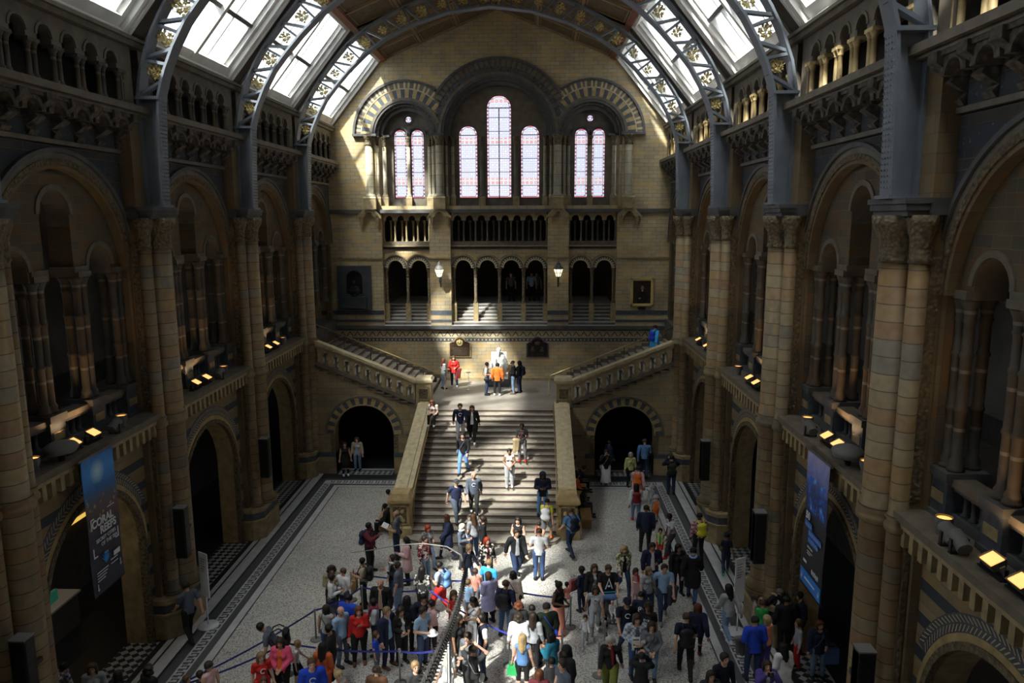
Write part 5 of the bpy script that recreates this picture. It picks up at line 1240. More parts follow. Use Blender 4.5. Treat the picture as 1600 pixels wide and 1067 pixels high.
for k in range(56):
    t = .46+.54*k/56; c = tp(t); d = (tp(t+.004)-c).normalized() if t < .99 else (c-tp(t-.004)).normalized(); r = .042+.10*k/56
    b = B(); x = d.cross(Vector((0,0,1))).normalized(); z = x.cross(d)
    b.tube([tuple(c-d*.055), tuple(c-d*.02), tuple(c+d*.02), tuple(c+d*.055)], [r, r*.72, r*.72, r], 9)
    b.tube([tuple(c+z*r*.5), tuple(c+z*r*1.9-d*.05)], [r*.35, r*.14], 5); b.tube([tuple(c-z*r*.5), tuple(c-z*r*2.0-d*.04)], [r*.3, r*.12], 5)
    for q in (-1, 1): b.tube([tuple(c), tuple(c+x*q*r*1.5)], [r*.3, r*.12], 5)
    mk('tail_vertebra', b, ['bone'], g)
b = B(); b.tube([(0,0,0),(0,0,2.5)], .045, 10); b.lathe((0,0), [(.22,0),(.22,.03),(.05,.06)], 16); mk('support_post', b, ['chrome'], g)
b = B(); b.tube([(-.05,-3.2,0),(-.08,-3.2,2.8)], .045, 10); mk('support_post', b, ['chrome'], g)
# rope barriers
POSTS = [(-4.45,20.0),(-3.4,21.4),(-1.32,21.3),(1.25,18.85),(-3.95,22.3),(-.1,21.9),(-4.75,18.3),(-1.62,18.0),(-.42,18.2),(-3.6,16.6),(-1.72,16.55),(3.02,20.85),(3.92,19.5),(3.66,18.45),(2.7,19.0),(-6.9,16.3)]
PN = ['at the far left corner of the queue','behind the paper bag shopper','in the middle of the queue','beside the open floor right of the tail','at the back left of the queue','near the foot of the stairs','at the left edge among the crowd','in front of the suited boy','under the tail','lower left of the queue','lower middle of the queue','right of the coral skirted woman','beside the girl in grey','behind the olive trousered woman','at the right end of the queue belt','at the bottom left']
b = B(); b.lathe((0,0), [(.17,0),(.17,.025),(.06,.05),(.03,.055)], 20); base_m = b.mesh('base', ['lamp_grey'])
b = B(); b.lathe((0,0), [(.028,.05),(.028,.9),(.04,.91),(.04,.99),(.03,1.0)], 12); pole_m = b.mesh('pole', ['chrome'])
for i, (x, y) in enumerate(POSTS):
    g = empty('queue_post', 'steel queue barrier post, '+PN[i], 'barrier post', (x, y, 0), 0, 'queue barrier posts')
    mk('pole', pole_m, None, g); mk('base', base_m, None, g)
BELTS = [(4,5,'back row near the stairs'),(1,2,'second row, left half'),(2,3,'running from the middle of the queue to the right'),(0,1,'short diagonal at the left corner'),(6,7,'across the suited boy'),(7,8,'short stretch under the tail'),(9,10,'lowest row at the left'),(11,14,'looping down at the right end'),(0,15,'long diagonal to the lower left'),(11,5,'from the stair foot to the right corner'),(6,15,'low left stretch behind the pink hoodie')]
for a, c, wh in BELTS:
    p, q = Vector((*POSTS[a], .93)), Vector((*POSTS[c], .93)); b = B(); n = 12
    for j in range(n):
        def pt(t): v = p.lerp(q, t); v.z -= .10*4*t*(1-t); return v
        u, v = pt(j/n), pt((j+1)/n); i = b.a([(u.x,u.y,u.z-.028),(v.x,v.y,v.z-.028),(v.x,v.y,v.z+.028),(u.x,u.y,u.z+.028)]); b.face((i,i+1,i+2,i+3))
        d = (v-u).normalized(); nn = Vector((-d.y,d.x,0))*.004; i = b.a([(u.x+nn.x,u.y+nn.y,u.z-.028),(v.x+nn.x,v.y+nn.y,v.z-.028),(v.x+nn.x,v.y+nn.y,v.z+.028),(u.x+nn.x,u.y+nn.y,u.z+.028)]); b.face((i,i+1,i+2,i+3))
    o = mk('barrier_belt', b, ['belt']); tag(o, 'navy blue queue barrier belt, '+wh, 'barrier belt', 'queue barrier belts')
# ================================================================== PEOPLE
def smin(a, b, k):
    h = np.clip(.5+.5*(b-a)/k, 0, 1); return b*(1-h)+a*h-k*h*(1-h)
def surfnet(F, o, h):
    nx, ny, nz = F.shape; ins = F < 0
    c = [(i, j, k) for i in (0,1) for j in (0,1) for k in (0,1)]
    sl = lambda A, i, j, k: A[i:nx-1+i, j:ny-1+j, k:nz-1+k]
    cnt = sum(sl(ins, *q).astype(np.int8) for q in c); mask = (cnt > 0) & (cnt < 8)
    idx = np.full(mask.shape, -1, np.int32); pos = np.argwhere(mask); idx[mask] = np.arange(len(pos))
    acc = np.zeros((len(pos), 3), np.float32); n = np.zeros(len(pos), np.float32)
    vals = {q: sl(F, *q)[mask] for q in c}
    for q in c:
        for ax in range(3):
            if q[ax]: continue
            r = list(q); r[ax] = 1; r = tuple(r); a, b = vals[q], vals[r]; m = (a < 0) != (b < 0)
            t = np.where(m, a/np.where(a-b == 0, 1, a-b), 0); p = np.zeros((len(pos), 3), np.float32)
            for x in range(3): p[:, x] = q[x]
            p[:, ax] = t; acc += p*m[:, None]; n += m
    V = (acc/n[:, None]+pos)*h+np.array(o)
    faces = []
    for ax in range(3):
        u, v = (ax+1) % 3, (ax+2) % 3
        s0 = [slice(None)]*3; s1 = [slice(None)]*3; s0[ax] = slice(0, -1); s1[ax] = slice(1, None)
        A = ins[tuple(s0)]; Bm = ins[tuple(s1)]; e = np.argwhere(A != Bm)
        if not len(e): continue
        e = e[(e[:, u] > 0) & (e[:, v] > 0) & (e[:, u] < F.shape[u]-1) & (e[:, v] < F.shape[v]-1)]
        sgn = A[tuple(e.T)]
        def g(du, dv): q = e.copy(); q[:, u] -= du; q[:, v] -= dv; return idx[tuple(q.T)]
        f = np.stack([g(0,0), g(1,0), g(1,1), g(0,1)], 1); f[~sgn] = f[~sgn][:, ::-1]; faces.append(f)
    return V, np.concatenate(faces)
class Field:
    def __init__(s): s.p = []
    def cap(s, a, b, ra, rb=None, fl=1.0, sub=None): s.p.append((np.array(a, float), np.array(b, float), ra, ra if rb is None else rb, fl)); return s
    def ev(s, h=.018, k=.025, infl=0, clip=None, post=None):
        lo = np.min([np.minimum(a, b)-max(ra, rb)-.05-infl for a, b, ra, rb, f in s.p], 0); hi = np.max([np.maximum(a, b)+max(ra, rb)+.05+infl for a, b, ra, rb, f in s.p], 0)
        n = np.ceil((hi-lo)/h).astype(int)+1
        X, Y, Z = np.meshgrid(*[lo[i]+h*np.arange(n[i]) for i in range(3)], indexing='ij'); D = None
        for a, b, ra, rb, fl in s.p:
            c = np.array([1, 1/fl, 1]); a2, b2 = a*c, b*c; ba = b2-a2; L = max((ba*ba).sum(), 1e-9)
            px, py, pz = X-a2[0], Y/fl-a2[1], Z-a2[2]; t = np.clip((px*ba[0]+py*ba[1]+pz*ba[2])/L, 0, 1)
            d = np.sqrt((px-ba[0]*t)**2+(py-ba[1]*t)**2+(pz-ba[2]*t)**2)-(ra+(rb-ra)*t)-infl
            if fl < 1: d = d*(.5+.5*fl)
            D = d if D is None else smin(D, d, k)
        if post: D = post(D, X, Y, Z)
        return surfnet(D, lo, h)
ARM = {'down': ((.245,.02,1.13),(.255,-.05,.88)), 'phone': ((.23,-.02,1.13),(.09,-.25,1.17)), 'clasp': ((.26,0,1.13),(.06,-.20,.98)), 'up': ((.27,-.17,1.28),(.09,-.23,1.5)),
       'head': ((.36,-.12,1.53),(.14,-.06,1.70)), 'fwd': ((.24,-.1,1.15),(.2,-.38,1.06)), 'point': ((.3,-.22,1.28),(.3,-.42,1.46)), 'swf': ((.23,-.08,1.13),(.22,-.27,.96)), 'swb': ((.25,.13,1.14),(.26,.17,.89)),
       'hold': ((.26,.03,1.14),(.1,-.22,1.1)), 'reach': ((.27,-.12,1.17),(.3,-.32,.98)), 'sit': ((.23,-.06,1.14),(.12,-.3,1.0)), 'chest': ((.25,-.03,1.13),(.05,-.18,1.25))}
LEG = {'stand': ((.10,-.015,.50),(.105,.03,.09)), 'ease': ((.13,-.03,.50),(.15,.0,.09)), 'wf': ((.10,-.2,.53),(.10,-.27,.10)), 'wb': ((.10,.0,.50),(.10,.28,.15)), 'sit': ((.12,-.42,.95),(.13,-.44,.53))}
POSE = {'stand': ('down','down','stand','stand',0,0), 'ease': ('down','down','ease','stand',0,.05), 'phone': ('phone','phone','stand','ease',0,.35), 'phone1': ('phone','down','ease','stand',0,.3), 'clasp': ('clasp','clasp','stand','stand',0,.1),
        'walk': ('swf','swb','wb','wf',.05,.05), 'walk2': ('swb','swf','wf','wb',.05,.1), 'photo': ('up','up','stand','stand',0,-.05), 'heads': ('head','head','stand','ease',0,-.1), 'push': ('fwd','fwd','stand','wf',.05,.15),
        'point': ('down','point','ease','stand',0,.1), 'hold': ('hold','hold','stand','stand',0,.2), 'hold1': ('hold','down','ease','stand',0,.05), 'reach': ('reach','down','wf','stand',.12,.25), 'bend': ('reach','reach','stand','wf',.55,.3),
        'sit': ('sit','sit','sit','sit',.12,.25), 'sitlean': ('sit','clasp','sit','sit',.35,.3), 'chest': ('chest','down','stand','ease',0,.0), 'walkp': ('phone','swb','wf','wb',.05,.25)}
BC = {}
def joints(pose, sex, kid):
    a1, a2, l1, l2, lean, tilt = POSE[pose]; J = {}; sw = .165 if sex == 'f' else .19
    if kid: sw = .15
    hx = .10 if sex == 'f' else .095
    R = Matrix.Rotation(lean, 3, 'X')                 # lean towards -Y
    def up(p): q = R @ (Vector(p)-Vector((0,0,.95))); return tuple(q+Vector((0,0,.95)))
    J['pel'] = (0,0,.95); J['bel'] = up((0,-.0,1.1)); J['chest'] = up((0,.01,1.3)); J['nb'] = up((0,.02,1.42)); J['nt'] = up((0,.0,1.53))
    hc = Vector(up((0,-.015,1.61))); RH = Matrix.Rotation(lean*.6+tilt, 3, 'X'); J['hc'] = hc; J['RH'] = RH
    for s, a, l, n in ((1, a1, l1, 'l'), (-1, a2, l2, 'r')):
        E, W = ARM[a]; J['s'+n] = up((s*sw, .01, 1.395)); k = sw/.19
        J['e'+n] = up((s*E[0]*k, E[1], E[2])); J['w'+n] = up((s*W[0], W[1], W[2])); K, A = LEG[l]
        J['h'+n] = (s*hx, 0, .92); J['k'+n] = (s*K[0], K[1], K[2]); J['a'+n] = (s*A[0], A[1], A[2])
    return J
def lerp(a, b, t): return tuple(np.array(a)*(1-t)+np.array(b)*t)
def limbs(F, J, thick=1, legs=True, arms=True, upto=1.0):
    pass
def tomesh(name, VF, mats, extra=None):
    V, Fc = VF; vs_ = [tuple(map(float, v)) for v in V]; fs = [tuple(map(int, f)) for f in Fc]; mi = [0]*len(fs)
    if extra:
        k = len(vs_); vs_ += extra.v; fs += [tuple(i+k for i in f) for f in extra.f]; mi += extra.m
    me = bpy.data.meshes.new(name); me.from_pydata(vs_, [], fs)
    for m in mats: me.materials.append(M[m])
    me.polygons.foreach_set('material_index', mi); me.polygons.foreach_set('use_smooth', [True]*len(fs)); me.update(); return me
M['eye'] = plain('dark_eye', (.02,.015,.012), .3, noise=0); M['lip'] = plain('lip', (.32,.11,.09), .5, noise=0)
def body_mesh(pose, sex, kid):
    key = ('body', pose, sex, kid)
    if key in BC: return BC[key]
    J = joints(pose, sex, kid); F = Field(); f = sex == 'f'; hs = 1.28 if kid else 1.0
    hc = np.array(J['hc'])+np.array([0,0,.03 if kid else 0]); RH = np.array(J['RH'])
    hp = lambda x, y, z: tuple(hc+RH @ (np.array([x, y, z])*hs))
    F.cap(hp(0,.005,.03), hp(0,-.015,-.02), .085*hs, .076*hs); F.cap(hp(0,-.03,-.05), hp(0,-.05,-.07), .052*hs, .042*hs); F.cap(hp(0,-.098,.0), hp(0,-.108,-.022), .011*hs, .014*hs)
    for s in (-1, 1): F.cap(hp(s*.083,.005,.01), hp(s*.082,.005,-.02), .013*hs, .011*hs)
    F.cap(J['nb'], J['nt'], .055 if f else .062, .05)
    F.cap(J['chest'], J['bel'], .145 if not f else .125, .125 if not f else .105, .68); F.cap(lerp(J['sl'], J['sr'], .12), lerp(J['sl'], J['sr'], .88), .062, .062); F.cap(J['bel'], J['pel'], .12, .14 if f else .13, .75)
    if f and not kid:
        for s in (-1, 1): c = np.array(J['chest'])+np.array([s*.065,-.085,-.03]); F.cap(c, c+np.array([0,.01,-.01]), .055)
    for n in 'lr':
        F.cap(J['s'+n], J['e'+n], .052 if f else .058, .040); F.cap(J['e'+n], J['w'+n], .041, .027)
        d = np.array(J['w'+n])-np.array(J['e'+n]); d /= np.linalg.norm(d); F.cap(J['w'+n], tuple(np.array(J['w'+n])+d*.075), .028, .034, .8)
        F.cap(J['h'+n], J['k'+n], .088 if f else .085, .057); m = lerp(J['k'+n], J['a'+n], .32); F.cap(J['k'+n], m, .055, .057); F.cap(m, J['a'+n], .055, .038)
        a = np.array(J['a'+n]); F.cap(tuple(a+np.array([0,.03,-.04])), tuple(a+np.array([0,-.14,-.055])), .042, .034)
    ex = B()
    for n, s in (('l', 1), ('r', -1)):   # five fingers on every hand
        W = Vector(J['w'+n]); d = (W-Vector(J['e'+n])).normalized(); side = d.cross(Vector((0,1,0))); side = side.normalized() if side.length > .2 else Vector((1,0,0)); nrm = side.cross(d).normalized()
        inward = Vector((-s,0,0)); nrm = nrm if nrm.dot(Vector((-s*.6,-.8,-.2))) > 0 else -nrm
        for q, (o, L) in enumerate(((-.027,.062),(-.009,.075),(.009,.08),(.027,.07))):
            p = W+d*.088+side*o; ex.tube([tuple(p), tuple(p+d*L*.5+nrm*.006), tuple(p+d*L*.85+nrm*.024), tuple(p+d*L+nrm*.04)], [.0105,.0095,.0085,.006], 6)
        ts = side*(-.03); p = W+d*.04+ts*.8; ex.tube([tuple(p), tuple(p+ts*.8+d*.03+nrm*.01), tuple(p+ts*.9+d*.06+nrm*.02)], [.013,.011,.008], 6)
    RM = Matrix([list(r) for r in RH])
    for s in (-1, 1): ex.ell(hp(s*.033,-.083,.008), (.014*hs,.008*hs,.007*hs), 8, 1, RM); ex.ell(hp(s*.034,-.088,.028), (.019*hs,.005*hs,.0035*hs), 8, 1, RM)
    ex.ell(hp(0,-.090,-.058), (.024*hs,.008*hs,.007*hs), 8, 2, RM)
    me = tomesh('body', F.ev(.0165, .02), ['skin', 'eye', 'lip'], ex); BC[key] = me; return me
def top_mesh(kind, pose, sex, kid, big, mat, cut=False):
    key = ('top', kind, pose, sex, kid, big, mat, cut)
    if key in BC: return BC[key]
    J = joints(pose, sex, kid); F = Field(); f = sex == 'f'; g = .03 if big else 0
    F.cap(J['chest'], J['bel'], (.150 if not f else .130)+g, (.132 if not f else .112)+g*1.5, .70); F.cap(lerp(J['sl'], J['sr'], .1), lerp(J['sl'], J['sr'], .9), .066, .066); F.cap(J['bel'], J['pel'], .128+g, (.148 if f else .138)+g, .78)
    F.cap(J['nb'], lerp(J['nb'], J['nt'], .15), .075, .068)
    if f and not kid:
        for s in (-1, 1): c = np.array(J['chest'])+np.array([s*.065,-.085,-.03]); F.cap(c, c+np.array([0,.01,-.01]), .060)
    infl = {'tee': .008, 'tank': .006, 'long': .012, 'jacket': .024, 'coat': .026, 'dress': .01, 'vest': .03}[kind]
    for n in 'lr':
        if kind in ('tank', 'dress', 'vest'): continue
        if kind == 'tee': F.cap(J['s'+n], lerp(J['s'+n], J['e'+n], .62), .060, .053)
        else: F.cap(J['s'+n], J['e'+n], .062, .048); F.cap(J['e'+n], lerp(J['e'+n], J['w'+n], .9), .048, .036)
    zb = {'tee': .87, 'tank': .90, 'long': .86, 'jacket': .80, 'coat': .50, 'dress': .52, 'vest': .86}[kind]
    if kind in ('coat', 'dress'): F.cap((0,0,.95), (0,0,zb-.05), .15, .235 if kind == 'dress' else .2, .8); F.cap(lerp(J['kl'],J['hl'],.4), J['hl'], .12, .11); F.cap(lerp(J['kr'],J['hr'],.4), J['hr'], .12, .11)
    else: F.cap((0,0,.95), (0,0,zb-.1), .142 if f else .135, .16, .8)
    sw = abs(J['sl'][0])
    def post(D, X, Y, Z):
        D = np.maximum(D, zb-Z)
        if kind in ('tank', 'dress', 'vest'): D = np.maximum(D, np.abs(X)-(sw+.02))
        nt = np.array(J['nt']); D = np.maximum(D, -(np.sqrt((X-nt[0])**2+(Y-nt[1]+.03)**2+((Z-nt[2]+.02)*.8)**2)-(.085 if kind != 'jacket' else .09)))
        if cut:
            w_ = .028+np.clip((1.45-Z), 0, .5)*.07; D = np.maximum(D, -np.maximum(np.maximum(np.abs(X)-w_, Y-(.0-(1.2-Z)*np.tan(POSE[pose][4]))), -(np.sqrt((X-np.array(J['nb'])[0])**2*0+0*Y+1)-1.0)-.2))
        return D
    me = tomesh('top', F.ev(.019, .025, infl, post=post), [mat]); BC[key] = me; return me
def bottom_mesh(kind, pose, sex, kid, big):
    key = ('bot', kind, pose, sex, kid, big)
    if key in BC: return BC[key]
    J = joints(pose, sex, kid); F = Field(); f = sex == 'f'; g = .025 if big else 0; F.cap((0,0,.97), (0,0,.93), .135+g, .142+g, .8); zt = 1.0
    if kind in ('trousers', 'shorts', 'leggings', 'loose'):
        w_ = {'trousers': 0, 'shorts': .012, 'leggings': -.008, 'loose': .02}[kind]
        for n in 'lr':
            F.cap(J['h'+n], J['k'+n], .098+w_+g, .068+w_)
            if kind != 'shorts': m = lerp(J['k'+n], J['a'+n], .35); F.cap(J['k'+n], m, .068+w_, .064+w_); F.cap(m, lerp(J['k'+n], J['a'+n], .97), .064+w_, .05+w_)
            else: F.p[-1] = (F.p[-1][0], np.array(lerp(J['h'+n], J['k'+n], .85)), .105, .085, 1)
    else:
        zb = .14 if kind == 'skirt_long' else .52
        if pose.startswith('sit'):
            for n in 'lr': F.cap(J['h'+n], J['k'+n], .12, .11)
        else: F.cap((0,0,.95), (0,0,zb), .15+g, .235 if kind == 'skirt_long' else .2, .85)
        for n in 'lr': F.cap(J['h'+n], lerp(J['h'+n], J['k'+n], .9), .11, .10)
        me = tomesh('bottom', F.ev(.02, .03, 0, post=lambda D, X, Y, Z: np.maximum(np.maximum(D, zb-Z), Z-zt)), ['cloth']); BC[key] = me; return me
    me = tomesh('bottom', F.ev(.018, .014 if kind == 'leggings' else .018, 0, post=lambda D, X, Y, Z: np.maximum(D, Z-zt)), ['cloth']); BC[key] = me; return me
def shoe_mesh(pose, sex, kid, n):
    key = ('shoe', pose, sex, kid, n)
    if key in BC: return BC[key]
    J = joints(pose, sex, kid); a = np.array(J['a'+n]); F = Field(); F.cap(tuple(a+[0,.035,-.035]), tuple(a+[0,-.15,-.055]), .050, .042); F.cap(tuple(a+[0,.02,.0]), tuple(a+[0,.02,-.03]), .048, .05)
    z0 = a[2]-.092
    me = tomesh('shoe', F.ev(.014, .02, 0, post=lambda D, X, Y, Z: np.maximum(D, z0-Z)), ['leather']); BC[key] = me; return me
def hair_mesh(kind, pose, sex, kid):
    key = ('hair', kind, pose, sex, kid)
    if key in BC: return BC[key]
    J = joints(pose, sex, kid); hs = 1.28 if kid else 1.0; hc = np.array(J['hc'])+np.array([0,0,.03 if kid else 0]); RH = np.array(J['RH']); hp = lambda x, y, z: tuple(hc+RH @ (np.array([x, y, z])*hs))
    F = Field(); t = {'short': .012, 'bald': .004, 'cap': .02, 'hat': .03, 'hood': .035}.get(kind, .02)
    F.cap(hp(0,.012,.035), hp(0,.008,-.005), (.086+t)*hs, (.082+t)*hs)
    dn = np.array([0, 0, -1.0])
    def dl(p, L, y=.0): return tuple(np.array(p)+np.array([0, y, -L]))
    p = hp(0,.06,.0)
    if kind == 'long':
        for x in (-.05, .05): q = hp(x,.045,-.02); F.cap(q, dl(q, .22*hs, .05), .058*hs, .05)
        F.cap(p, dl(p, .30*hs, .07), .07*hs, .045); [F.cap(hp(s*.078,.0,-.01), dl(hp(s*.09,-.01,-.03), .2, .0), .03*hs, .022) for s in (-1, 1)]
    if kind == 'bob': [F.cap(hp(s*.06,.02,-.01), dl(hp(s*.065,.015,-.02), .09*hs), .05*hs, .05*hs) for s in (-1, 1)]; F.cap(p, dl(p, .10), .07*hs, .06*hs)
    if kind == 'bun': F.cap(hp(0,.10,.075), hp(0,.11,.08), .046*hs)
    if kind == 'pony': q = hp(0,.115,.03); F.cap(hp(0,.1,.05), q, .035, .035); F.cap(q, dl(q, .2, .03), .034, .02)
    if kind == 'curly':
        for x, y, z in ((-.07,.02,.05),(.07,.02,.05),(0,.06,.07),(-.06,.07,-.02),(.06,.07,-.02),(0,-.02,.1),(-.09,.0,-.05),(.09,0,-.05),(0,.09,-.06)): F.cap(hp(x,y,z), hp(x*1.05,y,z), .055*hs)
    if kind in ('hat',): F.cap(hp(0,0,.045), hp(0,0,.05), .04)
    if kind == 'hood': F.cap(hp(0,.05,-.06), dl(hp(0,.05,-.06), .08), .1, .11)
    n_ = RH @ np.array([0,0,1.0]); fdir = RH @ np.array([0,-1.0,0])
    def post(D, X, Y, Z):
        dx, dy, dz = X-hc[0], Y-hc[1], Z-hc[2]; lz = (dx*n_[0]+dy*n_[1]+dz*n_[2])/hs; lf = (dx*fdir[0]+dy*fdir[1]+dz*fdir[2])/hs
        face = np.sqrt(dx*dx/(hs*hs)*1.0+(lf-.105)**2*.9+(lz+.035)**2*.75)-.083
        D = np.maximum(D, -face)
        if kind in ('short', 'cap', 'hat', 'bun', 'pony'): D = np.maximum(D, -(lz+.055+ (lf*.5)))if kind not in ('pony',) else np.maximum(D, np.where(lf > -.06, -(lz+.05+lf*.5), -1))
        if kind == 'bald': D = np.maximum(np.maximum(D, lz-.035), -(lz+.05)); D = np.maximum(D, lf-.02)
        if kind in ('cap', 'hat'): D = np.maximum(D, -(lz-.02))
        if kind == 'cap': brim = np.maximum(np.abs(lz-.025)-.012, np.sqrt((dx/hs)**2+(lf-.07)**2)-.085); D = np.minimum(D, brim)
        if kind == 'hat': brim = np.maximum(np.abs(lz-.025)-.012, np.sqrt((dx/hs)**2+lf**2)-.155); D = np.minimum(D, brim)
        return D
    me = tomesh('hair', F.ev(.0145, .02, 0, post=post), ['cloth' if kind in ('cap','hat','hood') else 'hair']); BC[key] = me; return me
def pack_mesh():
    if 'pack' in BC: return BC['pack']
    F = Field(); F.cap((-.08,.2,1.33), (.08,.2,1.33), .085, .085, .85); F.cap((-.08,.21,1.08), (.08,.21,1.08), .10, .10, .85); F.cap((0,.2,1.33), (0,.21,1.08), .12, .13, .7)
    b = B()
    for s in (-1, 1): b.tube([(s*.09,.16,1.42),(s*.1,.05,1.49),(s*.11,-.10,1.42),(s*.12,-.15,1.28),(s*.15,-.05,1.13),(s*.12,.14,1.08)], .018, 6)
    BC['pack'] = tomesh('backpack', F.ev(.02, .04), ['leather'], b); return BC['pack']
COLS = dict(blk=(.014,.014,.016), char=(.04,.04,.043), navy=(.018,.024,.06), dnavy=(.012,.015,.03), den=(.045,.085,.19), lden=(.19,.28,.42), ddn=(.025,.04,.09), gry=(.17,.175,.19), lgry=(.38,.39,.41), wht=(.68,.68,.70), crm=(.62,.52,.46), red=(.55,.025,.02), dred=(.20,.015,.02), org=(.75,.16,.02), rust=(.5,.10,.03), cor=(.80,.30,.22), pnk=(.75,.10,.20), lpnk=(.66,.42,.42), mag=(.45,.05,.15), yel=(.65,.58,.04), lyel=(.58,.60,.24), grn=(.04,.38,.10), olv=(.16,.17,.03), dgrn=(.02,.03,.02), teal=(.03,.25,.38), blu=(.02,.07,.55), lblu=(.30,.45,.66), mblu=(.12,.25,.50), sky=(.05,.42,.85), lil=(.42,.42,.68), prp=(.10,.07,.30), brn=(.13,.06,.03), tan=(.40,.28,.19), bei=(.45,.38,.28), khk=(.27,.24,.15), mar=(.12,.02,.03), slt=(.10,.12,.16),
    hblk=(.012,.010,.009), hdk=(.03,.02,.014), hbr=(.08,.042,.022), hau=(.11,.035,.015), hred=(.26,.03,.012), hbl=(.38,.27,.13), hlb=(.19,.125,.06), hgr=(.36,.34,.31), hwh=(.62,.56,.44), hgy=(.14,.13,.12),
    s1=(.60,.36,.26), s2=(.52,.30,.20), s3=(.30,.16,.09), s4=(.11,.055,.035))
def colour(c): return (*COLS[c], 1)
def person(x, y, z, h, rz, pose, sex, skin, hair, hc_, top, tc_, bot, bc_, shoe, extra, label, group='visitors'):
    kid = 'kid' in extra; big = 'big' in extra; k = h/1.715 if not kid else h/1.77
    g = empty('person', label, 'person', (x, y, z), radians(rz), group); g.scale = (k*(1.0 if kid else 1.1), k*(1.0 if kid else 1.08), k)
    if pose.startswith('sit'): g.location.z = z-.43*k
    def add(name, me, col):
        o = bpy.data.objects.new(name, me); COL.objects.link(o); o.parent = g; o.color = colour(col); return o
    add('body', body_mesh(pose, sex, kid), skin)
    pat = next((p for p in ('stripe','check','flower') if p in extra), 'cloth')
    NM = {'tee': 'shirt', 'tank': 'tank_top', 'long': 'sweater', 'jacket': 'jacket', 'coat': 'coat', 'dress': 'dress', 'vest': 'gilet'}
    if 'open' in extra: add('shirt', top_mesh('tee', pose, sex, kid, big, 'cloth'), extra['open'])
    t = add(NM[top], top_mesh(top, pose, sex, kid, big, pat, 'open' in extra), tc_)
    if bot != 'none': add({'trousers': 'trousers', 'shorts': 'shorts', 'leggings': 'leggings', 'loose': 'trousers'}.get(bot, 'skirt'), bottom_mesh(bot, pose, sex, kid, big), bc_)
    for n in 'lr': add('shoe', shoe_mesh(pose, sex, kid, n), shoe)
    add({'cap': 'cap', 'hat': 'sun_hat', 'hood': 'hood'}.get(hair, 'hair'), hair_mesh(hair, pose, sex, kid), hc_)
    if 'pack' in extra: add('backpack', pack_mesh(), extra['pack'])
    if 'strap' in extra:
        b = B(); b.tube([(.11,.03,1.47),(.03,-.16,1.32),(-.1,-.17,1.1),(-.19,-.05,.95),(-.1,.17,1.1),(.06,.15,1.38),(.11,.03,1.47)], .011, 5); o = mk('bag_strap', b, ['leather'], g); o.color = colour(extra['strap'])
        b = B(); b.ell((-.22,.0,.88), (.06,.13,.11), 10); o = mk('shoulder_bag', b, ['leather'], g); o.color = colour(extra['strap'])
    if 'scarf' in extra:
        b = B(); b.tube([(.09*cos(a), .0+.09*sin(a), 1.49-.02*sin(a)) for a in np.linspace(0, 2*pi, 11)], .032, 7); b.tube([(.05,-.1,1.46),(.07,-.16,1.25),(.07,-.17,1.05)], [.035,.04,.03], 6); o = mk('scarf', b, ['cloth'], g); o.color = colour(extra['scarf'])
    if 'print' in extra:
        b = B(); b.P = lambda a, w_, zz: (a, w_, zz)
        def tprint(txt, size, yy, rot, zz):
            o = text_obj('printed_lettering', txt, size, 'ink', g, (0, yy, zz), rot, 'CENTER', ext=.003, bold=.002)
        if extra['print'] == '88': tprint('88', .24, .155, (pi/2, 0, pi), 1.14)
        elif extra['print'] == 'peak':
            b = B(); b.quad([(-.11,-.185,1.05),(-.075,-.185,1.05),(0,-.185,1.33),(0,-.185,1.40)]); b.quad([(.11,-.185,1.05),(.075,-.185,1.05),(0,-.185,1.33),(0,-.185,1.40)]); b.ell((0,-.185,1.14), (.035,.004,.035), 8); mk('printed_emblem', b, ['ink'], g)
        elif extra['print'] == 'swirl':
            b = B(); b.arch(0, 1.28, .05, .075, -.172, -.168, (0,), 12, .4, 5.2); mk('printed_emblem', b, ['ink'], g)
        else: tprint(extra['print'], .10, -.178, (pi/2, 0, 0), 1.25)
    return g
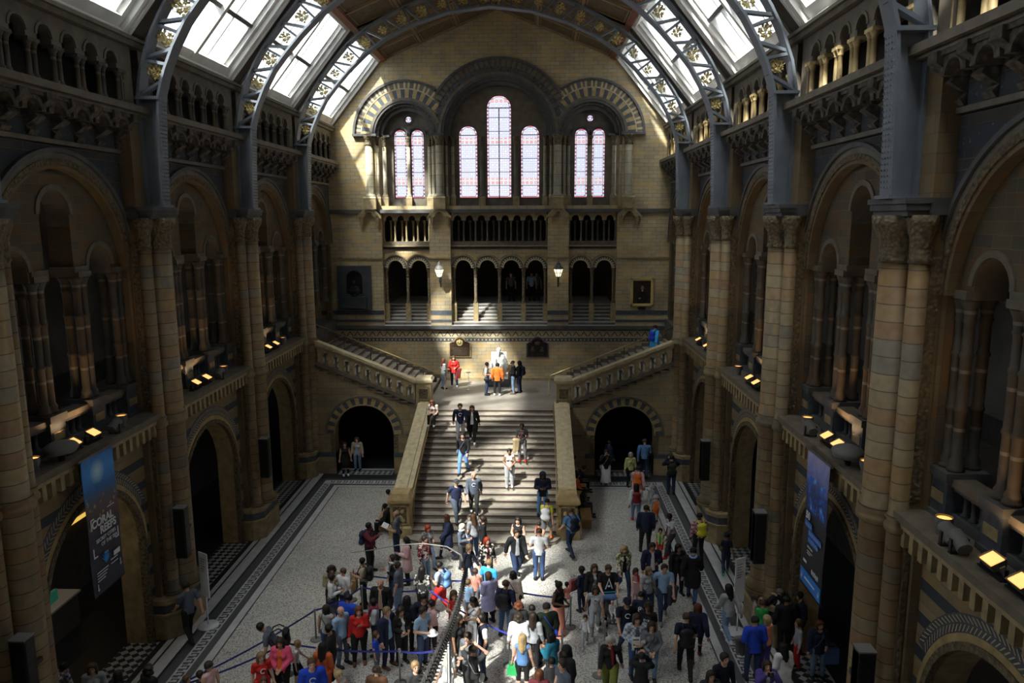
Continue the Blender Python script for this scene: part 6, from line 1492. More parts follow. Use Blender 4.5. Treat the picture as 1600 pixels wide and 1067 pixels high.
PEOPLE = [
 (-4.29, 21.32, 0, 1.66, 20.0, 'phone', 'f', 's2', 'curly', 'hdk', 'jacket', 'khk', 'trousers', 'char', 'blk', {}, 'person in an olive jacket with curly dark hair, back left corner of the queue'),
 (-4.17, 20.83, 0, 1.62, 100.0, 'phone', 'f', 's2', 'bun', 'hblk', 'long', 'wht', 'skirt_short', 'slt', 'blk', {'strap': 'dnavy'}, 'person in a white long sleeved top holding a phone, back left corner of the queue'),
 (-3.91, 21.23, 0, 1.62, 150.0, 'hold', 'm', 's1', 'short', 'hbr', 'tee', 'wht', 'trousers', 'slt', 'blk', {}, 'person in a plain white shirt with reddish brown hair, near the left queue corner'),
 (-3.44, 21.86, 0, 1.66, -90.0, 'phone', 'f', 's2', 'short', 'hblk', 'tee', 'bei', 'trousers', 'blk', 'blk', {'pack': 'blk'}, 'person in beige with a black backpack and brown paper bag, looking at a phone'),
 (-2.5, 21.86, 0, 1.78, -60.0, 'chest', 'm', 's1', 'short', 'hdk', 'long', 'blk', 'trousers', 'ddn', 'wht', {'scarf': 'wht'}, 'person in a black sweater with a white lanyard facing left in the queue'),
 (-2.25, 21.39, 0, 1.76, -95.0, 'ease', 'm', 's2', 'short', 'hdk', 'tee', 'slt', 'trousers', 'lden', 'blk', {'big': True}, 'person in a slate blue shirt and light jeans facing left, beside the black sweater'),
 (-2.56, 20.3, 0, 1.76, -5.0, 'ease', 'm', 's1', 'bald', 'hgy', 'jacket', 'blk', 'trousers', 'ddn', 'blk', {'open': 'tan'}, 'balding person in an open black jacket over a tan shirt, middle of the queue'),
 (-3.3, 19.41, 0, 1.74, 160.0, 'hold', 'm', 's2', 'short', 'hblk', 'jacket', 'blu', 'trousers', 'ddn', 'blk', {}, 'person in a bright blue jacket seen from behind, left part of the queue'),
 (-3.81, 19.0, 0, 1.64, 170.0, 'stand', 'f', 's2', 'bob', 'hdk', 'tank', 'lgry', 'trousers', 'den', 'blk', {'strap': 'brn'}, 'person in a pale grey sleeveless top at the far left end of the queue'),
 (-3.35, 18.75, 0, 1.74, 60.0, 'ease', 'm', 's1', 'bald', 'hbr', 'long', 'lblu', 'trousers', 'slt', 'blk', {}, 'balding person with glasses in a pale blue shirt, left of the red blouse'),
 (-2.88, 18.87, 0, 1.68, 15.0, 'chest', 'f', 's1', 'long', 'hau', 'long', 'red', 'trousers', 'blk', 'brn', {'big': True}, 'person in a bright red blouse with long auburn hair'),
 (-2.54, 19.3, 0, 1.68, -80.0, 'phone', 'm', 's2', 'short', 'hblk', 'long', 'lgry', 'trousers', 'den', 'blk', {'scarf': 'mag'}, 'person in a pale grey sweater with a burgundy scarf looking at a phone'),
 (-2.08, 18.72, 0, 1.76, 60.0, 'ease', 'm', 's1', 'short', 'hlb', 'jacket', 'navy', 'trousers', 'navy', 'brn', {'open': 'lblu'}, 'person in a navy suit with light brown hair in the queue'),
 (-1.73, 18.92, 0, 1.66, 40.0, 'hold', 'f', 's2', 'long', 'hdk', 'jacket', 'blk', 'trousers', 'blk', 'blk', {'open': 'wht'}, 'person with long dark hair in an open black jacket beside the navy suit'),
 (-1.65, 19.46, 0, 1.68, 170.0, 'ease', 'f', 's2', 'long', 'hblk', 'jacket', 'dnavy', 'trousers', 'blk', 'blk', {}, 'person with long black hair and dark jacket seen from behind, middle of the queue'),
 (-3.78, 24.21, 0, 1.82, 80.0, 'point', 'm', 's4', 'short', 'hblk', 'jacket', 'mar', 'trousers', 'blk', 'blk', {'pack': 'navy'}, 'tall person in dark maroon with a navy backpack raising one hand, open floor left'),
 (-3.02, 25.28, 0, 1.8, -95.0, 'hold', 'm', 's2', 'bald', 'hgy', 'tee', 'slt', 'trousers', 'navy', 'blk', {'strap': 'blk'}, 'bald person in a grey blue shirt reading an open white leaflet by the left newel'),
 (-2.33, 23.46, 0, 1.64, -80.0, 'phone1', 'f', 's1', 'long', 'hblk', 'coat', 'lpnk', 'trousers', 'blk', 'blk', {}, 'person in a pale pink coat with long black hair, back of the queue'),
 (-1.75, 23.55, 0, 1.66, 60.0, 'ease', 'm', 's1', 'short', 'hdk', 'long', 'dred', 'trousers', 'lden', 'blk', {'flower': True}, 'person in a red and white patterned top in front of the bottom step'),
 (-1.81, 24.6, 0, 1.6, 40.0, 'walkp', 'f', 's1', 'bob', 'hred', 'vest', 'gry', 'trousers', 'lden', 'blk', {'open': 'lgry'}, 'person with a red bob and grey hooded gilet beside the bottom step'),
 (-1.16, 25.27, 0, 1.7, -80.0, 'walk', 'f', 's1', 'bob', 'hau', 'coat', 'navy', 'leggings', 'navy', 'blk', {'strap': 'blk'}, 'person with auburn hair in a long navy coat walking left past the stairs'),
 (-0.6, 24.66, 0, 1.62, 70.0, 'phone', 'f', 's1', 'bob', 'hwh', 'long', 'slt', 'trousers', 'char', 'blk', {'scarf': 'wht'}, 'white haired person in a grey cardigan looking at a phone near the bottom step'),
 (-0.25, 25.37, 0, 1.7, -150.0, 'stand', 'f', 's1', 'long', 'hbr', 'tee', 'lgry', 'trousers', 'den', 'wht', {}, 'person with wavy brown hair in a grey shirt and blue jeans at the bottom step'),
 (0.11, 25.2, 0, 1.68, -90.0, 'ease', 'f', 's1', 'pony', 'hdk', 'long', 'blk', 'trousers', 'blk', 'blk', {}, 'person in black with a dark ponytail at the bottom step'),
 (0.35, 23.48, 0, 1.66, 30.0, 'ease', 'f', 's1', 'long', 'hred', 'jacket', 'blk', 'trousers', 'blk', 'blk', {'open': 'mar', 'flower': True}, 'person with bright red hair and a dark patterned dress, right of the queue back'),
 (-0.26, 23.28, 0, 1.52, 30.0, 'reach', 'f', 's1', 'pony', 'hlb', 'long', 'dnavy', 'leggings', 'ddn', 'brn', {'kid': True}, 'girl with a strawberry blonde ponytail stepping left at the back of the queue'),
 (1.36, 25.08, 0, 1.7, -20.0, 'clasp', 'f', 's1', 'long', 'hblk', 'tank', 'blk', 'skirt_long', 'blk', 'blk', {}, 'person with long black hair and bare arms standing just behind the man in sunglasses'),
 (1.32, 23.82, 0, 1.82, 20.0, 'walk', 'm', 's1', 'short', 'hdk', 'jacket', 'blk', 'trousers', 'ddn', 'blk', {'open': 'lgry'}, 'person in sunglasses and a black jacket striding right at the foot of the stairs'),
 (2.09, 23.84, 0, 1.82, 175.0, 'hold', 'm', 's1', 'short', 'hbr', 'tee', 'wht', 'trousers', 'den', 'blk', {}, 'person in white shirt and blue jeans seen from behind, foot of the stairs'),
 (2.1, 25.98, 0, 1.15, 150.0, 'hold1', 'm', 's1', 'short', 'hdk', 'tank', 'red', 'shorts', 'navy', 'wht', {'kid': True}, 'small child in a red vest on the lowest step'),
 (2.4, 26.55, 0.15, 1.66, 165.0, 'walk', 'f', 's2', 'short', 'hblk', 'tee', 'yel', 'shorts', 'gry', 'org', {'pack': 'wht'}, 'person in a yellow top with a white backpack climbing the right of the stairs'),
 (2.26, 27.93, 0.6, 1.78, 0.0, 'phone', 'm', 's4', 'hood', 'dnavy', 'jacket', 'dnavy', 'trousers', 'mblu', 'blk', {}, 'person in a dark hooded top and blue jeans coming down the right of the stairs'),
 (-1.36, 32.16, 2.25, 1.8, 5.0, 'walk', 'm', 's1', 'short', 'hbr', 'long', 'navy', 'trousers', 'lgry', 'blk', {'print': 'swirl'}, 'person in a navy sweater and grey trousers coming down from the landing'),
 (-0.83, 32.21, 2.25, 1.7, 0.0, 'walk2', 'f', 's1', 'long', 'hbr', 'coat', 'blk', 'trousers', 'blk', 'wht', {'open': 'wht'}, 'person with long brown hair, white top and black coat near the stair top'),
 (-1.05, 30.24, 1.5, 1.78, -10.0, 'walk', 'm', 's1', 'short', 'hblk', 'long', 'blk', 'trousers', 'mblu', 'blk', {'strap': 'slt'}, 'person in a black sweater and blue jeans halfway down the stairs'),
 (0.91, 29.47, 1.2, 1.62, 0.0, 'clasp', 'f', 's3', 'short', 'hblk', 'tank', 'crm', 'loose', 'lgry', 'wht', {}, 'person in a pale sleeveless top and light green trousers on the middle of the stairs'),
 (1.4, 31.01, 1.8, 1.66, -5.0, 'hold1', 'f', 's4', 'short', 'hblk', 'tee', 'char', 'trousers', 'gry', 'red', {'strap': 'red'}, 'person in a charcoal shirt with a small red bag, upper right of the stairs'),
 (-0.44, 27.93, 0.6, 1.76, 5.0, 'walk2', 'm', 's1', 'bald', 'hwh', 'long', 'slt', 'trousers', 'char', 'wht', {'big': True, 'print': 'swirl'}, 'white haired person in a grey college sweater low on the stairs'),
 (-1.1, 27.54, 0.45, 1.76, 30.0, 'walk', 'm', 's1', 'cap', 'char', 'tee', 'navy', 'trousers', 'slt', 'blk', {'big': True}, 'person in a dark cap and navy polo shirt low on the left of the stairs'),
 (-2.89, 38.83, 3.15, 1.64, 120.0, 'hold', 'f', 's1', 'long', 'hau', 'long', 'gry', 'trousers', 'lden', 'blk', {'stripe': True}, 'person with auburn hair in a grey striped top on the left of the landing'),
 (-2.4, 39.37, 3.15, 1.68, 5.0, 'hold1', 'f', 's1', 'bob', 'hbr', 'jacket', 'red', 'trousers', 'ddn', 'wht', {}, 'person in a red jacket with a coat over the arm on the landing'),
 (-0.51, 37.48, 3.15, 1.7, 90.0, 'hold', 'm', 's2', 'short', 'hblk', 'tee', 'lgry', 'trousers', 'ddn', 'blk', {'strap': 'blk'}, 'person in a pale checked shirt on the left of the marble statue'),
 (0.05, 37.39, 3.15, 1.68, 175.0, 'ease', 'm', 's2', 'short', 'hblk', 'jacket', 'org', 'trousers', 'blk', 'wht', {}, 'person in an orange and navy top facing the statue with back to the viewer'),
 (0.84, 37.77, 3.15, 1.72, -90.0, 'hold', 'm', 's1', 'cap', 'char', 'jacket', 'blk', 'trousers', 'lden', 'brn', {}, 'person in a dark cap and black jacket on the right of the statue'),
 (1.16, 38.02, 3.15, 1.68, -110.0, 'stand', 'f', 's2', 'long', 'hblk', 'jacket', 'dnavy', 'trousers', 'ddn', 'blk', {'pack': 'dnavy'}, 'person with a dark backpack behind the capped man by the statue'),
 (5.22, 33.06, 0, 1.66, 0.0, 'photo', 'f', 's2', 'bun', 'hdk', 'jacket', 'blk', 'skirt_long', 'wht', 'wht', {'strap': 'bei'}, 'person in a black top and long white skirt taking a photo by the right archway'),
 (6.31, 32.82, 0, 1.62, 10.0, 'stand', 'f', 's1', 'bob', 'hgr', 'long', 'lyel', 'trousers', 'blk', 'blk', {'strap': 'blk'}, 'grey haired person in a lime cardigan by the right archway'),
 (7.13, 34.17, 0, 1.82, 175.0, 'walk2', 'm', 's1', 'short', 'hbr', 'long', 'mblu', 'trousers', 'ddn', 'blk', {}, 'tall person in a bright blue shirt walking into the right archway'),
 (8.0, 31.9, 0, 1.78, 180.0, 'photo', 'm', 's1', 'short', 'hblk', 'jacket', 'dnavy', 'trousers', 'ddn', 'blk', {'pack': 'dgrn'}, 'person in navy with arms raised to the head by the right piers'),
 (6.34, 30.66, 0, 1.68, 170.0, 'walk', 'f', 's2', 'short', 'hdk', 'coat', 'lpnk', 'leggings', 'lgry', 'blk', {'pack': 'org'}, 'person in a pale coat with a bright orange backpack behind the lime cardigan'),
 (6.02, 28.72, 0, 1.62, 178.0, 'walk2', 'f', 's2', 'long', 'hblk', 'long', 'wht', 'trousers', 'lden', 'red', {'pack': 'dred'}, 'person with long black hair, white top, pale jeans and red shoes'),
 (6.82, 29.95, 0, 1.12, 170.0, 'stand', 'm', 's1', 'hat', 'lgry', 'tee', 'lgry', 'shorts', 'lgry', 'blk', {'kid': True}, 'small child in a pale hat and pale outfit without a backpack'),
 (6.81, 28.65, 0, 1.18, 175.0, 'walk', 'm', 's1', 'hat', 'lgry', 'tee', 'lgry', 'shorts', 'org', 'blk', {'kid': True, 'pack': 'org'}, 'small child in a pale hat with an orange backpack'),
 (6.02, 26.07, 0, 1.78, 178.0, 'ease', 'm', 's3', 'short', 'hblk', 'jacket', 'navy', 'trousers', 'blk', 'blk', {'big': True}, 'broad person in a navy jacket seen from behind on the right open floor'),
 (6.47, 25.58, 0, 1.12, -10.0, 'stand', 'm', 's2', 'short', 'hblk', 'vest', 'lyel', 'shorts', 'red', 'wht', {'kid': True, 'open': 'grn'}, 'small child in a yellow green vest and red shorts'),
 (6.88, 25.67, 0, 1.66, -70.0, 'reach', 'f', 's4', 'short', 'hblk', 'tee', 'lgry', 'trousers', 'char', 'red', {'stripe': True}, 'person in a black and white striped top reaching toward a small child'),
 (7.82, 25.44, 0, 1.76, -165.0, 'ease', 'm', 's4', 'short', 'hblk', 'long', 'mag', 'trousers', 'blk', 'blk', {'pack': 'yel', 'check': True}, 'person in a plum checked shirt with a yellow backpack by the right pier'),
 (3.27, 25.66, 0, 1.82, -150.0, 'walk', 'm', 's1', 'short', 'hbr', 'tee', 'mblu', 'trousers', 'ddn', 'blk', {'pack': 'dnavy'}, 'person in a blue shirt with a dark backpack walking past the right newel'),
 (5.52, 34.61, 0, 1.62, 120.0, 'stand', 'f', 's2', 'short', 'hdk', 'jacket', 'navy', 'trousers', 'blk', 'blk', {}, 'person in a navy jacket standing in the shade of the right archway'),
 (3.7, 33.59, 0, 1.62, 90.0, 'sit', 'm', 's2', 'short', 'hdk', 'tee', 'char', 'trousers', 'blk', 'blk', {}, 'seated person in charcoal at the far end of the right bench'),
 (3.89, 32.14, 0, 1.66, 90.0, 'sitlean', 'm', 's1', 'short', 'hdk', 'jacket', 'navy', 'trousers', 'blk', 'blk', {}, 'seated person in navy holding a white bag on the right bench'),
 (3.72, 31.26, 0, 1.62, 80.0, 'sit', 'f', 's2', 'long', 'hdk', 'long', 'org', 'trousers', 'blk', 'blk', {}, 'seated person in orange on the right bench'),
 (3.8, 29.33, 0, 1.7, 90.0, 'sitlean', 'm', 's4', 'short', 'hblk', 'jacket', 'dgrn', 'trousers', 'char', 'blk', {}, 'seated person in dark green leaning forward on the right bench'),
 (-3.79, 29.03, 0, 1.66, -90.0, 'sitlean', 'm', 's2', 'short', 'hblk', 'long', 'lgry', 'trousers', 'blk', 'blk', {}, 'seated person in black and white by the left stair parapet'),
 (-3.76, 27.41, 0, 1.66, -90.0, 'sit', 'm', 's2', 'short', 'hblk', 'jacket', 'blk', 'trousers', 'blk', 'blk', {}, 'seated person in black hidden behind the left newel'),
 (3.77, 21.54, 0, 1.68, 10.0, 'stand', 'f', 's1', 'long', 'hbr', 'jacket', 'blk', 'trousers', 'blk', 'blk', {'open': 'lgry'}, 'person with long brown hair in black, left of the pushchair'),
 (4.17, 21.36, 0, 1.78, 5.0, 'push', 'm', 's1', 'short', 'hbr', 'tee', 'blk', 'trousers', 'blk', 'blk', {'big': True, 'print': 'peak'}, 'broad person in a black shirt with a white peaked emblem pushing a pushchair'),
 (4.83, 22.91, 0, 1.68, 15.0, 'walk2', 'f', 's1', 'curly', 'hbl', 'jacket', 'olv', 'trousers', 'ddn', 'blk', {'open': 'blk', 'flower': True}, 'blonde person in a flowered jacket over black behind the pushchair'),
 (5.15, 22.33, 0, 1.18, 20.0, 'phone', 'f', 's2', 'long', 'hdk', 'dress', 'lpnk', 'leggings', 'lpnk', 'red', {'kid': True, 'scarf': 'red'}, 'small girl in a pink dress with a red scarf'),
 (5.74, 22.87, 0, 1.8, 5.0, 'phone1', 'm', 's2', 'short', 'hdk', 'jacket', 'navy', 'trousers', 'ddn', 'blk', {'open': 'wht'}, 'person in a navy blazer and white shirt looking at a phone'),
 (5.42, 21.52, 0, 1.62, 25.0, 'ease', 'f', 's1', 'bob', 'hlb', 'tee', 'lgry', 'trousers', 'ddn', 'blk', {'strap': 'slt'}, 'blonde person in a white and grey shirt with a cross body strap'),
 (5.87, 21.39, 0, 1.8, 0.0, 'walk', 'm', 's1', 'short', 'hdk', 'tee', 'lblu', 'trousers', 'ddn', 'gry', {}, 'person in a light blue polo shirt carrying a grey coat'),
 (4.5, 19.4, 0, 1.76, 5.0, 'walk2', 'm', 's2', 'cap', 'dnavy', 'tee', 'dnavy', 'trousers', 'ddn', 'blk', {'print': 'swirl'}, 'person in a black cap and black printed shirt in front of the pushchair'),
 (5.01, 20.11, 0, 1.55, 180.0, 'stand', 'm', 's2', 'short', 'hblk', 'tee', 'navy', 'trousers', 'ddn', 'blk', {'print': '88'}, 'youngster in a navy jersey with the number 88'),
 (5.08, 19.29, 0, 1.66, -20.0, 'ease', 'f', 's3', 'curly', 'hdk', 'tee', 'blk', 'trousers', 'char', 'blk', {'print': 'SVA'}, 'person with dark curly hair and white lettering on a black shirt'),
 (6.58, 22.9, 0, 1.74, 20.0, 'ease', 'f', 's2', 'bob', 'hblk', 'jacket', 'blk', 'trousers', 'blk', 'blk', {}, 'person all in black at the right edge of the key pattern border'),
 (6.97, 22.47, 0, 1.8, 165.0, 'walk2', 'm', 's1', 'short', 'hblk', 'coat', 'blk', 'trousers', 'den', 'blk', {'scarf': 'lblu'}, 'person in a long black coat and jeans striding along the mosaic border'),
 (6.43, 19.22, 0, 1.66, 170.0, 'walk', 'f', 's1', 'bob', 'hau', 'jacket', 'navy', 'leggings', 'blk', 'dred', {}, 'person with auburn hair in a denim blue jacket seen from behind, right side'),
 (5.97, 18.47, 0, 1.8, 175.0, 'walk2', 'm', 's1', 'short', 'hbr', 'tee', 'dnavy', 'trousers', 'blk', 'blk', {'pack': 'blk'}, 'person in a dark shirt with a black backpack seen from behind, right side'),
 (3.41, 21.79, 0, 1.48, -140.0, 'hold', 'm', 's4', 'short', 'hblk', 'long', 'navy', 'trousers', 'navy', 'blk', {'kid': True}, 'boy in navy holding a colourful bag'),
 (2.64, 20.37, 0, 1.7, 55.0, 'hold', 'f', 's4', 'bun', 'hblk', 'tank', 'blk', 'skirt_long', 'cor', 'cor', {'big': True}, 'person in a black top and long coral skirt carrying a small child'),
 (3.72, 20.46, 0, 1.56, 0.0, 'walk', 'f', 's3', 'long', 'hdk', 'tee', 'lgry', 'leggings', 'lgry', 'wht', {'print': 'swirl'}, 'girl with braids in a grey shirt and grey leggings'),
 (3.39, 19.85, 0, 0.98, -5.0, 'walk', 'm', 's2', 'short', 'hdk', 'long', 'wht', 'trousers', 'lgry', 'wht', {'kid': True}, "toddler in a white jumper holding the girl's hand"),
 (1.29, 21.18, 0, 1.6, 170.0, 'stand', 'f', 's2', 'bob', 'hblk', 'coat', 'crm', 'trousers', 'blk', 'blk', {'strap': 'blk'}, 'person with a black bob in a cream coat seen from behind, centre of the crowd'),
 (1.1, 20.29, 0, 1.76, 160.0, 'ease', 'm', 's2', 'short', 'hbr', 'long', 'navy', 'trousers', 'den', 'blk', {'pack': 'blk'}, 'person in a navy jersey with a black backpack seen from behind, centre'),
 (-1.5, 21.34, 0, 1.64, 165.0, 'stand', 'f', 's2', 'long', 'hblk', 'long', 'char', 'trousers', 'blk', 'blk', {'flower': True}, 'person with very long black hair in a black and white patterned top'),
 (-0.94, 21.47, 0, 1.74, -110.0, 'walkp', 'm', 's2', 'short', 'hblk', 'tee', 'lgry', 'loose', 'red', 'blk', {'pack': 'mblu'}, 'person in red trousers with a denim blue backpack'),
 (0.09, 21.75, 0, 1.4, 175.0, 'stand', 'm', 's1', 'short', 'hbr', 'tee', 'cor', 'shorts', 'gry', 'blk', {'kid': True}, 'boy in a coral shirt in the queue'),
 (0.53, 21.63, 0, 1.76, 150.0, 'ease', 'm', 's1', 'short', 'hlb', 'tee', 'sky', 'trousers', 'mblu', 'blk', {}, 'person in a turquoise and light blue shirt seen from behind, queue centre'),
 (0.56, 20.99, 0, 1.66, -140.0, 'phone', 'f', 's1', 'bob', 'hbr', 'coat', 'lil', 'trousers', 'blk', 'blk', {}, 'person in a long lilac top, queue centre'),
 (-0.08, 21.1, 0, 1.38, 180.0, 'stand', 'm', 's1', 'short', 'hlb', 'tee', 'lblu', 'shorts', 'gry', 'blk', {'kid': True}, 'boy in a pale blue shirt and grey shorts'),
 (-0.41, 20.15, 0, 1.5, 20.0, 'hold', 'f', 's1', 'bob', 'hbr', 'dress', 'red', 'leggings', 'dred', 'red', {'kid': True}, 'girl in a sleeveless red dress'),
 (0.23, 19.53, 0, 1.64, -40.0, 'phone', 'f', 's3', 'long', 'hblk', 'tank', 'wht', 'trousers', 'lgry', 'blk', {'strap': 'blk'}, 'person in a white sleeveless top with a black shoulder bag'),
 (-1.19, 19.58, 0, 1.7, 10.0, 'phone', 'm', 's2', 'short', 'hblk', 'jacket', 'dnavy', 'trousers', 'blk', 'blk', {}, 'person with dark spiky hair in dark clothes behind the barrier belt'),
 (-0.89, 19.33, 0, 1.66, -70.0, 'push', 'f', 's2', 'short', 'hblk', 'long', 'lpnk', 'trousers', 'blk', 'blk', {'strap': 'brn'}, 'person in a pale pink coat reaching left in the queue'),
 (-1.11, 18.76, 0, 1.76, 60.0, 'hold', 'm', 's2', 'short', 'hdk', 'tee', 'lblu', 'trousers', 'ddn', 'blk', {}, 'person in a light blue shirt holding a white hat'),
 (-4.87, 18.06, 0, 1.78, -80.0, 'bend', 'm', 's2', 'short', 'hblk', 'tee', 'slt', 'trousers', 'blk', 'blk', {'pack': 'blk'}, 'person bending forward with a dark backpack, left front of the crowd'),
 (-4.52, 17.32, 0, 1.66, 0.0, 'clasp', 'f', 's2', 'long', 'hdk', 'jacket', 'pnk', 'trousers', 'blk', 'blk', {'open': 'org', 'big': True}, 'person in a bright pink hooded jacket'),
 (-4.84, 16.8, 0, 1.58, 35.0, 'stand', 'f', 's1', 'long', 'hlb', 'tee', 'red', 'trousers', 'red', 'blk', {'print': 'swirl'}, 'girl with long fair hair in a red printed shirt'),
 (-4.32, 17.8, 0, 1.3, 100.0, 'reach', 'm', 's1', 'short', 'hlb', 'tank', 'lblu', 'shorts', 'dnavy', 'blk', {'kid': True, 'stripe': True}, 'child in a pale blue striped vest beside the bending person'),
 (-3.4, 16.27, 0, 1.78, 20.0, 'ease', 'm', 's1', 'short', 'hbr', 'jacket', 'blu', 'trousers', 'ddn', 'blk', {'print': 'swirl'}, 'person in a royal blue hooded jacket with a yellow green trim'),
 (-3.39, 17.14, 0, 1.64, 175.0, 'stand', 'f', 's2', 'long', 'hblk', 'long', 'rust', 'trousers', 'rust', 'blk', {}, 'person with long black hair in an orange top seen from behind'),
 (-3.37, 17.73, 0, 1.8, -90.0, 'hold', 'm', 's2', 'short', 'hblk', 'tee', 'blk', 'trousers', 'blk', 'blk', {'big': True}, 'bearded person in a black shirt facing left'),
 (-2.71, 16.05, 0, 1.62, 50.0, 'stand', 'f', 's1', 'bun', 'hbl', 'tank', 'wht', 'trousers', 'lgry', 'blk', {}, 'person with pinned up blonde hair in white at the bottom edge'),
 (-4.6, 16.31, 0, 1.25, 10.0, 'stand', 'm', 's1', 'short', 'hbr', 'tee', 'char', 'trousers', 'char', 'blk', {'kid': True}, 'small brown haired child below the girl in red'),
 (-2.32, 18.38, 0, 1.25, 80.0, 'chest', 'm', 's1', 'short', 'hbr', 'tee', 'blu', 'trousers', 'slt', 'blk', {'kid': True}, 'small boy in a bright blue shirt next to the navy suit'),
 (-1.83, 16.21, 0, 1.62, 175.0, 'hold', 'f', 's1', 'bun', 'hdk', 'jacket', 'brn', 'trousers', 'blk', 'blk', {}, 'person in a brown leather jacket seen from behind at the bottom edge'),
 (-0.96, 16.56, 0, 1.55, 30.0, 'stand', 'm', 's1', 'short', 'hlb', 'jacket', 'char', 'trousers', 'blk', 'blk', {'kid': True}, 'boy with sandy hair in a charcoal jacket'),
 (-0.26, 16.99, 0, 1.58, -150.0, 'stand', 'f', 's1', 'long', 'hwh', 'tee', 'wht', 'shorts', 'wht', 'blk', {}, 'girl with very fair hair in white beside the tail post'),
 (-0.09, 18.5, 0, 1.68, 60.0, 'stand', 'f', 's3', 'long', 'hdk', 'tee', 'blk', 'trousers', 'blk', 'blk', {}, 'person with long dark hair in black behind the tail'),
 (0.25, 17.59, 0, 1.72, -40.0, 'phone1', 'm', 's1', 'short', 'hdk', 'long', 'gry', 'trousers', 'char', 'blk', {}, 'person with dark hair looking down right of the tail'),
 (0.4, 17.07, 0, 1.66, 165.0, 'heads', 'f', 's1', 'bun', 'hdk', 'tee', 'char', 'trousers', 'char', 'blk', {'strap': 'lgry'}, 'person in a charcoal shirt with both arms raised over the head'),
 (0.54, 18.32, 0, 1.82, -70.0, 'ease', 'm', 's2', 'short', 'hblk', 'vest', 'dnavy', 'trousers', 'ddn', 'blk', {'open': 'wht'}, 'person in a navy gilet over a white shirt'),
 (1.63, 17.62, 0, 1.66, 175.0, 'stand', 'f', 's1', 'long', 'hbl', 'tank', 'mblu', 'leggings', 'blk', 'blk', {}, 'person with long blonde hair in a blue blouse carrying a green bag'),
 (1.51, 18.66, 0, 1.64, 175.0, 'stand', 'f', 's2', 'curly', 'hdk', 'jacket', 'wht', 'trousers', 'lpnk', 'blk', {}, 'person with curly dark hair in a white hooded jacket'),
 (1.9, 18.72, 0, 1.64, 170.0, 'stand', 'f', 's2', 'long', 'hdk', 'long', 'lgry', 'trousers', 'blk', 'blk', {}, 'person with long brown hair in a pale grey cardigan, beside the white hood'),
 (2.27, 18.95, 0, 1.8, -165.0, 'ease', 'm', 's1', 'short', 'hdk', 'jacket', 'dgrn', 'trousers', 'char', 'blk', {'strap': 'blu'}, 'person in a dark green top with a blue and white drawstring bag'),
 (2.39, 17.77, 0, 1.62, -130.0, 'phone', 'f', 's2', 'bob', 'hblk', 'jacket', 'teal', 'trousers', 'char', 'blk', {}, 'person in a turquoise jacket with black hair'),
 (2.74, 17.05, 0, 1.7, -60.0, 'stand', 'm', 's4', 'hood', 'blk', 'coat', 'blk', 'trousers', 'blk', 'blk', {}, 'person in a long black hooded coat, lower centre'),
 (2.36, 16.95, 0, 1.45, 180.0, 'stand', 'm', 's2', 'short', 'hblk', 'jacket', 'char', 'trousers', 'char', 'blk', {'kid': True}, 'boy with cropped hair in a grey hooded top at the bottom edge'),
 (2.61, 16.4, 0, 1.76, -60.0, 'ease', 'm', 's1', 'short', 'hdk', 'tee', 'slt', 'trousers', 'ddn', 'blk', {}, 'bearded person in a slate blue shirt at the bottom edge'),
 (2.05, 16.2, 0, 1.6, 175.0, 'stand', 'f', 's1', 'bob', 'hau', 'jacket', 'mar', 'trousers', 'char', 'blk', {}, 'person with smooth auburn hair at the bottom edge'),
 (1.87, 19.56, 0, 1.4, 175.0, 'stand', 'm', 's2', 'short', 'hblk', 'tee', 'wht', 'trousers', 'navy', 'blk', {'kid': True, 'pack': 'dnavy'}, 'child in white with a dark backpack, centre of the crowd'),
 (1.5, 19.37, 0, 1.6, 175.0, 'stand', 'f', 's2', 'curly', 'hau', 'jacket', 'blk', 'trousers', 'blk', 'blk', {}, 'person with curly reddish hair in black, centre of the crowd'),
 (3.87, 17.57, 0, 1.68, -10.0, 'walk2', 'f', 's1', 'curly', 'hgr', 'long', 'blk', 'loose', 'olv', 'blk', {'scarf': 'dred'}, 'person with frizzy grey hair, black top and olive trousers'),
 (4.65, 18.4, 0, 1.82, 5.0, 'hold', 'm', 's1', 'long', 'hdk', 'jacket', 'lden', 'trousers', 'den', 'blk', {'open': 'slt', 'check': True}, 'person with long dark hair in a checked shirt holding a magazine'),
 (5.01, 18.24, 0, 1.7, 0.0, 'clasp', 'f', 's1', 'long', 'hdk', 'long', 'gry', 'trousers', 'lden', 'blk', {'strap': 'char'}, 'person in a grey top with hands clasped in front'),
 (4.57, 16.94, 0, 1.62, 170.0, 'photo', 'f', 's2', 'short', 'hblk', 'jacket', 'blk', 'trousers', 'blk', 'blk', {}, 'person in black raising a camera at the bottom right of the crowd'),
 (6.5, 16.66, 0, 1.82, 25.0, 'ease', 'm', 's1', 'short', 'hdk', 'long', 'dnavy', 'trousers', 'blk', 'blk', {}, 'person in a plain dark navy sweater at the bottom edge'),
 (6.09, 16.23, 0, 1.62, 10.0, 'stand', 'f', 's1', 'long', 'hdk', 'jacket', 'char', 'trousers', 'blk', 'blk', {'open': 'bei'}, 'person with dark hair in front of the dark navy sweater'),
 (7.74, 18.38, 0, 1.8, -170.0, 'hold1', 'm', 's1', 'short', 'hdk', 'jacket', 'blu', 'trousers', 'ddn', 'blk', {'strap': 'navy'}, 'person in a royal blue top with a grey coat over the arm'),
 (8.15, 18.68, 0, 1.66, -140.0, 'ease', 'f', 's1', 'bob', 'hbl', 'tank', 'cor', 'trousers', 'prp', 'blk', {}, 'blonde person in a coral sleeveless top and purple trousers'),
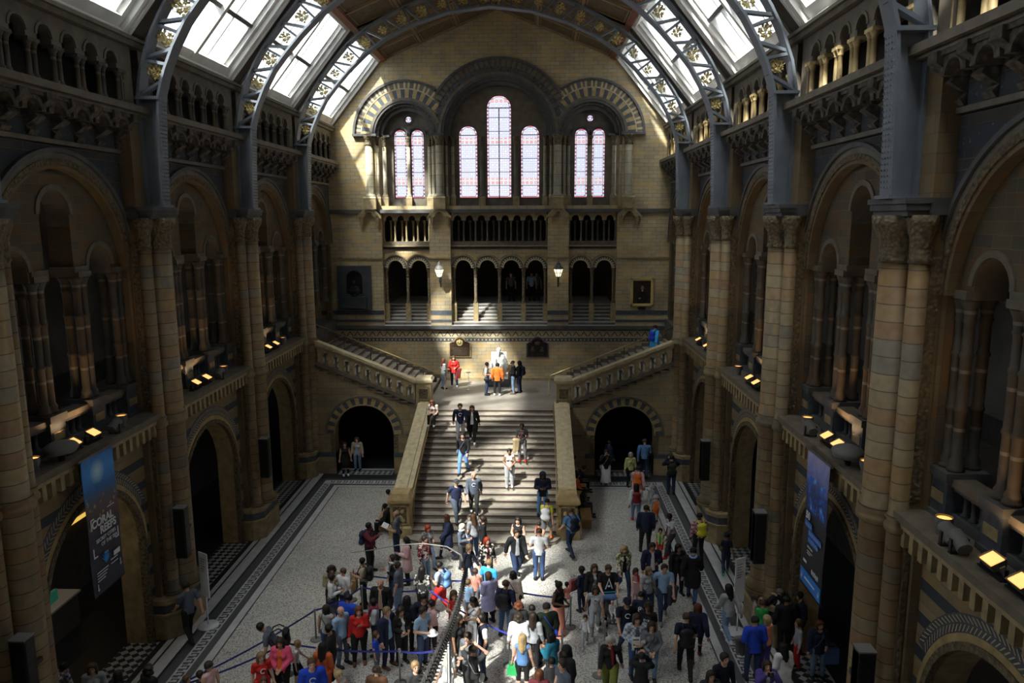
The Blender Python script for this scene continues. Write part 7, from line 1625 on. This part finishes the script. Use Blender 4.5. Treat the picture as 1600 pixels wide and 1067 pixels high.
 (7.52, 16.62, 0, 1.66, 0.0, 'photo', 'f', 's1', 'long', 'hdk', 'jacket', 'prp', 'trousers', 'char', 'blk', {'open': 'lgry'}, 'person in glasses holding up a camera at the bottom right'),
 (8.17, 17.4, 0, 1.64, -160.0, 'stand', 'f', 's2', 'long', 'hblk', 'coat', 'wht', 'leggings', 'wht', 'blk', {}, 'person with black hair in an off shoulder white dress'),
 (7.56, 20.27, 0, 1.7, -160.0, 'walk', 'f', 's2', 'long', 'hblk', 'jacket', 'lgry', 'trousers', 'lden', 'wht', {}, 'person in a grey hooded top and pale jeans standing on the key pattern border'),
 (8.38, 20.43, 0, 1.35, 60.0, 'stand', 'f', 's1', 'pony', 'hbr', 'dress', 'lgry', 'leggings', 'lpnk', 'wht', {'kid': True}, 'girl in a pale dress in the group at the right arch'),
 (8.41, 19.94, 0, 1.45, 170.0, 'stand', 'm', 's1', 'short', 'hbr', 'tee', 'grn', 'trousers', 'navy', 'blk', {'kid': True}, 'child with a neon green top in the group at the right arch'),
 (8.95, 20.11, 0, 1.68, -40.0, 'point', 'f', 's1', 'bob', 'hgy', 'jacket', 'blk', 'trousers', 'ddn', 'blk', {'open': 'wht'}, 'grey haired person in black and white in the group at the right arch'),
 (9.36, 19.73, 0, 1.82, -80.0, 'point', 'm', 's1', 'short', 'hblk', 'jacket', 'dnavy', 'trousers', 'blk', 'blk', {}, 'tall person in a navy jacket pointing, in the group at the right arch'),
 (9.08, 18.89, 0, 1.45, -90.0, 'stand', 'm', 's1', 'short', 'hbr', 'long', 'lgry', 'trousers', 'red', 'blk', {'kid': True}, 'boy in a pale sweater and red trousers'),
 (9.46, 18.47, 0, 1.66, 5.0, 'hold1', 'f', 's1', 'bob', 'hau', 'jacket', 'navy', 'trousers', 'lden', 'blk', {'strap': 'den'}, 'person in a navy jacket with a large blue bag by the big right pier'),
 (8.97, 19.62, 0, 1.72, 180.0, 'stand', 'm', 's2', 'short', 'hblk', 'jacket', 'blk', 'trousers', 'blk', 'blk', {}, 'person in black seen from behind in the group at the right arch'),
 (8.52, 24.35, 0, 1.5, 170.0, 'walk', 'm', 's3', 'short', 'hblk', 'tee', 'dnavy', 'trousers', 'ddn', 'grn', {'kid': True}, 'boy in a dark shirt and bright green shoes by the right sign stand'),
 (-8.08, 19.83, 0, 1.82, -130.0, 'walk', 'm', 's1', 'short', 'hdk', 'tee', 'slt', 'trousers', 'blk', 'blk', {}, 'tall person in a grey blue shirt striding beside the left sign stand'),
 (-9.79, 16.17, 0, 1.74, 90.0, 'bend', 'm', 's2', 'short', 'hblk', 'long', 'prp', 'trousers', 'blk', 'blk', {'check': True}, 'person in a purple checked shirt at the bottom left corner'),
 (-8.67, 16.12, 0, 1.66, 20.0, 'stand', 'f', 's2', 'long', 'hbr', 'long', 'lgry', 'trousers', 'char', 'blk', {}, 'person in a pale top, bottom left, in front of the mosaic patch'),
 (-7.94, 15.92, 0, 1.6, 170.0, 'stand', 'f', 's2', 'bob', 'hblk', 'jacket', 'blk', 'trousers', 'blk', 'blk', {}, 'dark haired person in black at the bottom left edge'),
 (-7.28, 16.07, 0, 1.66, 150.0, 'stand', 'f', 's3', 'curly', 'hblk', 'jacket', 'blk', 'trousers', 'blk', 'blk', {'open': 'wht'}, 'person with curly black hair in a black jacket, bottom left'),
 (-5.93, 16.32, 0, 1.62, -120.0, 'stand', 'f', 's1', 'bun', 'hdk', 'tank', 'lpnk', 'trousers', 'bei', 'blk', {}, 'person in a strapless pale pink top at the bottom left edge'),
 (-6.22, 16.43, 0, 1.3, 100.0, 'stand', 'm', 's1', 'short', 'hdk', 'tee', 'navy', 'trousers', 'navy', 'blk', {'kid': True}, 'dark haired child beside the pale pink top, bottom left'),
 (-6.51, 16.31, 0, 1.25, 90.0, 'stand', 'm', 's1', 'short', 'hbr', 'tee', 'char', 'trousers', 'char', 'blk', {'kid': True}, 'brown haired child at the bottom left edge'),
 (-6.69, 34.82, 0, 1.66, 0.0, 'stand', 'f', 's1', 'long', 'hbr', 'jacket', 'bei', 'trousers', 'lden', 'blk', {'open': 'lblu'}, 'person in a beige jacket and pale jeans in the left archway'),
 (-7.09, 34.07, 0, 1.64, 20.0, 'stand', 'f', 's2', 'long', 'hblk', 'dress', 'blk', 'leggings', 'blk', 'wht', {}, 'person in a short black dress in the left archway'),
]
for p in PEOPLE: person(*p)
# ================================================================== STATUE FIGURE
mt, g = SCULPT
F = Field()
F.cap((0,.18,1.05),(0,.16,1.0),.2,.21,.85); F.cap((0,.17,1.2),(0,.14,1.5),.2,.21,.75); F.cap((-.17,.12,1.58),(.17,.12,1.58),.085)
F.cap((0,.10,1.66),(0,.07,1.78),.075,.07); F.cap((0,.06,1.93),(0,.04,1.86),.125,.105); F.cap((0,-.02,1.80),(0,-.03,1.66),.075,.05); F.cap((0,-.075,1.88),(0,-.085,1.86),.018,.02)
for s in (-1, 1):
    F.cap((s*.24,.12,1.55),(s*.34,.10,1.28),.085,.07); F.cap((s*.34,.10,1.28),(s*.2,-.15,1.12),.07,.05); F.cap((s*.2,-.15,1.12),(s*.13,-.24,1.08),.045,.04)
    F.cap((s*.12,.1,1.0),(s*.16,-.32,1.0),.12,.10); F.cap((s*.16,-.32,.98),(s*.15,-.30,.60),.095,.065); F.cap((s*.15,-.3,.55),(s*.16,-.46,.54),.055,.045)
    F.cap((s*.2,.0,1.4),(s*.26,-.05,.75),.09,.10,.8)
F.cap((-.2,-.05,.8),(.2,-.05,.8),.12,.12); F.cap((-.12,-.2,.75),(.12,-.2,.75),.1,.1)
me = tomesh('seated_figure', F.ev(.02, .035), ['marble']); o = mk('seated_figure', me, None, g)
b = B()
for s in (-1, 1):
    for q in range(4): x = s*(.085+.02*q); b.tube([(x,-.25,1.09),(x-s*.01,-.30,1.075),(x-s*.012,-.325,1.04)], [.013,.012,.009], 6)
mk('fingers', b, ['marble'], g)
# small stand with rope beside the statue
g = empty('museum_stand', 'slim steel stand with a small round base, left of the marble statue', 'stand', (-1.55, 38.6, HL)); b = B(); b.lathe((0,0), [(.14,0),(.14,.02),(.02,.04),(.015,.95)], 14); mk('pole', b, ['chrome'], g); b = B(); b.box(-.12,.12,-.02,.02,.93,.98); mk('top_bar', b, ['chrome'], g)
# person on the right side flight
def fz(x): return HL+RI*(1+max(0, floor((abs(x)-3.35)/.375)))
person(7.95, 37.2, fz(7.95), 1.72, 130, 'walk', 'f', 's1', 'short', 'hdk', 'coat', 'sky', 'trousers', 'navy', 'blk', {'pack': 'blu'}, 'person in a bright blue hooded coat climbing the right side flight')
# person seated by the top of the left parapet
person(-2.62, 32.9, fz(3.35)-.15*4-.15+.45-.1, 1.62, -10, 'sitlean', 'f', 's1', 'long', 'hau', 'tee', 'crm', 'trousers', 'blk', 'wht', {}, 'person with auburn hair sitting at the upper left edge of the main flight')
# people in the left gallery
person(-10.3, 16.6, 6.6, 1.7, 20, 'stand', 'f', 's3', 'long', 'hdk', 'long', 'dred', 'trousers', 'blk', 'wht', {}, 'person in dark red standing behind the shafts of the left gallery')
person(-10.1, 16.0, 6.6, 1.66, 60, 'ease', 'm', 's2', 'short', 'hdk', 'tee', 'gry', 'trousers', 'ddn', 'blk', {}, 'person in grey next to the dark red figure in the left gallery')
for x, y, c, wh in ((.55,43.9,'slt','behind the third arch of the centre arcade'), (1.75,44.0,'lblu','behind the right hand arch of the centre arcade'), (2.05,44.3,'gry','at the right edge behind the centre arcade')):
    person(x, y, 6.27+.168*6+.02, 1.68, 10, 'ease', 'm', 's2', 'short', 'hdk', 'tee', c, 'trousers', 'blk', 'blk', {}, 'small dim figure '+wh)

# ================================================================== THINGS CARRIED OR PUSHED
def near(txt):
    for p in PEOPLE:
        if txt in p[-1]: return p
def held(name, txt, label, cat, off, build, mat, extra_rz=0, col=None):
    p = near(txt); k = p[3]/1.715; rz = radians(p[4]); R = Matrix.Rotation(rz, 3, 'Z'); q = R @ (Vector(off)*k)
    g = empty(name, label, cat, (p[0]+q.x, p[1]+q.y, p[2]+q.z), rz+extra_rz)
    for nm, bb, m in build():
        o = mk(nm, bb, [m], g)
        if col: o.color = colour(col)
    return g
def simple_bag(w_, d, h, m, hm):
    def f():
        b = B(); b.frust((0,0), 0, h, w_/2, d/2, w_/2*.96, d/2*.9); c = B()
        for y in (-d*.3, d*.3): c.tube([(-w_*.28,y,h),(-w_*.2,y,h+.13),(w_*.2,y,h+.13),(w_*.28,y,h)], .008, 5)
        return [('body', b, m), ('handle', c, hm)]
    return f
M['paper'] = plain('brown_paper', (.42,.29,.13), .8, noise=.1); M['greenbag'] = plain('green_fabric', (.03,.42,.12), .6, noise=.1); M['denim'] = plain('denim_cloth', (.07,.15,.32), .8, noise=.2)
M['colbag'] = plain('printed_bag', (.32,.06,.07), .6, noise=.6, nscale=9); M['orange'] = plain('orange_fabric', (.75,.15,.02), .7, noise=.1); M['paperw'] = plain('white_paper', (.78,.78,.80), .6, noise=.03); M['greycloth'] = plain('grey_wool_cloth', (.05,.052,.058), .9, noise=.2)
held('paper_bag', 'brown paper bag', 'brown paper shopping bag hanging in front of the beige clothed person', 'bag', (.0,-.3,.62), simple_bag(.3,.16,.38,'paper','orange'), 0)
held('handbag', 'carrying a green bag', 'bright green handbag beside the long blonde hair', 'bag', (.28,-.02,.55), simple_bag(.26,.14,.22,'greenbag','greenbag'), 0)
held('tote_bag', 'large blue bag', 'large denim blue tote bag by the big right pier', 'bag', (.32,-.1,.52), simple_bag(.4,.14,.42,'denim','denim'), 0)
held('tote_bag', 'holding a colourful bag', 'red and blue patterned bag held by the boy in navy', 'bag', (.12,-.3,.75), simple_bag(.32,.12,.34,'colbag','black'), 0)
def book():
    b = B()
    for s in (-1, 1): b.quad([(0,-.02,0),(s*.2,-.0,.05),(s*.2,-.2,.14),(0,-.22,.1)]); b.quad([(0,-.02,-.006),(s*.2,-.0,.044),(s*.2,-.2,.134),(0,-.22,.094)])
    c = B()
    for s in (-1, 1):
        for j in range(4): c.quad([(s*.03,-.06-.035*j,.032+.017*j),(s*.17,-.05-.035*j,.066+.017*j),(s*.17,-.056-.035*j,.069+.017*j),(s*.03,-.066-.035*j,.035+.017*j)])
    return [('pages', b, 'paperw'), ('printed_lines', c, 'lamp_grey')]
held('open_leaflet', 'reading an open white leaflet', 'open white leaflet held up near the left newel', 'leaflet', (0,-.30,1.12), book, 0)
def mag():
    b = B(); b.box(-.11,.11,-.01,.0,0,.29); c = B(); c.box(-.07,.06,-.016,-.01,.05,.1); c.box(-.08,.08,-.016,-.01,.2,.24); return [('pages', b, 'paperw'), ('cover_print', c, 'lamp_grey')]
held('magazine', 'holding a magazine', 'white covered magazine held against a checked shirt', 'magazine', (-.08,-.27,1.0), mag, 0)
def phone(): b = B(); b.box(-.035,.035,-.006,.006,0,.14); c = B(); c.box(-.03,.03,.006,.008,.01,.13); return [('case', b, 'black'), ('screen', c, 'slate')]
for txt, lb in (('holding a phone, back left', 'phone held by the white topped person at the back left'), ('looking at a phone', 'phone held by the beige clothed person'), ('burgundy scarf looking at a phone', 'phone held above the burgundy scarf'), ('white haired person in a grey cardigan', 'phone held by the white haired person'), ('white shirt looking at', 'phone held by the person in the navy blazer')):
    held('phone', txt, 'small black '+lb, 'phone', (.05,-.31,1.2), phone, 0)
def camera_(): b = B(); b.box(-.07,.07,-.03,.03,0,.09); c = B(); c.tube([(0,-.03,.045),(0,-.1,.045)], .035, 12); return [('body', b, 'black'), ('lens', c, 'black')]
held('camera', 'taking a photo by the right archway', 'black camera raised by the white skirted person', 'camera', (0,-.30,1.5), camera_, 0)
held('camera', 'holding up a camera at the bottom right', 'black camera raised by the person in glasses', 'camera', (0,-.30,1.5), camera_, 0)
held('camera', 'person in black raising a camera', 'black camera raised by the person in black at the bottom', 'camera', (0,-.30,1.5), camera_, 0)
def draped():
    F = Field(); F.cap((-.1,0,0),(.12,0,.0),.075,.07); F.cap((-.05,-.04,-.05),(-.08,-.05,-.5),.09,.07,.6); F.cap((.08,-.03,-.05),(.06,-.04,-.42),.08,.06,.6)
    V, Fc = F.ev(.02, .04); b = B(); b.v = [tuple(map(float, v)) for v in V]; b.f = [tuple(map(int, f)) for f in Fc]; b.m = [0]*len(b.f); b.sm = [True]*len(b.f); return b
for txt, lb, m, off in (('carrying a grey coat', 'dark grey coat draped over the arm of the light blue polo', 'greycloth', (.24,-.12,1.05)), ('grey coat over the arm', 'pale grey coat hanging from the arm of the royal blue top', 'lamp_grey', (.25,-.2,1.05)), ('small red bag, upper right', 'beige jacket hanging from the arm of the person on the upper stairs', 'buff', (-.24,-.1,1.0)), ('person in a red jacket with a coat', 'dark red coat hanging over an arm on the landing', 'redcloth', (.24,-.15,1.0))):
    M.setdefault('redcloth', plain('dark_red_cloth', (.22,.02,.02), .85))
    held('folded_coat', txt, lb, 'coat', off, (lambda m=m: [('cloth', draped(), m)]), 0)
def whitehat(): b = B(); b.lathe((0,0), [(.16,0),(.15,.015),(.09,.03),(.085,.1),(.04,.13),(.005,.135)], 18); return [('felt', b, 'paperw')]
held('sun_hat', 'holding a white hat', 'white hat held against a light blue shirt', 'hat', (0,-.33,1.05), whitehat, 0)
# child on the hip of the coral skirt
p = near('carrying a small child'); rz = radians(p[4]); q = Matrix.Rotation(rz, 3, 'Z') @ Vector((.2,-.18,0))
person(p[0]+q.x, p[1]+q.y, .95, .92, p[4]+150, 'sit', 'f', 's4', 'short', 'hblk', 'tee', 'cor', 'leggings', 'lil', 'dnavy', {'kid': 1}, 'small child in lilac leggings carried on the hip of the coral skirt')
# pushchair
p = near('pushing a pushchair'); g = empty('pushchair', 'grey and blue pushchair with a white hood and a turquoise handle', 'pushchair', (p[0]+.05, p[1]-.75, 0), radians(8))
b = B()
for s in (-1, 1):
    b.tube([(s*.24,.42,1.04),(s*.24,.1,.55),(s*.22,-.42,.12)], .016, 6); b.tube([(s*.24,.42,.14),(s*.24,-.1,.6)], .016, 6)
b.tube([(-.24,.0,.5),(.24,.0,.5)], .012, 6); mk('frame', b, ['chrome'], g)
b = B(); b.tube([(-.26,.43,1.05),(.26,.43,1.05)], .025, 8); mk('handle', b, [plain('turquoise_grip', (.05,.45,.55), .5)], g)
for s in (-1, 1):
    for y in (-.42, .42): b = B(); b.P = (lambda s, y: lambda u, w_, z: (s*.25+w_, y+u, z))(s, y); b.arch(0, .12, .085, .12, -.02, .02, (0,), 20, 0, 2*pi); b.arch(0, .12, .0, .03, -.025, .025, (0,), 10, 0, 2*pi); [b.box(-.006,.006,-.004,.004,.03,.21)]; mk('wheel', b, ['black'], g)
F = Field(); F.cap((-.13,.12,.62),(.13,.12,.62),.09,.09); F.cap((-.13,-.22,.48),(.13,-.22,.48),.07,.07); F.cap((0,.1,.6),(0,-.2,.5),.14,.12,1); F.cap((0,.2,.62),(0,.3,.9),.14,.12,1)
me = tomesh('seat', F.ev(.025, .05), ['slate']); mk('seat', me, None, g)
F = Field(); F.cap((-.12,.24,.95),(.12,.24,.95),.13,.13)
me = tomesh('hood', F.ev(.02, .03, post=lambda D, X, Y, Z: np.maximum(np.maximum(D, -(np.sqrt((Y-.2)**2+(Z-.88)**2)-.11)), .9-Z)), ['denim']); mk('hood', me, None, g)
person(p[0]+.05, p[1]-.82, .48, .78, 10, 'sit', 'm', 's1', 'bald', 'hlb', 'long', 'wht', 'leggings', 'wht', 'wht', {'kid': 1}, 'baby in white lying in the pushchair')
